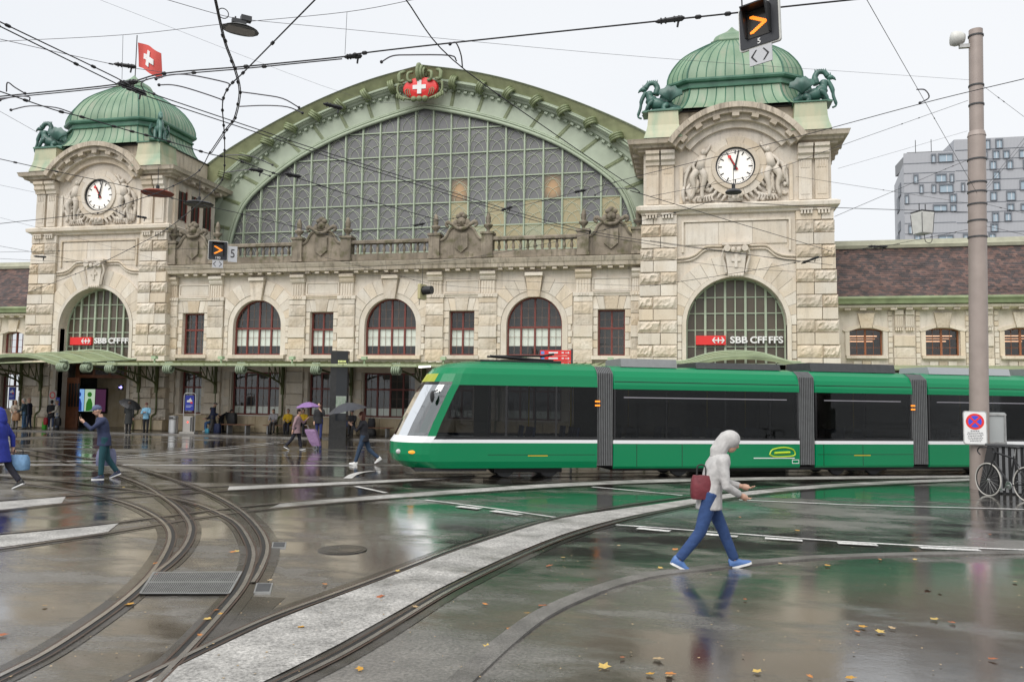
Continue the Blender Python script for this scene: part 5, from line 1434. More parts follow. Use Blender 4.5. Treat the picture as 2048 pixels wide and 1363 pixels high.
# vaulted glass and iron porch in front of each tower door
def porch(cx):
    prof = []
    for i in range(25):
        u = -1+2*i/24; d_ = 3.0*u; a = abs(d_)
        z = interp([(0,.50),(.6,.48),(1.2,.40),(1.7,.27),(2.1,.13),(2.45,.03),(2.7,0.0),(3.0,0.0)], a)
        prof.append((d_, z))
    rows = []
    ys = [(-.66,4.10,1.05),(-2.0,3.98,1.0),(-3.6,3.84,.95),(-5.0,3.70,.92),(-6.1,3.62,.90)]
    for k in range(len(prof)-1):
        mb = MB()
        r1 = [(cx+prof[k][0]*1.0, y_, zb+prof[k][1]*sc) for y_, zb, sc in ys]; r2 = [(cx+prof[k+1][0], y_, zb+prof[k+1][1]*sc) for y_, zb, sc in ys]
        mb.grid([r1, r2]); mb.grid([[(x_, y_, z_-.04) for x_, y_, z_ in r1], [(x_, y_, z_-.04) for x_, y_, z_ in r2]])
        mb.build('porch_sheet', GRN_C, can, fix=False)
    rim = MB()
    for y_, zb, sc in ys: rim.tube([(cx+d_, y_, zb+z_*sc+.02) for d_, z_ in prof], .05 if y_ in (-.66, -6.1) else .025, 5)
    rim.build('porch_ribs', plain('porch_rim', (.30,.36,.23), .45), can)
    fr = MB(); r1 = [(cx+d_, -6.14, 3.62+z_*.9+.06) for d_, z_ in prof]; r2 = [(cx+d_, -6.14, 3.62+z_*.9-.12) for d_, z_ in prof]; fr.grid([r1, r2])
    fr.grid([[(a, b+.05, c) for a, b, c in r1], [(a, b+.05, c) for a, b, c in r2]]); fr.build('porch_fascia', GRN_C, can, fix=False)
    for s in (-1, 1): inst('scroll', sc_me, can, (cx+s*2.9, -6.2, 3.46))
porch(C0-TD); porch(C0+TD)
for s in (-1, 1):     # the canopy goes on beyond the towers
    x0, x1 = sorted((C0+s*(TD+3.0), C0+s*(TD+22)))
    MB().add([(x0,1.9,4.1),(x1,1.9,4.1),(x1,-4.5,3.66),(x0,-4.5,3.66),(x0,1.9,4.06),(x1,1.9,4.06),(x1,-4.5,3.60),(x0,-4.5,3.60)], [(0,1,2,3),(7,6,5,4),(2,6,7,3),(0,4,5,1),(1,5,6,2),(3,7,4,0)]).build('roof_panel', GRN_C, can)
# ------------------------------------------------------------------ office block far behind
ob_ = thing('office_block', 'grey office block with staggered windows rising behind the tiled roof', 'building', (24, 95, 0))
YB = 95.0
def bpt(px, py): return fp(px, py, YB)
def corr_mat():
    m, n, b = newmat('grey_cladding')
    g_ = N(n, 'ShaderNodeNewGeometry'); wv = N(n, 'ShaderNodeTexWave'); wv.inputs['Scale'].default_value = 1.6; wv.inputs['Distortion'].default_value = .4
    wv.bands_direction = 'X'; L(n, g_.outputs['Position'], wv.inputs['Vector'])
    r = N(n, 'ShaderNodeValToRGB'); r.color_ramp.elements[0].color = (.36,.37,.395,1); r.color_ramp.elements[1].color = (.42,.43,.455,1)
    L(n, wv.outputs['Fac'], r.inputs[0]); L(n, r.outputs[0], b.inputs['Base Color']); b.inputs['Roughness'].default_value = .45
    return m
CLAD = corr_mat(); OGL = plain('office_glass', (.34,.43,.50), .12); OFR = plain('office_frame_shade', (.17,.185,.21), .5); OWH = plain('office_mullion', (.55,.58,.62), .5)
zz = lambda x, y: bpt(1760+x/5.243, 240+y/5.243)
a = zz(275,350); b = zz(925,345); c = zz(860,240); top2 = zz(1510,165); e = zz(1200,185)
xl = zz(250,600).x; xm = zz(925,300).x; xr = xm+45
zl, zh = a.z, e.z
MB().prismz([(xl,YB),(xr,YB),(xr,YB+30),(fp(1806,400,YB+30).x,YB+30)], 0, zl).build('lower_volume', CLAD, ob_)
xs_ = zz(138,700); 
MB().prismz([(xl-.001,YB+.02),(fp(1830,400,YB+16).x,YB+16),(fp(1789,400,YB+14).x,YB+14)], 0, zl-1.6).build('side_volume', CLAD, ob_)
MB().box(xm-2.0, xr, YB+.05, YB+28, zl-.01, zh).build('upper_volume', CLAD, ob_)
MB().box(zz(390,300).x, zz(800,300).x, YB+6, YB+14, zl, zl+1.9).build('roof_plant', GREY, ob_)
MB().box(zz(1130,150).x, xr-5, YB+8, YB+20, zh, zh+1.4).build('roof_plant', GREY, ob_)
for px_ in (465, 637): p = zz(px_, 300); MB().tube([(p.x, YB+5, zl), (p.x, YB+5, zl+3.6)], .06, 5).build('antenna', DGREY, ob_)
OW = [(535,355,585,450),(610,345,765,445),(350,570,400,665),(580,560,697,655),(730,560,775,655),(412,675,455,770),(540,670,588,765),(620,665,768,765),(850,655,890,750),(258,780,303,880),(730,770,803,865),(555,880,703,960),(735,880,803,960),(297,1095,352,1195),(360,1200,430,1290),(610,1200,770,1290),(870,1190,925,1290),
 (1100,200,1155,310),(1212,195,1285,300),(1180,312,1252,410),(1290,312,1357,405),(1457,305,1540,400),(1150,420,1220,520),(1325,415,1393,515),(1500,415,1570,515),(1100,320,1125,410),(1185,530,1257,620),(1185,640,1257,735),(1465,625,1560,735),(1155,745,1225,845),(1325,740,1420,845),(1330,870,1405,950),(1475,870,1560,950),(1175,965,1245,1070),(1305,965,1377,1060),(1160,1080,1237,1170),(1140,1180,1212,1270)]
for (x0, y0, x1, y1) in OW:
    p, q = zz(x0, y1), zz(x1, y0); X0_, X1_, Z0_, Z1_ = p.x, q.x, p.z, q.z
    f = MB(); t_ = .11
    for bx_ in ((X0_,X1_,Z1_-t_*2.2,Z1_),(X0_,X1_,Z0_,Z0_+t_*.6),(X0_,X0_+t_,Z0_+t_*.6,Z1_-t_*2.2),(X1_-t_*1.4,X1_,Z0_+t_*.6,Z1_-t_*2.2)): f.box(bx_[0], bx_[1], YB-.22, YB+.06, bx_[2], bx_[3])  # thick dark top bar: shadow of the window reveal built into the frame
    wo = f.build('window', OFR, ob_)
    MB().box(X0_+t_, X1_-t_*1.4, YB-.08, YB-.03, Z0_+t_*.6, Z1_-t_*2.2).build('pane', OGL, wo)
    wd = X1_-X0_; mbm = MB()
    for u in ((.4, .62) if wd > 2.6 else (.55,)): mbm.box(lerp(X0_, X1_, u)-.06, lerp(X0_, X1_, u)+.06, YB-.12, YB-.082, Z0_+t_*.6, Z1_-t_*2.2)
    mbm.build('mullion', OWH, wo)
sl_ = MB()
for yy in (460, 562, 665, 768, 880, 975, 1085, 1195):
    p = zz(250, yy); sl_.box(xl-.02, xm-2.0, YB-.05, YB+.01, p.z-.05, p.z+.05)
for yy in (305, 410, 520, 625, 740, 860, 960, 1070, 1175):
    p = zz(1100, yy); sl_.box(xm-1.9, xr, YB-.05, YB+.06, p.z-.05, p.z+.05)
sl_.build('storey_joints', OFR, ob_)
for (y0, y1, xo) in ((590,720,.5),(690,850,1.1),(980,1080,.9),(1090,1180,1.4)):
    p, q = zz(230, y1), zz(230, y0)
    # windows of the receding side, along its wall
    A = Vector((xl-.001, YB+.02)); B = Vector((fp(1789,400,YB+14).x, YB+14)); d_ = (B-A).normalized(); n_ = Vector((d_.y, -d_.x))*-1
    P0 = A+d_*(2+xo*4); P1 = P0+d_*3; 
    MB().prismz([tuple(P0-n_*.1), tuple(P1-n_*.1), tuple(P1+n_*.15), tuple(P0+n_*.15)], p.z, q.z).build('side_window', OFR, ob_)

# ------------------------------------------------------------------ tram
tram = thing('tram', 'long low floor green tram with white stripe passing the station', 'tram', (TRAM_O.x, TRAM_O.y, 0), math.atan2(TRAM_D.y, TRAM_D.x), local=True)
TG = plain('tram_green', (0.0,0.19,0.072), 0.25, spec=0.35); TGD = plain('tram_green_roof', (0.0,0.21,0.082), 0.3, spec=0.35)
TW = plain('tram_white', (0.78,0.79,0.80), 0.3); TB = plain('tram_black_pillar', (0.010,0.010,0.011), 0.15); BEL = plain('gangway_rubber', (0.13,0.135,0.137), 0.6, var=.15)
TBLUE = plain('seat_blue', (.03,.06,.16), .8); TFL = plain('tram_floor', (.05,.05,.055), .8); TYEL = plain('handrail_yellow', (.55,.42,.02), .4); TCEIL = plain('tram_ceiling', (.32,.33,.33), .7)
WD = 2.30
TLIGHT = plain('ceiling_strip', (.8,.78,.7), .5, emit=(1.0,.93,.72), es=1.5)
# cab, built as loft: rows over height, columns round the nose
ZS = [.30,.48,.66,.84,.97,1.06,1.14,1.5,1.9,2.3,2.50,2.58,2.80,2.96,3.08,3.16]
def sf(z): return interp([(.30,-1.15),(.48,-1.42),(.66,-1.5),(.97,-1.5),(1.14,-1.38),(1.5,-1.22),(1.9,-1.02),(2.3,-.82),(2.58,-.66),(2.80,-.52),(2.96,-.36),(3.08,-.05),(3.16,.45)], z)
def hwz_(z): return interp([(.30,1.10),(.48,1.15),(2.50,1.15),(2.80,1.10),(2.96,1.0),(3.08,.82),(3.16,.5)], z)
NQ = 9; CABE = 4.05
def cabrow(z):
    h = hwz_(z); f = sf(z); A = interp([(.3,1.15),(1.14,1.25),(2.5,1.15),(3.16,.9)], z); pts = []
    for i in range(NQ+1):
        q = PI/2*i/NQ; yy = math.sin(q)**.85; ss = 1-math.cos(q)**.9
        pts.append((f+A*ss, 1.15-h*yy, z))
    side = [(1.46, 1.15-h, z), (1.52, 1.15-h, z), (2.85, 1.15-h, z), (2.9, 1.15-h, z), (CABE, 1.15-h, z)]
    near = pts + side
    far = [(x_, 2.3-y_, z_) for x_, y_, z_ in near[1:]]
    return far[::-1] + near
rows = [cabrow(z) for z in ZS]
NC = len(rows[0]); mid_i = NC//2
parts = {}
for k in range(len(ZS)-1):
    zc = (ZS[k]+ZS[k+1])/2
    for j in range(NC-1):
        d_ = (j-mid_i) if j >= mid_i else (mid_i-1-j)      # column distance from nose centre
        kind = 'shell'
        if .97 < zc < 1.06: kind = 'stripe' if d_ >= 4 else 'bumper'
        elif 1.06 < zc < 1.14: kind = 'trim' if d_ >= 8 else 'bumper'
        elif 1.14 < zc < 2.50:
            if d_ <= 6: kind = 'windscreen'
            elif d_ == 7: kind = 'shell'
            elif d_ in (NQ+1, NQ+3): kind = 'trim'
            elif d_ >= 8: kind = 'sidewin'
        elif 2.50 < zc < 2.58: kind = 'trim' if d_ <= 6 else 'shell'
        elif 2.58 < zc < 2.80 and d_ <= 3: kind = 'display'
        parts.setdefault(kind if kind in ('shell','windscreen','bumper','display') or zc > 2.5 else (kind, j >= mid_i, d_ if kind == 'trim' and zc > 1.14 else (1 if d_ <= NQ+1 else 2) if kind == 'sidewin' else 0), MB()).add([rows[k][j], rows[k][j+1], rows[k+1][j+1], rows[k+1][j]], [(0,1,2,3)])
parts['shell'].add(rows[-1], [list(range(NC))])
body = parts['shell'].build('cab_shell', TG, tram, angle=35)
parts['windscreen'].build('windscreen', GLASS_W, tram, smooth=True); parts['bumper'].build('nose_band', TW, tram, smooth=True)
for ky, mb_ in parts.items():
    if isinstance(ky, tuple): mb_.build({'sidewin': 'cab_side_window', 'stripe': 'white_stripe', 'trim': 'window_trim'}[ky[0]], {'sidewin': GLASS_T, 'stripe': TW, 'trim': TB}[ky[0]], tram)
    elif ky == 'trim': mb_.build('windscreen_header', TB, tram)
parts['display'].build('destination_display', plain('display_amber', (.10,.11,.01), .3, emit=(.55,.60,.05), es=.35), tram, smooth=True)
MB().box(.2, CABE, .15, 2.15, .32, .38).build('cab_floor', TFL, tram)
MB().box(-.1, .2, .2, 2.1, .38, 1.12).build('dashboard', DGREY, tram)
MB().box(1.0, 1.06, .06, 2.24, .38, 2.55).build('cab_bulkhead', DGREY, tram)
for s in (0, 1):
    yq = .42 if s == 0 else 1.88
    MB().tube([(-1.34,yq+.2*(1-2*s),.90),(-1.16,yq-.06*(1-2*s),.91)], .03, 6).build('headlight', WHITE_E, tram)
    MB().ball((-1.30,yq+.05*(1-2*s),.72), .09, .07, .07).build('headlight', plain('lamp_glass', (.5,.5,.5), .1), tram)
    MB().ball((-.98, .16 if s == 0 else 2.14, .72), .11, .05, .045).build('indicator_lamp', ORANGE_E, tram)
MB().tube([(-.98,1.35,1.25),(-.55,1.0,2.1)], .018, 5).build('wiper', BLACK, tram)
MB().tube([(-.72,1.5,3.0),(-.42,1.3,3.02)], .025, 6).build('roof_lamp', WHITE_E, tram)
for s in (-1, 1):
    yq = 1.15+s*1.22; mr = MB().tube([(-.35,1.15+s*1.02,2.35),(-.5,yq,2.3)], .02, 5); mr.ball((-.52,yq+s*.02,2.18), .06, .05, .16); mr.build('mirror', BLACK, tram)
MB().box(-.9, 1.0, .12, 2.18, .22, .31).build('skirt_under', BLK2, tram)
def module(s0, s1, seams):
    for near in (1, 0):
        f = (lambda y: y) if near else (lambda y: WD-y)
        P = lambda pts: [(f(a), b) for a, b in pts]
        lp = MB().prismx(P([(.03,.28),(0,.34),(0,.955),(.07,.955),(.07,.28)]), s0, s1); lp.build('lower_panel', TG, tram)
        MB().prismx(P([(-.006,.96),(-.006,1.055),(.07,1.055),(.07,.96)]), s0, s1).build('white_stripe', TW, tram)
        MB().prismx(P([(.0,1.056),(.0,1.12),(.05,1.12),(.05,1.056)]), s0, s1).build('window_trim', TB, tram)
        ed = [s0+.06]+seams+[s1-.06]
        for a, b in zip(ed, ed[1:]): MB().prismx(P([(.012,1.12),(.012,2.46),(.02,2.46),(.02,1.12)]), a+.012, b-.012).build('side_window', GLASS_T, tram)
        for a in ed: MB().prismx(P([(.022,1.12),(.022,2.46),(.09,2.46),(.09,1.12)]), a-.05, a+.05).build('window_pillar', TB, tram)
        rl = MB().prismx(P([(.004,2.22),(.004,2.245),(.018,2.245),(.018,2.22)]), s0+.3, s1-.4); rl.build('vent_rail', plain('vent_rail', (.28,.27,.30), .35), tram)
    MB().prismx([(0,2.46),(-.004,2.58),(.05,2.80),(.15,2.96),(.33,3.06),(.65,3.12),(1.65,3.12),(1.97,3.06),(2.15,2.96),(2.25,2.80),(2.304,2.58),(2.3,2.46),(2.2,2.46),(1.9,2.95),(.4,2.95),(.1,2.46)], s0, s1).build('roof_shell', TGD, tram)
    MB().box(s0, s1, .12, 2.18, 2.60, 2.64).build('ceiling', TCEIL, tram)
    MB().box(s0, s1, .08, 2.22, .30, .37).build('floor', TFL, tram)
    for y_ in (.55, 1.75): MB().box(s0+.3, s1-.3, y_-.05, y_+.05, 2.57, 2.598).build('ceiling_light', TLIGHT, tram)
    MB().box(s0+.02, s1-.02, .009, .014, 2.655, 2.675).build('roof_seam', TB, tram)
seat_me = MB(); seat_me.box(-.2,.2,-.2,.2,.38,.46); seat_me.prismx([(0,0)],0,0) if False else None
seat_me.add([(.18,-.2,.46),(.26,-.2,1.0),(.20,-.2,1.02),(.12,-.2,.46),(.18,.2,.46),(.26,.2,1.0),(.20,.2,1.02),(.12,.2,.46)], [(0,1,2,3),(7,6,5,4),(0,4,5,1),(1,5,6,2),(2,6,7,3),(3,7,4,0)])
seat_me.box(-.06,.06,-.06,.06,0,.38); seat_me = seat_me.mesh('seat', TBLUE)
def seats(s0, s1):
    x = s0+.5
    while x < s1-.4:
        for y in (.4, .85, 1.75):
            o = inst('seat', seat_me, None, (x, y, .37)); o.parent = tram
        MB().tube([(x+.3,1.2,.37),(x+.3,1.2,2.6)], .018, 6).build('handrail', TYEL, tram)
        x += 1.25
module(4.52, 10.22, [6.1, 7.9, 9.3]); seats(4.6, 10.2)
module(10.74, 14.02, [12.4]); seats(10.8, 14.0)
module(14.58, 22.0, [16.4, 18.2, 20.1]); seats(14.7, 21.8); seats(1.6, 4.0)
module(22.5, 28.0, [24.2, 26.0])
for a, b in ((4.05,4.52),(10.22,10.74),(14.02,14.58),(22.0,22.5)):
    bl_ = MB(); n_ = 9
    for i in range(n_):
        u0 = lerp(a, b, i/n_); u1 = lerp(a, b, (i+.55)/n_)
        bl_.prismx([(.03,.36),(.03,2.9),(.3,3.08),(2.0,3.08),(2.27,2.9),(2.27,.36)], u0, u1)
        bl_.prismx([(.10,.40),(.10,2.86),(.34,3.02),(1.96,3.02),(2.2,2.86),(2.2,.40)], u1, lerp(a, b, (i+1)/n_))
    bl_.build('gangway_bellows', BEL, tram)
for sx in (3.98, 13.96):
    for q in (1.98, 2.09): MB().box(sx, sx+.14, -.012, .0, q, q+.045).build('side_indicator', ORANGE_E, tram)
for s0, s1, h, mt in ((4.9,6.6,.22,GREY),(7.2,9.9,.16,DGREY),(10.9,13.8,.24,DGREY),(15.0,18.0,.20,plain('roof_box_grey',(.35,.36,.38),.5)),(18.6,21.4,.22,GREY)):
    MB().prismx([(.45,3.10),(.52,3.12+h),(1.78,3.12+h),(1.85,3.10)], s0, s1).build('roof_box', mt, tram)
pg = MB(); pg.box(.9,3.2,.7,1.6,3.14,3.22)
for y_ in (.8, 1.5): pg.tube([(3.0,y_,3.24),(1.2,1.15+(y_-1.15)*.6,3.34)], .03, 6); pg.tube([(1.2,1.15+(y_-1.15)*.6,3.34),(2.9,1.15+(y_-1.15)*.6,3.38)], .022, 6)
pg.tube([(2.9,.45,3.40),(2.9,1.85,3.40)], .035, 6); pg.build('pantograph', BLACK, tram)
for sx in (2.2, 7.3, 12.4, 18.0):
    bg_ = MB().box(sx-.95, sx+.95, .35, 1.95, .16, .42); bo = bg_.build('bogie', BLK2, tram)
    for dx in (-.62, .62):
        for y_ in (.56, 1.62): MB().lathe([(.05,-.05),(.28,-.05),(.30,.0),(.29,.06),(.05,.06)], (sx+dx, y_, .302), 20, 'y').build('wheel', DGREY, bo)
MB().box(4.6, 27.8, .25, 2.05, .2, .3).build('underframe', BLK2, tram)
for sx in (5.2, 6.55, 8.0, 11.0, 12.3, 16.0, 17.35, 19.2): MB().box(sx-.007, sx+.007, -.003, .002, .33, .95).build('door_seam', TB, tram)
# printed marks: green yellow sticker, white line of lettering, number plate, door marks
YG = plain('yellow_green_print', (.42,.58,.02), .4)
dc = MB(); dc.tube(catmull([(9.25,-.008,.66),(9.35,-.008,.80),(9.7,-.008,.86),(10.0,-.008,.80),(10.05,-.008,.64),(9.75,-.008,.60),(9.4,-.008,.60),(9.25,-.008,.66)], 4), .02, 4)
dc.tube([(9.4,-.008,.70),(9.9,-.008,.72)], .035, 4); dc.build('sticker', YG, tram)
MB().box(8.75, 10.05, -.006, -.001, .545, .57).build('lettering_line', TW, tram)
npf = MB()
for q in ((10.0,10.22,.50,.515),(10.0,10.22,.40,.415),(10.0,10.012,.415,.50),(10.208,10.22,.415,.50)): npf.box(q[0]-.03, q[1]-.03, -.006, -.001, q[2], q[3])
npf.build('number_frame', TW, tram)
for sx in (2.1, 12.0): MB().box(sx, sx+.55, -.006, -.001, .62, .645).build('yellow_mark', TYEL, tram)
MB().box(1.0, 4.0, -.004, .001, .655, .665).build('panel_seam', TB, tram); MB().box(10.8, 14.0, -.004, .001, .655, .665).build('panel_seam', TB, tram)
# ------------------------------------------------------------------ mast with signs
PO = gp(1958, 978); PXx, PYy = PO.x+.02, PO.y
MAST = plain('mast_taupe', (.33,.275,.245), .45, var=.10, scale=3)
mast = thing('overhead_mast', 'tall taupe steel mast carrying wires and a no stopping sign', 'mast', (PXx, PYy, 0))
lean = lambda z: (PXx + .016*z, PYy)
def mtube(z0, z1, r0, r1): 
    a, b = lean(z0), lean(z1); return MB().tube([(a[0],a[1],z0),(b[0],b[1],z1)], [r0, r1], 28)
mtube(0,9.25,.232,.212).build('lower_shaft', MAST, mast, angle=40); mtube(9.25,9.38,.225,.19).build('collar', MAST, mast, angle=40); mtube(9.38,12.15,.172,.168).build('upper_shaft', MAST, mast, angle=40)
for z in (11.98, 10.62, 10.1, 8.62, 8.0, 7.75, 7.42, 6.98, 6.55):
    r_ = .178 if z > 9.3 else .222; c = lean(z)
    MB().lathe([(r_,-.022),(r_+.012,-.02),(r_+.012,.02),(r_,.022)], (c[0],c[1],z), 24).build('band', DGREY, mast)
cm = thing('mast_camera', 'round camera housing fixed near the top of the mast', 'camera', (PXx-.02, PYy-.1, 11.9))
ch = MB().lathe([(.05,-.30),(.17,-.27),(.20,-.18),(.18,-.05),(.12,.05)], (PXx-.14, PYy, 11.95), 20, 'x'); ch.build('dome', OFFW, cm, smooth=True)
MB().box(PXx-.22, PXx+.05, PYy-.05, PYy+.05, 11.68, 11.78).build('bracket', STEEL_D, cm)
def plate_ring(mb, x0, x1, z0, z1, y0, y1, r=.06, n=5):
    P = []
    for cx, cz, a0 in ((x1-r,z1-r,0),(x0+r,z1-r,90),(x0+r,z0+r,180),(x1-r,z0+r,270)):
        for i in range(n+1): q = R(a0+90*i/n); P.append((cx+r*math.cos(q), cz+r*math.sin(q)))
    mb.prism(P, y0, y1); return P
face = lambda p: math.atan2(p[1]+DIST, p[0])-PI/2       # yaw so that local -y faces the camera side
sg = thing('no_stopping_sign', 'white no stopping sign with red ring and blue field on the mast', 'sign', (PXx-.17, PYy-.31, 1.58), face((PXx,PYy)), local=True)
b = MB(); plate_ring(b, -.27,.27,-.43,.43,0,.05); b.build('frame', STEEL_D, sg)
b = MB(); plate_ring(b, -.245,.245,-.405,.405,-.008,-.001,.05); b.build('plate', WHITE, sg)
MB().lathe([(.205,-.012),(.205,-.009)], (0,0,.16), 32, 'y').build('red_disc', RED, sg)
MB().lathe([(.15,-.016),(.15,-.013)], (0,0,.16), 32, 'y').build('blue_disc', plain('sign_blue_bright', (.04,.07,.62), .4), sg)
for a in (45, -45):
    q = R(a); d_ = Vector((math.cos(q),0,math.sin(q)))*.17; n_ = Vector((-math.sin(q),0,math.cos(q)))*.022; c = Vector((0,-.019 if a > 0 else -.0185,.16))
    MB().add([tuple(c+d_*sx+n_*sy+Vector((0,yy,0))) for yy in (0,.004) for sx, sy in ((-1,-1),(1,-1),(1,1),(-1,1))], [(0,1,2,3),(7,6,5,4),(0,4,5,1),(1,5,6,2),(2,6,7,3),(3,7,4,0)]).build('red_bar', RED, sg)
tx = MB()
for k, w_ in enumerate((.20,.34,.36,.32,.34,.30,.24)):
    seg_n = 6; x = -w_/2
    while x < w_/2-.01:
        l_ = random.uniform(.015,.05); tx.box(x, min(x+l_, w_/2), -.011, -.0085, -.095-.042*k, -.072-.042*k if k else -.06); x += l_+.012
tx.build('small_print', GREY, sg)
s2 = thing('sign_back', 'grey back of a second sign plate clamped to the mast', 'sign', (PXx+.42, PYy+.02, 1.56), face((PXx,PYy))+.25, local=True)
b = MB(); plate_ring(b, -.26,.24,-.42,.42,0,.04); b.build('plate', plain('sign_back_grey',(.36,.38,.38),.5), s2)
b = MB()
for z in (-.36,.36): b.box(-.3,.24,-.03,0,z-.02,z+.02)
b.tube([(.2,-.02,-.36),(.21,-.02,.36)], .02, 6); b.build('clamp_frame', STEEL_D, s2)
# white lantern box on the wire
bx_ = fp(1845, 446, PYy)
lb = thing('white_wire_box', 'white tapered lantern box hanging from a wire beside the mast', 'lantern', tuple(bx_), .5, local=True)
rw = [[(-h,-h,z),(h,-h,z),(h,h,z),(-h,h,z)] for z, h in ((-.30,.15),(-.28,.17),(.24,.20),(.28,.19))]
mb = MB().grid(rw, True); mb.add(rw[0], [(3,2,1,0)]); mb.add(rw[-1], [(0,1,2,3)]); mb.build('body', OFFW, lb)
MB().box(-.205,.205,-.205,.205,.28,.31).build('lid', DGREY, lb)
for x in (-.1,.1): MB().tube([(x,0,.3),(x,0,.52)], .012, 5).build('hanger', BLACK, lb)
eg = MB()
for sx, sy in ((-1,-1),(1,-1),(1,1),(-1,1)): eg.tube([(sx*.171,sy*.171,-.28),(sx*.201,sy*.201,.24)], .012, 4)
eg.build('corner_trim', DGREY, lb); MB().tube(catmull([(.05,0,-.3),(.1,0,-.5),(.3,0,-.45),(.26,0,.1)], 4), .01, 5).build('cable', BLACK, lb)
# slatted barrier behind the bicycle
bq = gp(1968, 985); bz = thing('slatted_barrier', 'black barrier of vertical slats standing behind the bicycle', 'barrier', (bq.x, bq.y, 0), face((bq.x,bq.y)), local=True)
MB().prism([(-.12,0),(.30,0),(.30,1.16),(.10,1.16)], .0, .5).build('end_panel', BLK2, bz)
MB().box(.30,2.2,.12,.5,.0,1.14).build('core', BLACK, bz); MB().box(.05,2.2,-.02,.52,1.16,1.2).build('top_rail', DGREY, bz)
for k in range(14): MB().box(.34+k*.13, .40+k*.13, .04, .118, .04, 1.15).build('slat', plain('slat_grey',(.16,.165,.17),.5) if k == 0 else MATS['slat_grey'], bz)
# bicycle
w0 = gp(1977, 991); w1 = gp(2056, 1003)
dv = (w1-w0); bk = thing('bicycle', 'black road bicycle with white tyred wheels leaning by the mast', 'bicycle', (w0.x, w0.y, 0), math.atan2(dv.y, dv.x), local=True)
WB = dv.length; sc = 1.14; r_ = .335*sc
for x in (0, WB):
    wl = MB().lathe([(r_-.03,-.012),(r_,-.014),(r_+.008,0),(r_,.014),(r_-.03,.012)], (x,0,r_), 40, 'y')
    # ring only: drop the caps
    wl = MB(); 
    wl.tube([(x+r_*math.cos(q*PI/24), 0, r_+.008+r_*math.sin(q*PI/24)) for q in range(48)], .017, 6, closed=True); wo = wl.build('wheel', plain('pale_tyre',(.50,.48,.44),.6) if x == 0 else MATS['pale_tyre'], bk)
    MB().tube([(x+(r_-.03)*math.cos(q*PI/24), 0, r_+.008+(r_-.03)*math.sin(q*PI/24)) for q in range(48)], .012, 5, closed=True).build('rim', BLACK, wo)
    sp_ = MB()
    for q in range(18): a = 2*PI*q/18; sp_.tube([(x+.02*math.cos(a+.6),.02*(-1)**q,r_+.008+.02*math.sin(a+.6)),(x+(r_-.035)*math.cos(a),0,r_+.008+(r_-.035)*math.sin(a))], .0025, 3, cap=False)
    sp_.build('spokes', STEEL_D, wo)
    MB().lathe([(.02,-.04),(.025,0),(.02,.04)], (x,0,r_+.008), 10, 'y').build('hub', STEEL, wo)
hz_ = r_+.008
head_t = (.22*sc, 0, .92*sc); head_b = (.16*sc, 0, .74*sc); bb = (WB*.58, 0, .28*sc); seat_t = (WB*.70, 0, .88*sc); rear = (WB, 0, hz_)
fm_ = MB()
for a, b_ in ((head_t, head_b), (head_b, bb), (seat_t, bb), (head_t, (seat_t[0]-.03,0,seat_t[2]-.06))): fm_.tube([a, b_], .022, 8)
for y_ in (-.05, .05): fm_.tube([(bb[0],y_*.5,bb[2]),(rear[0],y_,rear[2])], .012, 6); fm_.tube([(seat_t[0],y_*.4,seat_t[2]-.08),(rear[0],y_,rear[2])], .010, 6)
fm_.build('frame', BLACK, bk)
fk = MB()
for y_ in (-.05, .05): fk.tube([(head_b[0],y_*.8,head_b[2]),(head_b[0]-.06,y_,.55*sc),(0,y_,hz_)], .013, 6)
fk.build('fork', BLACK, bk)
MB().tube([(seat_t[0],0,seat_t[2]-.05),(seat_t[0]+.04,0,1.02*sc)], .014, 6).build('seatpost', STEEL_D, bk)
sd_ = MB(); sd_.ball((seat_t[0]+.03,0,1.05*sc), .14, .065, .03); sd_.ball((seat_t[0]-.10,0,1.05*sc), .10, .025, .022); sd_.build('saddle', BLACK, bk, smooth=True)
hb = MB(); hb.tube([head_t,(head_t[0]-.02,0,1.0*sc),(head_t[0]-.12,0,1.02*sc)], .016, 6)
for s in (-1, 1): hb.tube(catmull([(head_t[0]-.12,0,1.02*sc),(head_t[0]-.12,s*.2,1.02*sc),(head_t[0]-.26,s*.21,1.01*sc),(head_t[0]-.32,s*.21,.93*sc),(head_t[0]-.24,s*.21,.86*sc)], 4), .015, 6)
hb.build('handlebar', BLACK, bk)
cr2 = MB().lathe([(.085,-.006),(.095,0),(.085,.006)], (bb[0],-.05,bb[2]), 24, 'y'); cr2.tube([(bb[0],-.07,bb[2]),(bb[0]-.12,-.08,bb[2]-.1)], .012, 5); cr2.tube([(bb[0],.07,bb[2]),(bb[0]+.12,.08,bb[2]+.1)], .012, 5); cr2.box(bb[0]-.17,bb[0]-.08,-.15,-.08,bb[2]-.12,bb[2]-.09); cr2.build('crankset', STEEL, bk)
MB().tube([(bb[0],-.05,bb[2]+.09),(WB,-.05,hz_+.04)], .006, 4).build('chain', DGREY, bk)

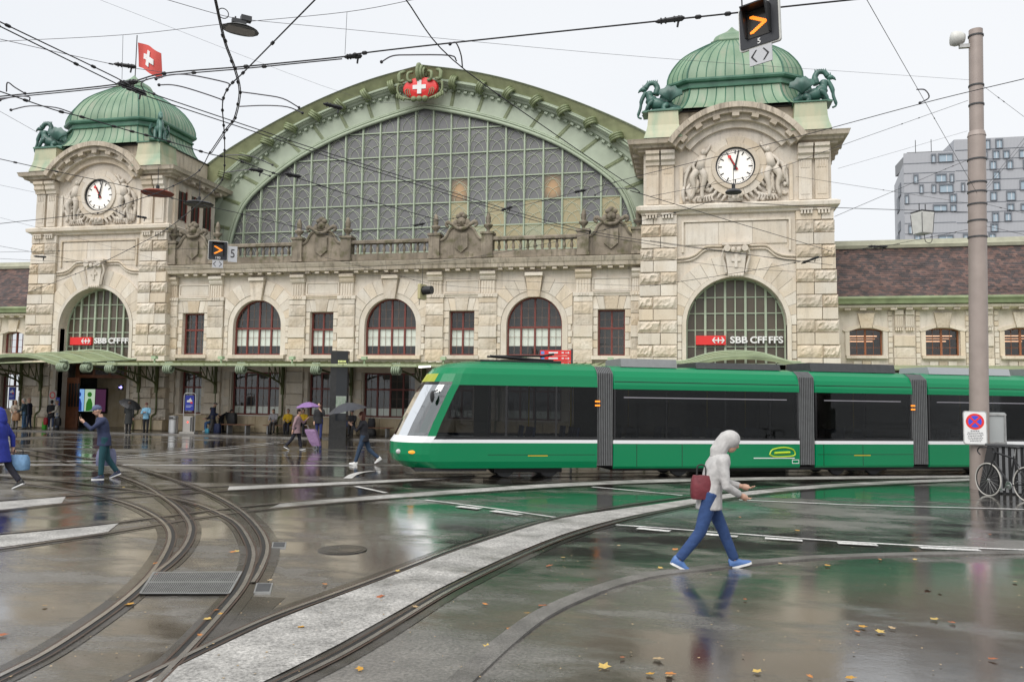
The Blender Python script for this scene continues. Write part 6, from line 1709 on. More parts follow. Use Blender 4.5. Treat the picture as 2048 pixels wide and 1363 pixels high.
# ------------------------------------------------------------------ hanging signals
def chevron(s, w_, h_, t, y0, y1, cx=0, cz=0):
    return MB().prism([(cx-s*w_/2,cz+h_/2),(cx-s*w_/2+s*t*.2,cz+h_/2),(cx+s*w_/2,cz),(cx-s*w_/2+s*t*.2,cz-h_/2),(cx-s*w_/2,cz-h_/2),(cx-s*w_/2,cz-h_/2+t),(cx+s*w_/2-s*t*1.3,cz),(cx-s*w_/2,cz+h_/2-t)], y0, y1)
def tram_signal(px, py, z, w_, label, num, roll, side_plate=None, yaw=0.0):
    p = gp(px, py, z); t = thing('tram_signal', label, 'signal', tuple(p), 0, 'signals hanging over the tracks', local=True)
    t.rotation_euler = (0, roll, face(p)+yaw); S = w_/.46
    b = MB(); plate_ring(b, -.23*S,.23*S,-.25*S,.23*S,0,.03*S,.03*S); b.build('border', OFFW, t)
    b = MB(); plate_ring(b, -.215*S,.215*S,-.235*S,.215*S,-.012*S,-.001,.02*S); b.build('backboard', plain('signal_backboard',(.022,.024,.03),.4) if 'signal_backboard' not in MATS else MATS['signal_backboard'], t)
    vz = MB(); 
    for q in ((-.14,-.125,-.14,.16),(.125,.14,-.14,.16)): vz.prismx([(-.02*S,q[2]*S),(-.06*S,q[2]*S),(-.16*S,q[3]*S),(-.02*S,q[3]*S)], q[0]*S, q[1]*S)
    vz.box(-.14*S,.14*S,-.17*S,-.015*S,.161*S,.175*S); vz.build('visor', BLACK, t)
    MB().box(-.12*S,.12*S,-.02*S,-.0125*S,-.14*S,.155*S).build('lens', plain('signal_lens',(.03,.026,.022),.2) if 'signal_lens' not in MATS else MATS['signal_lens'], t)
    ch = MB(); k = 9
    for i in range(k):
        u = i/(k-1)
        for s in (-1, 1):
            for o_ in (0, .024): ch.box((-.08+.15*u+o_-.010)*S, (-.08+.15*u+o_+.010)*S, -.028*S, -.0205*S, (s*(.085-.085*u)-.012)*S, (s*(.085-.085*u)+.012)*S)
    ch.build('amber_arrow', ORANGE_E, t)
    me = text_mesh(num, .085*S, WHITE, .002*S, .001)
    o = bpy.data.objects.new('number', me); COL.objects.link(o); o.parent = t; o.rotation_euler = (PI/2,0,0); o.location = (0,-.016*S,-.195*S)
    pl = MB().box(-.12*S,.13*S,-.005,.01,-.44*S,-.252*S).build('arrow_plate', plain('plate_grey',(.50,.51,.53),.5) if 'plate_grey' not in MATS else MATS['plate_grey'], t)
    for s in (-1, 1):
        c = s*.062*S; m2 = MB()
        m2.prism([(c-s*.03*S,-.28*S),(c-s*.015*S,-.28*S),(c+s*.04*S,-.345*S),(c-s*.015*S,-.41*S),(c-s*.03*S,-.41*S),(c+s*.02*S,-.345*S)], -.009, -.0055); m2.build('arrow_mark', BLACK, pl)
    if side_plate:
        sp = MB().box(.235*S,.45*S,-.002,.01,-.27*S,.12*S).build('side_plate', MATS['plate_grey'], t)
        me = text_mesh(side_plate, .30*S, BLACK, .002*S); o = bpy.data.objects.new('number', me); COL.objects.link(o); o.parent = sp
        o.rotation_euler = (PI/2,0,0); o.location = (.345*S,-.006,-.07*S); o.scale = (.8,1,1)
    MB().tube([(-.19*S,.015,.22*S),(-.19*S,.015,.75*S)], .008, 5).build('hanger', BLACK, t); MB().tube([(.1*S,.015,.22*S),(.1*S,.015,.6*S)], .006, 5).build('hanger', BLACK, t)
    return t
tram_signal(1518, 48, 6.0, .44, 'large tilted amber arrow signal numbered 5 above the right tower', '5', R(-2), None, -.42)
tram_signal(436, 500, 6.0, .50, 'small amber arrow signal numbered 190 with a plate 5', '190', 0, '5')
p = gp(847, 582, 5.2)
t = thing('tram_signal', 'yellowish signal box with black hood seen from the side', 'signal', tuple(p), face(p)+1.0, local=True)
b = MB(); plate_ring(b,-.17,.17,-.24,.2,0,.09,.03); b.build('housing', plain('signal_cream',(.42,.38,.20),.5), t)
b = MB(); b.lathe([(.12,-.28),(.13,-.02),(.13,0)], (0,0,.02), 16, 'y'); b.build('hood', BLACK, t)
MB().tube([(0,.04,.2),(0,.04,.75)], .008, 5).build('hanger', BLACK, t); MB().tube(catmull([(-.1,.04,-.24),(-.16,.04,-.4),(-.12,.04,.3)], 4), .006, 4).build('cable', BLACK, t)
# street lamps on the span wires
p = gp(481, 52, 6.5)
t = thing('wire_lamp', 'grey shield shaped street lamp hanging from the span wire', 'lamp', tuple(p), face(p)+.2, local=True)
rows = []
for k in range(7):
    u = k/6; rows.append([(-.21+.42*j/10, (-.15+.3*u)*math.sqrt(max(.05,1-(abs(-1+2*j/10))**2.5)), .07*math.cos(PI*(u-.5)*.9)*(1-abs(-1+2*j/10)**2)-.05) for j in range(11)])
mb = MB().grid(rows); mb.grid([[(x,y,-.055) for x,y,z in r] for r in rows]); mb.build('shade', plain('lamp_grey',(.16,.165,.16),.4), t, smooth=True)
MB().prismz([(-.15,-.09),(.15,-.09),(.17,.0),(.15,.09),(-.15,.09),(-.17,0)], -.062, -.056).build('diffuser', plain('lamp_diffuser',(.38,.36,.33),.3), t)
b = MB().box(-.1,.06,-.03,.03,.02,.07); b.box(.0,.12,-.04,.04,.07,.13); b.build('gear_box', DGREY, t)
b = MB()
for x in (-.06,.06): b.tube([(x,0,.02),(x,0,.1)], .01, 5)
b.tube([(-.20+.06*math.cos(q*PI/8),0,.10+.06*math.sin(q*PI/8)) for q in range(16)], .006, 4, closed=True); b.build('hanger', BLACK, t)
def disc_lamp(px, py, z, d_, mat, label):
    p = gp(px, py, z); t = thing('disc_lamp', label, 'lamp', tuple(p), 0, local=True)
    MB().lathe([(.02,.10),(d_*.18,.09),(d_*.42,.04),(d_*.5,0),(d_*.47,-.03),(d_*.1,-.035)], (0,0,0), 28).build('disc', mat, t, angle=30)
    MB().lathe([(.05,.1),(.05,.22),(.03,.24)], (0,0,0), 10).build('cap', BLACK, t); MB().tube([(0,0,.2),(0,0,.75)], .01, 5).build('hanger', BLACK, t)
disc_lamp(315, 386, 8.0, .92, TERRA, 'flat terracotta red disc lamp hanging before the left clock')
disc_lamp(398, 408, 8.0, .88, BLACK, 'flat black disc lamp hanging beside the red disc lamp')
disc_lamp(1467, 384, 8.0, .46, DGREY, 'small dark disc lamp hanging below the right clock')

# ------------------------------------------------------------------ overhead wires
WG = {}
def wire(pts, r=.008, label='thin black span wire stretched over the square', sag=0.0, clamps=(), mat=None, group='overhead wires over the square', k=6):
    P = [gp(x, y, z) for x, y, z in pts]
    if len(P) == 2:
        P = [P[0].lerp(P[1], i/10) - Vector((0,0,sag*4*(i/10)*(1-i/10))) for i in range(11)]
    else: P = catmull(P, k)
    o = P[len(P)//2]; t = thing('overhead_wire', label, 'wire', tuple(o), 0, group)
    r *= .78
    MB().tube(P, r, 5).build('strand', mat or WIRE, t)
    for u in clamps:
        i = u*(len(P)-1); a = int(min(i, len(P)-2)); q = P[a].lerp(P[a+1], i-a); d_ = (P[a+1]-P[a]).normalized()
        MB().tube([q-d_*.035, q-d_*.02, q+d_*.02, q+d_*.035], [r*1.2, r*2.4, r*2.4, r*1.2], 6).build('clamp', BLACK, t)
    return t
def frac(n): return [i/n for i in range(1, n)]
RW = 1
TL = 'black contact wire of the tram tracks with small clamps'; Z = 5.7; ZZ = 6.5
def tro(px, clamps=(), z=Z, r=.009, label=TL, grp='tram contact wires'): return wire([(x, y, z) for x, y in px], r, label, 0, clamps, None, grp)
tro([(-60,14),(0,44),(219,149),(262,172),(314,191),(516,259),(700,320),(1115,447),(1350,490),(1665,530)], (.12,.2,.3), label='black contact wire running from the left sky over the hall to the right tower')
tro([(-60,24),(0,53),(232,167),(270,182),(301,195),(516,266),(700,327),(1115,453),(1350,497)], (.12,.2,.3), label='black lower strand of the contact wire running over the hall to the right tower')
tro([(427,-10),(448,82),(468,137),(478,185),(468,236),(451,259),(420,305),(393,346),(328,380),(273,400),(202,424),(171,428),(0,447)], frac(14), Z, label='black curving contact wire bending past the left clock')
tro([(430,-10),(451,82),(471,137),(481,185),(471,236),(454,260),(423,306)], frac(6), Z+.03, label='black short second strand beside the curving contact wire')
tro([(640,-10),(492,140),(458,174),(445,207),(448,260),(449,305),(444,360),(407,399),(342,452),(294,480),(191,531),(92,571),(51,586)], frac(22), Z, .010, label='black knotted contact wire descending across the left arch window')
tro([(-10,180),(0,183),(106,219),(164,234),(246,258),(280,267),(338,283),(420,308),(465,317),(547,346),(595,356),(700,390),(876,440)], frac(16), Z, .010, label='black contact wire falling past the left dome to the balustrade')
tro([(-10,316),(0,318),(113,343),(232,368),(290,382),(376,404),(485,428),(625,462),(700,480)], frac(12), Z+.4, label='black contact wire passing behind the red disc lamp')
tro([(805,-10),(906,120),(1098,260),(1275,380),(1300,393),(1665,503)], (.3,), 5.9, label='black contact wire falling from the sky across the crest side of the arch')
tro([(660,474),(835,448),(1012,418),(1169,380),(1300,346),(1578,278),(1848,206),(2060,155)], (.2,.35,.5), 6.6, .008, label='black contact wire rising from the balustrade past the right clock')
tro([(650,539),(889,522),(1074,491),(1210,459),(1350,425),(1424,402)], (.2,.4,.6,.8), 6.3, .008, label='black contact wire rising along the cornice to the right tower')
tro([(1300,572),(1490,543),(1647,514),(1738,495),(1800,488)], (.2,.4,.6), 5.6, label='black contact wire crossing the right entrance arch')
tro([(1300,481),(1483,507),(1603,523),(1640,520)], (), 5.8, .007, label='black thin contact wire above the right keystone'); tro([(1290,512),(1483,536),(1592,543)], (), 5.7, .006, label='black thin contact wire below the right keystone')
tro([(0,517),(321,533),(581,545),(780,552),(1290,572)], (.1,.3,.5), 5.7, .006, label='black thin contact wire along the wing cornice'); tro([(0,504),(200,500),(424,497)], (.3,), 5.9, .006, label='black thin contact wire crossing the left tower panel'); tro([(-5,491),(55,502),(190,528)], (), 5.9, .006, label='black short contact wire at the edge of the left tower')
tro([(650,515),(780,546),(886,570),(1100,582)], (.3,.5), 5.6, .006, label='black thin contact wire by the side signal box')
SL = 'thin grey span wire stretched across the pale sky'
wire([(-20,84,7.0),(246,70,7.0),(448,48,7.0),(694,24,7.0),(850,-5,7.0)], .005, SL, mat=WIRE_G, group='thin span wires')
wire([(-20,74,6.8),(222,128,6.8),(328,145,6.8)], .006, SL, clamps=(.5,), mat=WIRE_G, group='thin span wires')
wire([(-20,195,6.2),(232,169,6.2),(328,147,6.2),(492,133,6.2),(684,114,6.2),(729,106,6.2),(913,85,6.2),(1350,39,6.2),(1472,26,6.2),(1559,15,6.2),(1740,-4,6.2)], .012, 'thick black span cable carrying clamps above the hall roof', clamps=(.2,.3,.42,.46,.5,.72,.78), group='span cables')
wire([(-20,199,6.2),(232,173,6.2),(328,152,6.2),(492,137,6.2),(684,118,6.2)], .010, 'second strand under the thick black span cable', clamps=(.3,.6,.8), group='span cables')
wire([(318,-5,7.5),(448,32,7.6),(506,41,7.7)], .006, SL, mat=WIRE_G, group='thin span wires')
wire([(506,41,7.7),(1300,115,9.5),(1940,160,10.75)], .005, SL, mat=WIRE_G, group='thin span wires')
wire([(200,0,8.5),(700,190,8.0),(860,205,8)], .003, SL, mat=WIRE_G, group='thin span wires')
for a, b in (((246,70,7.0),(244,159,6.2)), ((694,24,7.0),(690,109,6.2))): wire([a, b], .004, 'short vertical drop wire between two span wires', group='drop wires')
def pw(px, py): # point on the mast at that pixel
    q = fp(px, py, PYy-.2); return (px, py, q.z)
wire([(1731,-5,7.5),pw(1954,386)], .006, 'black wire slanting down to the mast', clamps=(.45,), group='wires tied to the mast')
wire([(1300,393,6.6),(1519,347,7.2),(1716,279,8.6),pw(1936,201)], .007, 'black wire rising to the mast with insulators', clamps=(.55,.8,.85), group='wires tied to the mast')
wire([(1676,337,7.5),pw(1935,262)], .004, 'black wire slanting down to the mast', group='wires tied to the mast')
wire([(1592,353,6.8),(1767,380,7.0),pw(1935,406)], .005, 'black wire tied to the middle of the mast', clamps=(.5,.55), group='wires tied to the mast')
wire([(1424,402,6.3),(1669,415,6.8),pw(1935,424)], .010, 'black cable carrying the white lantern box', clamps=(.85,.9,.95), group='wires tied to the mast')
wire([(1669,433,6.4),(1851,355,7.8),pw(1935,320)], .007, 'black wire rising to the mast with insulators', clamps=(.6,.7,.8), group='wires tied to the mast')
wire([(1669,512,5.9),(1862,474,6.4),pw(1935,459)], .007, 'black wire tied low on the mast', clamps=(.5,.7,.8), group='wires tied to the mast')
wire([pw(1966,172),(2070,250,9.5)], .006, 'black wire leaving the mast to the right', clamps=(.3,.4), group='wires leaving the mast')
wire([pw(1962,386),(2060,262,9.5)], .006, 'black wire leaving the mast to the right', group='wires leaving the mast'); wire([pw(1962,392),(2062,270,9.5)], .006, 'black wire leaving the mast to the right', group='wires leaving the mast')
wire([pw(1972,408),(2070,432,7.0)], .006, 'black wire leaving the mast to the right', clamps=(.3,.5), group='wires leaving the mast'); wire([pw(1972,452),(2070,474,6.2)], .007, 'black wire leaving the mast to the right', group='wires leaving the mast')
wire([(0,370,6.6),(171,406,6.6),(294,436,6.6)], .004, SL, mat=WIRE_G, group='thin span wires'); wire([(0,435,6.4),(219,493,6.4),(340,525,6.2)], .004, SL, mat=WIRE_G, group='thin span wires'); wire([(-5,220,6.4),(75,265,6.6)], .004, SL, mat=WIRE_G, group='thin span wires')
# registration arms and section insulators
def arm(px, z, label='grey curved registration arm holding a contact wire'):
    P = catmull([gp(x, y, z) for x, y in px], 4); t = thing('registration_arm', label, 'wire fitting', tuple(P[0]), 0, 'registration arms on the wires')
    MB().tube(P, .008, 6).build('tube_arm', STEEL_D if False else WIRE_G, t); MB().ball(tuple(P[-1]), .02).build('eye', WIRE, t)
for px in ([(458,172),(452,165),(380,150),(340,150),(312,158)], [(445,203),(440,198),(380,178),(345,170),(318,170)], [(482,184),(520,189),(565,197),(598,215)], [(479,213),(530,211),(575,214),(605,226)], [(58,203),(58,194),(30,193),(0,200)], [(145,226),(110,215),(60,212),(22,220)], [(13,183),(15,165),(30,175),(50,187)],
           [(913,122),(900,111),(820,110),(785,112),(763,124)], [(925,136),(922,110),(912,86),(900,88)], [(449,310),(500,312),(545,330)], [(449,345),(500,340),(540,352)], [(1275,380),(1260,377),(1215,378),(1190,390)], [(1833,179),(1850,180),(1858,195),(1840,206)], [(202,424),(225,420),(250,432)], [(294,158),(282,168),(290,182),(308,188)]): arm(px, 6.0)
def insul(px, py, ang, ln, z, label='black section insulator clamped on a wire'):
    p = gp(px, py, z); d_ = (gp(px+ln/2*math.cos(R(ang)), py+ln/2*math.sin(R(ang)), z)-p); t = thing('section_insulator', label, 'insulator', tuple(p), 0, 'section insulators on the wires')
    mb = MB(); mb.tube([p-d_, p-d_*.8, p, p+d_*.8, p+d_], [.008,.022,.026,.03,.010], 6); 
    for u in (-.6,-.3,.3,.6): q = p+d_*u; mb.tube([q-d_*.05,q+d_*.05], .034, 6)
    mb.tube([p+d_*.6, p+d_*.5-Vector((0,0,.09))], .012, 5); mb.build('body', BLACK, t)
for a in ((250,131,8,46,6.7),(255,165,-6,42,6.0),(265,178,22,60,5.75),(706,113,-4,36,6.2),(666,212,14,40,6.2),(586,350,12,34,5.7),(1160,382,-12,26,6.6),(1013,417,-20,24,6.6),(838,449,-12,24,6.6),(1340,40,-8,60,6.2),(512,340,8,30,5.7),(1620,520,-22,40,5.7),(283,434,10,22,6.6),(1755,493,2,40,5.7),(80,513,4,26,5.7)): insul(*a)
p = gp(1525, 122, 5.9)
# ------------------------------------------------------------------ people
SKIN = plain('skin', (.50,.30,.215), .55)
def cloth_mat(name, col, rough=.85, var=.18): 
    return MATS[name] if name in MATS else plain(name, col, rough, var=var, bump=.7, scale=13)
def remesh(name, mb, voxel, mat, parent, smooth_it=3):
    me = mb.mesh(name+'_src', mat); o = bpy.data.objects.new(name, me); COL.objects.link(o)
    md = o.modifiers.new('r', 'REMESH'); md.mode = 'VOXEL'; md.voxel_size = voxel; md.use_smooth_shade = True
    sm = o.modifiers.new('s', 'SMOOTH'); sm.iterations = smooth_it-1; sm.factor = .5
    dg = bpy.context.evaluated_depsgraph_get(); dg.update()
    m2 = bpy.data.meshes.new_from_object(o.evaluated_get(dg)); m2.name = name
    o.modifiers.clear(); o.data = m2; bpy.data.meshes.remove(me)
    m2.materials.clear(); m2.materials.append(mat)
    o.parent = parent
    return o
def ell(mb, rings, n=14):
    """closed loft of horizontal ellipses (cx,cy,cz,rx,ry)"""
    rows = [[(c[0]+c[3]*math.cos(2*PI*j/n), c[1]+c[4]*math.sin(2*PI*j/n), c[2]) for j in range(n)] for c in rings]
    mb.grid(rows, True); mb.add(rows[0], [list(range(n-1, -1, -1))]); mb.add(rows[-1], [list(range(n))])
def rotY(v, a): return Vector((v[0]*math.cos(a)+v[2]*math.sin(a), v[1], -v[0]*math.sin(a)+v[2]*math.cos(a)))
def person(label, loc, rz, H, legs=((10,5),(-10,15)), lean=4, arms=(((-8,6),(10,15)),((-8,6),(10,15))), top=('coat',(.03,.03,.035)), bottom=(.03,.035,.05), shoes=(.02,.02,.02),
           hair=(.03,.02,.015), headgear=None, coat_len=0.0, vox=.022, fingers=False, head=(0,0), sole=None, group=None, seated=False, skin=None, hood=None):
    """legs: per side (thigh forward deg, knee bend deg); arms: per side ((shoulder forward, outward),(elbow bend, inward))"""
    k = H/1.75; cid = str(len(MATS))
    t = thing('person', label, 'person', loc, rz, group, local=True)
    la = R(lean)
    hipz = .93
    L_ = []
    for s, (th, kb) in zip((1, -1), legs):
        hip = Vector((0, s*.095, 0)); a = R(th); kn = hip + Vector((math.sin(a)*.44, s*.01, -math.cos(a)*.44)); b = a-R(kb)
        an = kn + Vector((math.sin(b)*.43, 0, -math.cos(b)*.43)); L_.append((s, hip, kn, an, b))
    low = min(q[3].z for q in L_)-.075
    base = -low if not seated else hipz*.0 + (-low)
    off = Vector((0, 0, base))
    T = lambda v: Vector(v)*k
    # torso frame
    def up(x, y, z): v = rotY((x, y, z), la); return off + v
    chest = up(0,0,.36); neck = up(.01,0,.54); headc = up(.03+head[0], 0, .70)
    body = MB(); jacket = MB(); trou = MB()
    def torso(mb, g, z0=-.08):
        zs = [(z0,.132,.168),(.05,.12,.158),(.16,.105,.145),(.30,.12,.175),(.42,.115,.185),(.49,.09,.15),(.535,.06,.085)]
        rings = []
        for z, rx, ry in zs:
            c = up(0,0,z) if z > .1 else off+Vector((math.sin(la)*max(0,z)*.6,0,z)); rings.append((c.x*k, c.y*k, c.z*k, (rx+g)*k, (ry+g)*k))
        ell(mb, rings)
    torso(body, -.016); torso(jacket, .03, -.16 if not coat_len else -.10)
    body.tube([T(up(0,0,.5)), T(up(.015,0,.60))], [.055*k,.052*k], 10)
    # head: skull, jaw, nose
    hc = T(headc); hd = R(head[1])
    def hp(x, y, z): v = rotY((x, y, z), la*.5+hd); return hc + v*k
    body.ball(tuple(hp(0,0,.02)), .098*k, .077*k, .108*k, 14, 10); body.ball(tuple(hp(.022,0,-.045)), .070*k, .058*k, .075*k, 12, 8)
    body.ball(tuple(hp(.098,0,-.012)), .020*k, .014*k, .026*k, 8, 6)
    for s in (-1, 1): body.ball(tuple(hp(-.005,s*.077,-.005)), .022*k, .012*k, .032*k, 8, 6)
    hand_c = []
    for s, ((fw, ow), (eb, inn)) in zip((1, -1), arms):
        sh = up(0, s*.185, .44); a, o_ = R(fw)+0*la, R(ow)
        d1 = Vector((math.sin(a)*math.cos(o_), s*math.sin(o_), -math.cos(a)*math.cos(o_))); el = sh + d1*.29
        b = a + R(eb); d2 = Vector((math.sin(b)*math.cos(R(inn)), -s*math.sin(R(inn)), -math.cos(b)*math.cos(R(inn)))); wr = el + d2*.25; pm_ = wr + d2*.09
        body.tube([T(sh), T(el), T(wr)], [.05*k,.042*k,.030*k], 10); jacket.tube([T(sh-d1*.02), T(sh+d1*.12), T(el), T(wr-d2*.02)], [.076*k,.068*k,.058*k,.046*k], 10)
        jacket.ball(tuple(T(sh)), .082*k, .078*k, .08*k)
        sdv = d2.cross(Vector((0,0,1))); sdv = sdv.normalized() if sdv.length > .1 else Vector((1,0,0)); nrm_ = sdv.cross(d2).normalized()
        body.tube([T(wr), T(wr+d2*.035), T(pm_)], [.028*k,.040*k,.038*k], 10)
        if fingers:
            for q, ln in enumerate((.075,.085,.08,.06)):
                r0 = pm_ + sdv*(-.03+.02*q); c1 = r0 + d2*ln*.5 + nrm_*.008; c2 = c1 + d2*ln*.35 + nrm_*.03
                body.tube([T(r0-d2*.01), T(c1), T(c2)], [.0095*k,.009*k,.008*k], 7)
            th0 = wr + d2*.03 - sdv*.03; body.tube([T(th0), T(th0-sdv*.03+d2*.035), T(th0-sdv*.03+d2*.065+nrm_*.01)], [.012*k,.010*k,.009*k], 7)
        else: body.ball(tuple(T(pm_+d2*.04)), .034*k, .03*k, .045*k, 8, 6)
        hand_c.append(T(pm_+d2*.03))
    for s, hip, kn, an, b in L_:
        h_, k_, a_ = T(hip+off), T(kn+off), T(an+off)
        body.tube([h_+Vector((0,0,.04*k)), h_.lerp(k_,.3), k_, k_.lerp(a_,.35), a_], [.082*k,.076*k,.05*k,.048*k,.034*k], 10)
        trou.tube([h_+Vector((0,0,.05*k)), h_.lerp(k_,.3), k_, k_.lerp(a_,.4), a_+Vector((0,0,.02*k))], [.105*k,.096*k,.074*k,.068*k,.060*k], 12)
    pz = T(off); ell(trou, [(pz.x,pz.y,pz.z-.10*k,.11*k,.15*k),(pz.x,pz.y,pz.z,.128*k,.17*k),(pz.x,pz.y,pz.z+.10*k,.118*k,.16*k)])
    ell(body, [(pz.x,pz.y,pz.z-.09*k,.10*k,.14*k),(pz.x,pz.y,pz.z+.02*k,.115*k,.155*k),(pz.x,pz.y,pz.z+.1*k,.10*k,.145*k)])
    remesh('body', body, vox*.8 if not fingers else .0085, skin or SKIN, t)
    if coat_len:
        c0, c1 = up(0,0,.0), up(0,0,-coat_len*.6); c2 = off+Vector((-.02*lean/5,0,-coat_len))
        ell(jacket, [(c2.x*k,0,c2.z*k,.20*k,.225*k),(c1.x*k,0,c1.z*k,.175*k,.205*k),(c0.x*k,0,c0.z*k,.15*k,.185*k),(up(0,0,.16).x*k,0,up(0,0,.16).z*k,.13*k,.17*k)])
    remesh(top[0], jacket, vox, cloth_mat('cloth_%02d_%02d_%02d' % tuple(int(c*99) for c in top[1]), top[1]), t)
    remesh('trousers', trou, vox, cloth_mat('cloth_%02d_%02d_%02d' % tuple(int(c*99) for c in bottom), bottom), t)
    sm_ = cloth_mat('shoe_%02d_%02d_%02d' % tuple(int(c*99) for c in shoes), shoes, .5, 0)
    for s, hip, kn, an, b in L_:
        a_ = T(an+off); so_ = MB(); pitch = max(-.5, min(.7, -b*.7 if not seated else 0))
        def sp(x, y, z): v = rotY((x, y, z), pitch); return tuple(a_+v*k)
        pr = [(-.075,.036,-.07,.02),(-.05,.042,-.07,.055),(.03,.045,-.07,.03),(.10,.048,-.07,-.012),(.16,.042,-.07,-.03),(.195,.022,-.068,-.045)]
        rows_ = [[sp(x,-w_,z0),sp(x,w_,z0),sp(x,w_*.85,z0+(z1-z0)*.6),sp(x,w_*.4,z1),sp(x,-w_*.4,z1),sp(x,-w_*.85,z0+(z1-z0)*.6)] for x, w_, z0, z1 in pr]
        so_.grid(rows_, True); so_.add(rows_[0], [list(range(6))]); so_.add(rows_[-1], [list(range(5,-1,-1))]); sh_o = so_.build('shoe', sm_, t, smooth=True)
        if sole:
            sl2 = MB(); rr = [[sp(x,-w_*1.06,z0-.012),sp(x,w_*1.06,z0-.012),sp(x,w_*1.06,z0+.014),sp(x,-w_*1.06,z0+.014)] for x, w_, z0, z1 in pr]; sl2.grid(rr, True); sl2.add(rr[0], [(0,1,2,3)]); sl2.add(rr[-1], [(3,2,1,0)])
            sl2.build('sole', cloth_mat('sole_white', sole, .6, 0), sh_o)
    hm_ = cloth_mat('hair_%02d_%02d_%02d' % tuple(int(c*99) for c in hair), hair, .7)
    if headgear is None:
        hr = MB(); hr.ball(tuple(hp(-.018,0,.040)), .104*k, .086*k, .100*k, 14, 9); hr.ball(tuple(hp(-.05,0,-.03)), .065*k, .078*k, .075*k, 12, 8); remesh('hair', hr, .014, hm_, t)
    elif headgear[0] == 'cap':
        hr = MB(); hr.ball(tuple(hp(-.008,0,.055)), .108*k, .09*k, .085*k, 14, 9); a = hp(.10,0,.05); hr.ball(tuple(a), .07*k, .075*k, .014*k, 10, 6); remesh('cap', hr, .012, cloth_mat('hat_%02d_%02d_%02d' % tuple(int(c*99) for c in headgear[1]), headgear[1]), t)
    elif headgear[0] in ('beanie', 'hood'):
        hr = MB(); hr.ball(tuple(hp(-.012,0,.045)), .116*k, .096*k, .098*k, 14, 9)
        if headgear[0] == 'hood': hr.ball(tuple(hp(-.022,0,.03)), .128*k, .108*k, .118*k, 14, 9); hr.tube([tuple(hp(-.06,0,.06)),tuple(hp(-.085,0,-.05)),tuple(hp(-.10,0,-.16)),tuple(hp(-.08,0,-.24))], [.09*k,.10*k,.105*k,.09*k], 12)
        remesh(headgear[0], hr, .013, cloth_mat('hat_%02d_%02d_%02d' % tuple(int(c*99) for c in headgear[1]), headgear[1]), t)
    elif headgear[0] == 'long':
        hr = MB(); hr.ball(tuple(hp(-.018,0,.035)), .108*k, .092*k, .10*k, 14, 9); hr.ball(tuple(hp(-.055,0,-.09)), .07*k, .10*k, .15*k, 12, 8); remesh('hair', hr, .014, hm_, t)
    if fingers:
        for s in (-1, 1): MB().ball(tuple(hp(.088,s*.032,.012)), .010*k, .012*k, .008*k, 8, 6).build('eye', cloth_mat('eye_dark', (.03,.02,.02), .2, 0), t, smooth=True)
        MB().ball(tuple(hp(.088,0,-.062)), .010*k, .024*k, .006*k, 8, 6).build('mouth', cloth_mat('lips', (.35,.13,.11), .5, 0), t, smooth=True)
    return t, hand_c, hc
def to_world(t, v):
    a = t.rotation_euler.z; return Vector((t.location.x+v.x*math.cos(a)-v.y*math.sin(a), t.location.y+v.x*math.sin(a)+v.y*math.cos(a), t.location.z+v.z))
def umbrella(top_p, hand_p, r, col, label, tilt=Vector((0,0,1))):
    t = thing('umbrella', label, 'umbrella', tuple(hand_p), 0, local=True)
    ax = (top_p-hand_p); ln = ax.length; q = ax.to_track_quat('Z', 'Y'); Mx = q.to_matrix()
    P = lambda x, y, z: tuple(Mx @ Vector((x, y, z)))
    mt = cloth_mat('umbrella_%02d_%02d_%02d' % tuple(int(c*99) for c in col), col, .5, .1); n = 8
    cv = MB()
    for i in range(n):
        rows = []
        for u_ in range(7):
            a = 2*PI*(i+u_/6)/n; sag = 1-.07*math.sin(PI*u_/6); row = []
            for k in range(6):
                rr = r*k/5; row.append(P(rr*math.cos(a)*(sag if k == 5 else 1), rr*math.sin(a)*(sag if k == 5 else 1), ln - r*.42*(k/5)**1.8 - (.015*math.sin(PI*u_/6)*k/5)))
            rows.append(row)
        cv.grid(rows)
    cv.build('canopy', mt, t, smooth=True, fix=False)
    rb_ = MB()
    for i in range(n):
        a = 2*PI*i/n; rb_.tube([P(r*k/5*math.cos(a), r*k/5*math.sin(a), ln-r*.42*(k/5)**1.8-.012) for k in range(6)], .005, 4)
    rb_.build('ribs', BLACK, t); MB().tube([P(0,0,-.05), P(0,0,ln+.06)], .009, 6).build('shaft', BLACK, t); MB().tube([P(0,0,-.10), P(0,0,.04)], .016, 8).build('handle', BLACK, t)
    return t
def bag(loc, dims, col, label, name='bag', rz=0, handle=.12):
    t = thing(name, label, 'bag', loc, rz, local=True); a, b, c = dims
    rows = []
    for z, s in ((0,.92),(.05,1.0),(.45,1.02),(.8,.94),(1.0,.78)): rows.append([(x*s*a/2, y*s*b/2, z*c) for x, y in ((-1,-.7),(-.7,-1),(.7,-1),(1,-.7),(1,.7),(.7,1),(-.7,1),(-1,.7))])
    mb = MB().grid(rows, True); mb.add(rows[0], [list(range(7,-1,-1))]); mb.add(rows[-1], [list(range(8))])
    mb.build('body', cloth_mat('bag_%02d_%02d_%02d' % tuple(int(q*99) for q in col), col, .6), t, smooth=True)
    MB().tube(catmull([(-a*.22,0,c*.95),(-a*.18,0,c+handle),(a*.18,0,c+handle),(a*.22,0,c*.95)], 4), .01, 5).build('handle', cloth_mat('strap', (.03,.03,.03)), t)
    return t
CY = math.atan2(CF.y, CF.x)         # camera heading
RIGHT = CY - PI/2; LEFT = CY + PI/2; AWAY = CY; TOWARD = CY + PI
def G(px, py): p = gp(px, py); return (p.x, p.y, 0.0)
def GP(px, py): p = gp(px, py, .06); return (p.x, p.y, .06)
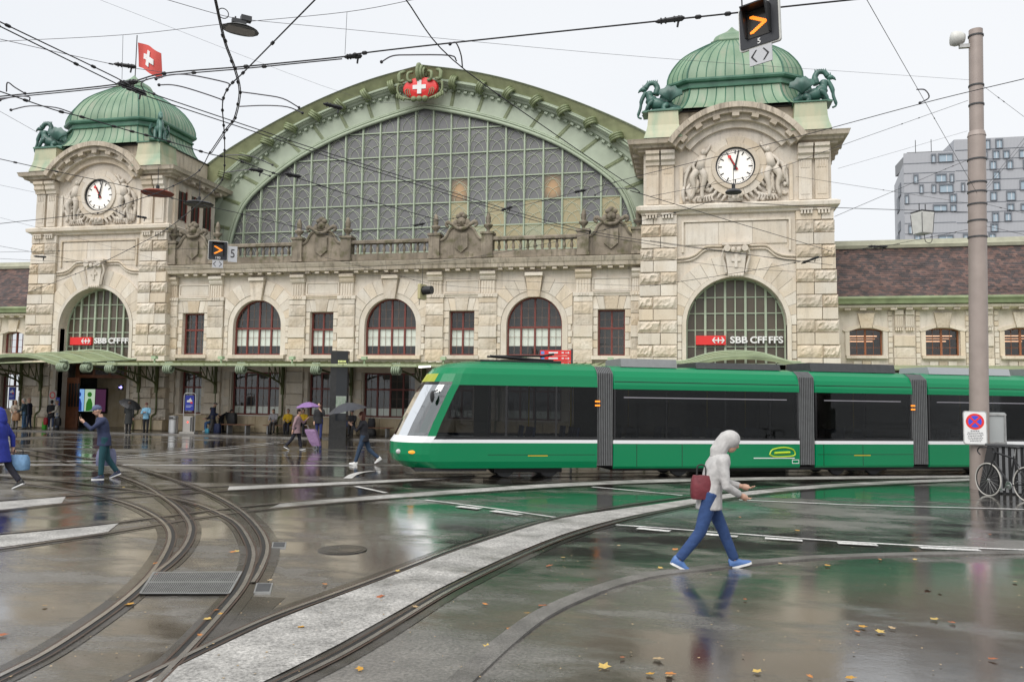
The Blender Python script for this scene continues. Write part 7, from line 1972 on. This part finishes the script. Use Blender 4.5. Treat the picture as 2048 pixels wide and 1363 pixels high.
# walker in the foreground
t, hands, hc = person('walker in pale hooded jacket and blue jeans striding past the tram', G(1418,1136), RIGHT, 1.86, legs=((25,4),(-17,20)), lean=16, arms=(((18,6),(62,28)),((6,10),(55,22))),
    top=('hooded_jacket',(.48,.47,.46)), bottom=(.025,.06,.17), shoes=(.08,.17,.40), headgear=('hood',(.48,.47,.46)), vox=.016, fingers=True, head=(.05,14), sole=(.75,.75,.74))
w_ = to_world(t, Vector((-.12,-.10,.90))); b_ = bag((w_.x, w_.y, w_.z), (.26,.16,.30), (.16,.025,.035), 'dark red shoulder bag carried by the hooded walker', 'shoulder_bag', RIGHT)
# walker with cap crossing the rails
t, hands, hc = person('walker in navy jacket, teal trousers and blue cap looking at a phone', G(205,957), LEFT+.5, 1.84, legs=((5,4),(-10,22)), lean=10, arms=(((50,6),(85,25)),((-20,12),(15,0))),
    top=('jacket',(.03,.04,.09)), bottom=(.01,.06,.075), shoes=(.02,.03,.07), headgear=('cap',(.10,.12,.21)), vox=.018, fingers=True, head=(.03,18), sole=(.75,.75,.74))
w_ = to_world(t, hands[1]); bag((w_.x+.02, w_.y, w_.z-.47), (.46,.16,.42), (.16,.17,.27), 'grey blue carrier bag held by the walker in the blue cap', 'carrier_bag', LEFT+.5)
w_ = to_world(t, hands[0]); ph = thing('mobile_phone', 'small black phone held up by the walker in the blue cap', 'phone', tuple(w_), LEFT+.5, local=True); MB().box(-.006,.006,-.04,.04,-.03,.12).build('case', BLACK, ph)
# figure in royal blue at the left edge
t, hands, hc = person('walker in long royal blue coat with a pale blue bag by the rails', G(-4,978), LEFT, 1.80, legs=((16,4),(-18,18)), lean=6, arms=(((20,6),(30,8)),((-30,14),(25,0))),
    top=('coat',(.018,.03,.25)), bottom=(.015,.015,.025), shoes=(.02,.02,.02), headgear=('hood',(.018,.03,.25)), vox=.018, fingers=True, coat_len=.34, sole=(.60,.56,.45))
w_ = to_world(t, hands[1]); bag((w_.x+.14, w_.y, w_.z-.36), (.46,.2,.34), (.16,.30,.48), 'pale blue bulky bag carried by the walker in royal blue', 'holdall', LEFT)
# umbrella walker by the tram nose
t, hands, hc = person('walker in black jacket and jeans under a grey black umbrella', G(727,929), LEFT, 1.70, legs=((18,3),(-20,28)), lean=6, arms=(((35,8),(100,12)),((-12,8),(20,5))),
    top=('jacket',(.022,.022,.028)), bottom=(.03,.055,.10), shoes=(.70,.70,.68), hair=(.10,.03,.02), headgear=('long',), vox=.02, sole=(.75,.75,.74))
h = to_world(t, hands[0]); umbrella(h+Vector((-.12,-.05,.62)), h, .62, (.035,.037,.045), 'open grey black umbrella carried by the walker at the tram nose')
# man on the phone
t, hands, hc = person('bearded man in black jacket and blue trousers talking on a phone', G(637,880), TOWARD-.1, 1.80, legs=((3,2),(-4,6)), lean=0, arms=(((35,25),(130,35)),((0,12),(20,8))),
    top=('jacket',(.016,.016,.018)), bottom=(.02,.03,.12), vox=.02, hair=(.02,.015,.012))
# lady with the lilac umbrella and trolley
t, hands, hc = person('woman in dusty pink coat walking under a lilac umbrella', G(592,899), LEFT+PI, 1.62, legs=((14,3),(-18,20)), lean=5, arms=(((40,6),(95,20)),((-20,10),(10,0))),
    top=('coat',(.30,.20,.22)), bottom=(.02,.02,.022), coat_len=.22, hair=(.04,.025,.02), vox=.022, sole=(.75,.75,.74))
h = to_world(t, hands[0]); umbrella(h+Vector((-.05,0,.62)), h, .50, (.24,.13,.33), 'open lilac umbrella above the woman in dusty pink')
tr_p = gp(627, 899); tr_ = thing('shopping_trolley', 'lilac shopping trolley rolling beside the woman in pink', 'trolley', (tr_p.x, tr_p.y, 0), RIGHT, local=True)
rows = [[(x*s*.19+dx, y*s*.16, z) for x, y in ((-1,-1),(1,-1),(1,1),(-1,1))] for z, s, dx in ((.16,.8,.12),(.3,1,.06),(.75,1.1,-.12),(.82,.95,-.15))]
mb = MB().grid(rows, True); mb.add(rows[0], [(3,2,1,0)]); mb.add(rows[-1], [(0,1,2,3)]); mb.build('bag', cloth_mat('lilac', (.26,.16,.29), .7), tr_)
MB().tube([(.12,0,.1),(-.28,0,.98),(-.38,0,.98)], .014, 6).build('handle', STEEL_D, tr_)
for s in (-1, 1): MB().tube([(.10+.075*math.cos(q*PI/8), s*.17, .085+.075*math.sin(q*PI/8)) for q in range(16)], .014, 5, closed=True).build('wheel', GREY, tr_)
# under the canopy
t, hands, hc = person('person in long black coat seen from behind under a black umbrella', GP(256,867), AWAY, 1.66, legs=((2,2),(-3,3)), lean=0, arms=(((20,18),(115,10)),((0,10),(15,5))), top=('coat',(.02,.022,.022)), bottom=(.02,.02,.02), coat_len=.42)
h = to_world(t, hands[0]); umbrella(h+Vector((.22,-.05,.40)), h, .58, (.016,.016,.018), 'open black umbrella held up before the left entrance')
person('person in light blue jacket and dark trousers standing with folded arms', GP(291,864), TOWARD+.1, 1.58, legs=((2,2),(-2,3)), lean=0, arms=(((25,12),(85,50)),((25,12),(85,50))), top=('jacket',(.24,.48,.66)), bottom=(.03,.028,.028), hair=(.08,.06,.05), headgear=('cap',(.20,.09,.08)))
person('elderly man in navy jacket and grey trousers wearing a flat cap', GP(424,864), RIGHT+.2, 1.64, legs=((3,2),(-3,4)), lean=4, arms=(((15,6),(60,20)),((10,8),(45,10))), top=('jacket',(.025,.035,.085)), bottom=(.09,.085,.08), headgear=('cap',(.16,.14,.12)), head=(.03,16))
person('person in black bending over luggage by the wall', GP(441,863), RIGHT, 1.62, legs=((10,6),(-6,10)), lean=62, arms=(((12,8),(14,5)),((4,8),(10,5))), top=('jacket',(.014,.014,.015)), bottom=(.016,.016,.018), hair=(.02,.018,.016))
BENCHW = plain('bench_wood', (.22,.10,.055), .5, var=.2, scale=6)
def bench(px, py, length, label):
    p = gp(px, py, .06); t = thing('bench', label, 'bench', (p.x, -.75, .06), 0, local=True)
    for i in range(4): MB().box(-length/2, length/2, -.30+.14*i, -.18+.14*i, .43, .47).build('slat', BENCHW, t)
    for s in (-1, 0, 1): MB().prismx([(-.26,0),(.2,0),(.2,.43),(-.26,.43)], s*(length/2-.25)-.04, s*(length/2-.25)+.04).build('leg', GREY, t)
    return t, p
b1, bp1 = bench(492, 862, 2.7, 'brown slatted bench below the wide window'); b2, bp2 = bench(612, 864, 2.6, 'brown slatted bench below the narrow window'); b3, bp3 = bench(768, 868, 2.6, 'brown slatted bench beside the tram nose')
def seated(label, x, top, bottom, H=1.68, shoes=(.02,.02,.02), rz=TOWARD, **kw):
    return person(label, (x, -.82, .06), rz, H, legs=((82,84),(76,80)), lean=kw.pop('lean', 8), arms=(((35,6),(45,20)),((35,6),(45,20))), top=top, bottom=bottom, shoes=shoes, seated=True, **kw)
seated('person in dark jacket and jeans with white shoes sitting on the bench', bp1.x-1.0, ('jacket',(.02,.02,.024)), (.05,.12,.26), shoes=(.62,.62,.60), rz=-PI/2-.7, headgear=('beanie',(.012,.012,.013)))
seated('person in pale grey hoodie sitting on the bench beside the stele', bp2.x-.75, ('hoodie',(.34,.33,.35)), (.05,.045,.045), hair=(.05,.03,.02), lean=16)
seated('person in yellow jacket sitting on the bench behind the phone man', bp2.x+.10, ('jacket',(.62,.40,.02)), (.02,.02,.025), hair=(.015,.013,.012))
seated('second person in yellow jacket sitting close to the stele', bp2.x+1.0, ('jacket',(.62,.40,.02)), (.03,.03,.03), hair=(.04,.03,.02), lean=4)
seated('person with striped cap sitting by the luggage near the tram', bp3.x-.95, ('jacket',(.03,.03,.035)), (.03,.03,.04), headgear=('cap',(.08,.08,.09)))
person('person in grey top and pale jeans half hidden by the stele', GP(692,867), TOWARD, 1.66, legs=((3,2),(-3,3)), lean=0, top=('jacket',(.16,.17,.21)), bottom=(.28,.36,.44), hair=(.05,.03,.02))
person('person in black coat facing the entrance beside the door', GP(101,857), AWAY+.4, 1.62, legs=((3,2),(-3,3)), lean=2, arms=(((10,8),(30,10)),((5,8),(20,5))), top=('coat',(.018,.018,.02)), bottom=(.05,.07,.13), shoes=(.6,.6,.6), coat_len=.25, hair=(.015,.012,.012))
person('person in cream jacket and faded jeans beside the entrance door', GP(113,857), LEFT+.5, 1.60, legs=((3,2),(-3,3)), lean=2, arms=(((20,8),(50,15)),((5,8),(15,5))), top=('jacket',(.50,.47,.41)), bottom=(.16,.20,.28), hair=(.28,.22,.17))
person('woman with fair hair and beige scarf standing under the porch', GP(29,858), TOWARD+.3, 1.60, legs=((2,2),(-2,2)), lean=2, arms=(((30,10),(95,35)),((15,10),(60,25))), top=('coat',(.42,.36,.29)), bottom=(.18,.16,.15), coat_len=.3, hair=(.42,.30,.16), headgear=('long',))
person('grey haired man in dark teal jacket holding a brown bag', GP(47,858), LEFT+.4, 1.70, legs=((3,2),(-3,3)), lean=4, arms=(((20,8),(50,10)),((5,8),(20,5))), top=('jacket',(.03,.05,.065)), bottom=(.05,.11,.20), hair=(.42,.40,.38))
person('bald man in navy jacket standing behind the teal jacket', GP(57,856), LEFT+.2, 1.72, legs=((3,2),(-3,3)), lean=2, top=('jacket',(.018,.022,.04)), bottom=(.03,.04,.07), hair=(.40,.25,.19))
p = gp(40, 858, .06); bag((p.x-.05, p.y-.25, .55), (.42,.2,.42), (.25,.13,.06), 'brown paper like bag held under the porch', 'shopping_bag')
p = gp(91, 857, .06); bag((p.x, p.y-.1, .06), (.22,.18,.42), (.05,.35,.03), 'bright green bag standing by the entrance door', 'shopping_bag')
p = gp(96, 857, .06); bag((p.x, p.y-.2, .3), (.22,.16,.40), (.30,.012,.02), 'red bag hanging beside the black coat', 'shopping_bag')
p = gp(119, 857, .06); bag((p.x, p.y-.15, .25), (.34,.2,.45), (.012,.012,.013), 'black bag hanging beside the cream jacket', 'shopping_bag')
bag((bp1.x+.15, -.8, .53), (.50,.32,.62), (.014,.014,.016), 'black rucksack standing on the bench', 'rucksack'); p = gp(414, 865, .06); bag((p.x, p.y, .06), (.22,.16,.24), (.08,.36,.52), 'small turquoise plastic bag on the pavement', 'plastic_bag')
bag((bp3.x+.15, -.8, .53), (.36,.28,.48), (.018,.018,.022), 'black backpack lying on the bench beside the tram nose', 'rucksack'); bag((bp3.x-.35, -.85, .53), (.30,.24,.34), (.04,.12,.40), 'blue sports bag on the bench beside the tram nose', 'sports_bag'); bag((bp3.x+.2, -1.25, .06), (.7,.4,.42), (.013,.013,.014), 'black bags piled under the bench by the tram', 'suitcase'); bag((bp1.x-.55, -1.1, .06), (.36,.26,.5), (.02,.03,.09), 'dark blue suitcase beside the bending person', 'suitcase')

# ------------------------------------------------------------------ street furniture by the front
p = gp(346, 866, .06)
t = thing('litter_bin', 'round steel litter bin beside the information post', 'bin', (p.x, p.y, .06), 0, local=True)
MB().lathe([(.22,0),(.22,.03),(.24,.05),(.24,.72),(.22,.74)], (0,0,0), 24).build('body', STEEL, t, angle=30); MB().lathe([(.225,.76),(.24,.77),(.24,.90),(.20,.94),(.10,.95)], (0,0,0), 24).build('lid', STEEL_D, t, angle=30); MB().box(-.12,.12,-.246,-.2,.79,.87).build('opening', BLACK, t)
p = gp(377, 866, .06)
t = thing('information_post', 'steel ticket post with a blue sign framed by a tubular arch', 'information post', (p.x, p.y, .06), .15, local=True)
MB().box(-.42,.42,-.24,.24,0,.09).build('base', plain('concrete_base',(.36,.35,.32),.8,var=.2), t); MB().box(-.26,.24,-.14,.14,.09,.92).build('cabinet', plain('post_grey',(.40,.38,.35),.5), t); MB().box(.14,.22,-.15,-.141,.12,.86).build('side_panel', DGREY, t)
MB().lathe([(.05,-.012),(.05,-.002)], (0,-.14,.60), 12, 'y').build('red_lamp', plain('red_glow',(.6,.05,.04),.4,emit=(1,.12,.08),es=.8), t)
MB().tube(catmull([(-.32,0,.05),(-.32,0,1.4),(-.31,0,2.02),(-.2,0,2.14),(.2,0,2.14),(.31,0,2.02),(.32,0,1.4),(.32,0,.05)], 4), .025, 8).build('tube_arch', STEEL, t)
def blue_sign(t, x0, x1, z0, z1, y):
    s = MB().box(x0, x1, y-.03, y, z0, z1).build('blue_panel', BLUE, t); w_ = x1-x0; h = z1-z0
    m = MB().box(x0+w_*.2, x1-w_*.2, y-.036, y-.031, z0+h*.55, z0+h*.68); m.prism([(x0+w_*.35,z0+h*.68),(x0+w_*.75,z0+h*.68),(x0+w_*.6,z0+h*.84)], y-.036, y-.031); m.build('white_pictogram', WHITE, s)
    MB().box(x0+w_*.6, x1-w_*.14, y-.039, y-.0365, z0+h*.46, z0+h*.58).build('red_pictogram', RED, s)
    l = MB()
    for q in range(2): l.box(x0+w_*.12, x1-w_*(.15+.2*q), y-.035, y-.031, z0+h*(.30-.09*q), z0+h*(.34-.09*q))
    l.build('small_print', plain('print_pale',(.4,.45,.65),.5) if 'print_pale' not in MATS else MATS['print_pale'], s)
blue_sign(t, -.24, .24, 1.22, 2.02, 0)
p = gp(676, 879)
st = thing('information_stele', 'tall black information stele with a pale map panel', 'stele', (p.x, p.y, 0), .28, local=True)
STB = plain('stele_black', (.022,.022,.021), .18, var=.3)
MB().box(-.42,.42,-.30,.30,0,4.40).build('body', STB, st)
MB().box(-.12,.40,-.316,-.301,.95,4.34).build('screen', plain('stele_glass', (.012,.014,.016), .06), st)
mpn = MB().box(-.11,.39,-.326,-.317,1.32,2.16).build('map_panel', plain('map_paper', (.30,.33,.29), .4, var=.25, scale=6), st)
gmp = MB()
for q in range(7): gmp.tube(catmull([(-.08+.07*q,-.3275,1.36),(-.05+.06*q,-.3275,1.6+.05*(q % 3)),(-.10+.075*q,-.3275,1.85),(-.06+.065*q,-.3275,2.12)], 3), .008, 4)
gmp.build('map_lines', plain('map_green',(.12,.28,.12),.5), mpn)
ds = MB()
for k in range(2):
    x = -.06
    while x < .32: l_ = random.uniform(.03,.07); ds.box(x, x+l_, -.321, -.3165, 3.84-.14*k, 3.92-.14*k); x += l_+.02
ds.build('lit_rows', plain('stele_print',(.45,.48,.18),.4,emit=(.6,.65,.25),es=.5), st)
p = fp(40, 792, -.68); t = thing('wall_sign', 'blue sign with white pictogram on a post by the left wing', 'sign', (p.x, -1.2, .06), 0, local=True)
MB().tube([(0,0,0),(0,0,2.35)], .03, 8).build('post', STEEL_D, t); b = MB(); plate_ring(b,-.24,.24,1.58,2.38,-.06,-.03,.05); b.build('frame', STEEL_D, t); blue_sign(t, -.21, .21, 1.62, 2.34, -.065)
p = fp(105, 792, -.72); t = thing('prohibition_sign', 'white board with a red ring on the wall beside the entrance', 'sign', (p.x, -.72, p.z), 0, local=True)
MB().box(-.26,.26,0,.03,-.62,.34).build('board', plain('board_cream',(.52,.50,.45),.6), t); MB().arc(0,.06,.14,.20,0,2*PI,-.012,-.001,28).build('red_ring', RED, t)
l = MB()
for q in range(4): l.box(-.2,.2-.05*(q % 2),-.004,-.0005,-.28-.07*q,-.25-.07*q)
l.build('small_print', GREY, t)
p = fp(115, 802, -.72); t = thing('door_sign', 'small dark blue square sign next to the entrance door', 'sign', (p.x, -.72, p.z), 0, local=True); MB().box(-.14,.14,0,.03,-.22,.22).build('panel', BLUE, t); MB().box(-.06,.06,-.006,-.001,-.05,.1).build('pictogram', plain('pict_pale',(.3,.34,.5),.5), t)
p = fp(241, 774, -.3); t = thing('arrow_light', 'small glowing violet arrow sign by the entrance', 'sign', tuple(p), 0, local=True); MB().box(-.16,.16,0,.06,-.16,.16).build('box', BLACK, t); m = MB().prism([(-.1,-.03),(.02,-.03),(.02,-.1),(.12,0),(.02,.1),(.02,.03),(-.1,.03)], -.01, -.001); m.build('arrow', plain('violet_glow',(.2,.2,.8),.4,emit=(.35,.3,1.0),es=2.2), t)
# red direction signs on a post behind the tram
yq = -14.6; p0, p1 = fp(1080, 712, yq), fp(1142, 712, yq); cxs = (p0.x+p1.x)/2; w_ = p1.x-p0.x
t = thing('direction_sign', 'red direction boards with white arrows on a post behind the tram', 'sign', (cxs, yq, 0), 0, local=True)
MB().tube([(w_/2+.02,.04,0),(w_/2+.02,.04,3.86)], .04, 10).build('post', DGREY, t); z0 = p0.z
for k in range(3):
    zt = z0+.12-.19*k; o = MB().box(-w_/2,w_/2,0,.03,zt-.085,zt+.085).build('board', RED, t); lt = MB().box(-w_*.22,w_*.08,-.004,-.0005,zt-.025,zt+.03); lt.box(w_*.2,w_*.27,-.004,-.0005,zt-.02,zt+.025); lt.build('lettering', WHITE, o)
    MB().box(-w_/2+.03,-w_/2+.15,-.004,-.0005,zt-.05,zt+.05).build('blue_square', plain('pale_blue_sign',(.15,.28,.62),.5) if 'pale_blue_sign' not in MATS else MATS['pale_blue_sign'], o)
    a = MB().box(w_/2-.2,w_/2-.08,-.004,-.0005,zt-.01,zt+.01); a.prism([(w_/2-.1,zt-.045),(w_/2-.05,zt),(w_/2-.1,zt+.045)], -.006, -.001); a.build('arrow', WHITE, o)
# ------------------------------------------------------------------ fallen leaves
LM = [plain('leaf_%d' % i, c, .55, var=.2, scale=40) for i, c in enumerate(((.52,.27,.03),(.50,.19,.04),(.55,.38,.10),(.42,.30,.16),(.35,.10,.03)))]
def leaf_mesh(seed, mat):
    rg = random.Random(seed); n = 10; mb = MB(); P = []
    for i in range(n):
        a = 2*PI*i/n; r_ = (1.0 if i % 2 == 0 else .66)*rg.uniform(.7,1.2); P.append((r_*math.cos(a), r_*math.sin(a)*.85, .12*rg.random()+(.18 if i % 2 == 0 else .05)))
    vs = [(0,0,.06)]+P; mb.add(vs, [(0,1+i,1+(i+1) % n) for i in range(n)]); mb.add([(-1.6,.1,.02),(-.9,.03,.1),(-.9,-.03,.1)], [(0,1,2)])
    return mb.mesh('leaf', mat)
LMS = [leaf_mesh(i, LM[i % 5]) for i in range(10)]
rg = random.Random(11)
LP = [(602,1256),(1020,1260),(975,1295),(928,1337),(1085,1213),(1055,1228),(970,1210),(1127,1116),(1238,1092),(1098,1133),(1300,1350),(1340,1350),(1208,1335),(1315,1320),(1245,1317),(440,1230),(432,1222),(415,1240),(330,1148),(312,1150),(260,1210),(310,1128),(247,975),(228,1008),(390,1010),(395,1018),(465,1105),(472,1104),(540,1162),(5,1272),(90,1213),(400,1272),(795,1143),(830,1215),(760,1195),(720,1340),(650,1170),(1870,1240),(1880,1185),(1855,1178),(1725,1255),(1715,1265),(1760,1265),(1785,1258),(1985,1320),(1700,1358),(1620,1355),(1515,1345),(1337,1355),(1490,1200),(1655,1132),(1760,1120),(1830,1120),(2030,1165),(1980,1070),(1595,1062),(1480,1035),(1320,1137),(1560,1128),(1905,1247),(1450,1085),(1350,1100)]
for i, (x, y) in enumerate(LP):
    p = gp(x, y); s = rg.uniform(.03,.062)
    o = inst('fallen_leaf', LMS[i % 10], None, (p.x, p.y, .0165), (s, s, s*.3), (rg.uniform(-.15,.15), rg.uniform(-.15,.15), rg.uniform(0,6)))
    c = ('yellow','rust orange','pale yellow','beige','dark red')[i % 10 % 5]
    tag(o, 'fallen %s leaf lying on the wet ground' % c, 'leaf', 'fallen leaves on the square')
sp = MB()
for i in range(420):
    x = rg.uniform(0,2048); y = 930+430*rg.random()**1.1; p = gp(x, y); s = rg.uniform(.006,.016); a = rg.uniform(0,6)
    sp.add([(p.x+s*math.cos(a+q*2.1), p.y+s*math.sin(a+q*2.1), .0175+.003*(q == 0)) for q in range(3)], [(0,1,2)])
o = sp.build('leaf_litter', LM[3], None, fix=False); o['label'] = 'tiny leaf crumbs scattered over the wet square'; o['category'] = 'litter'; o['kind'] = 'stuff'
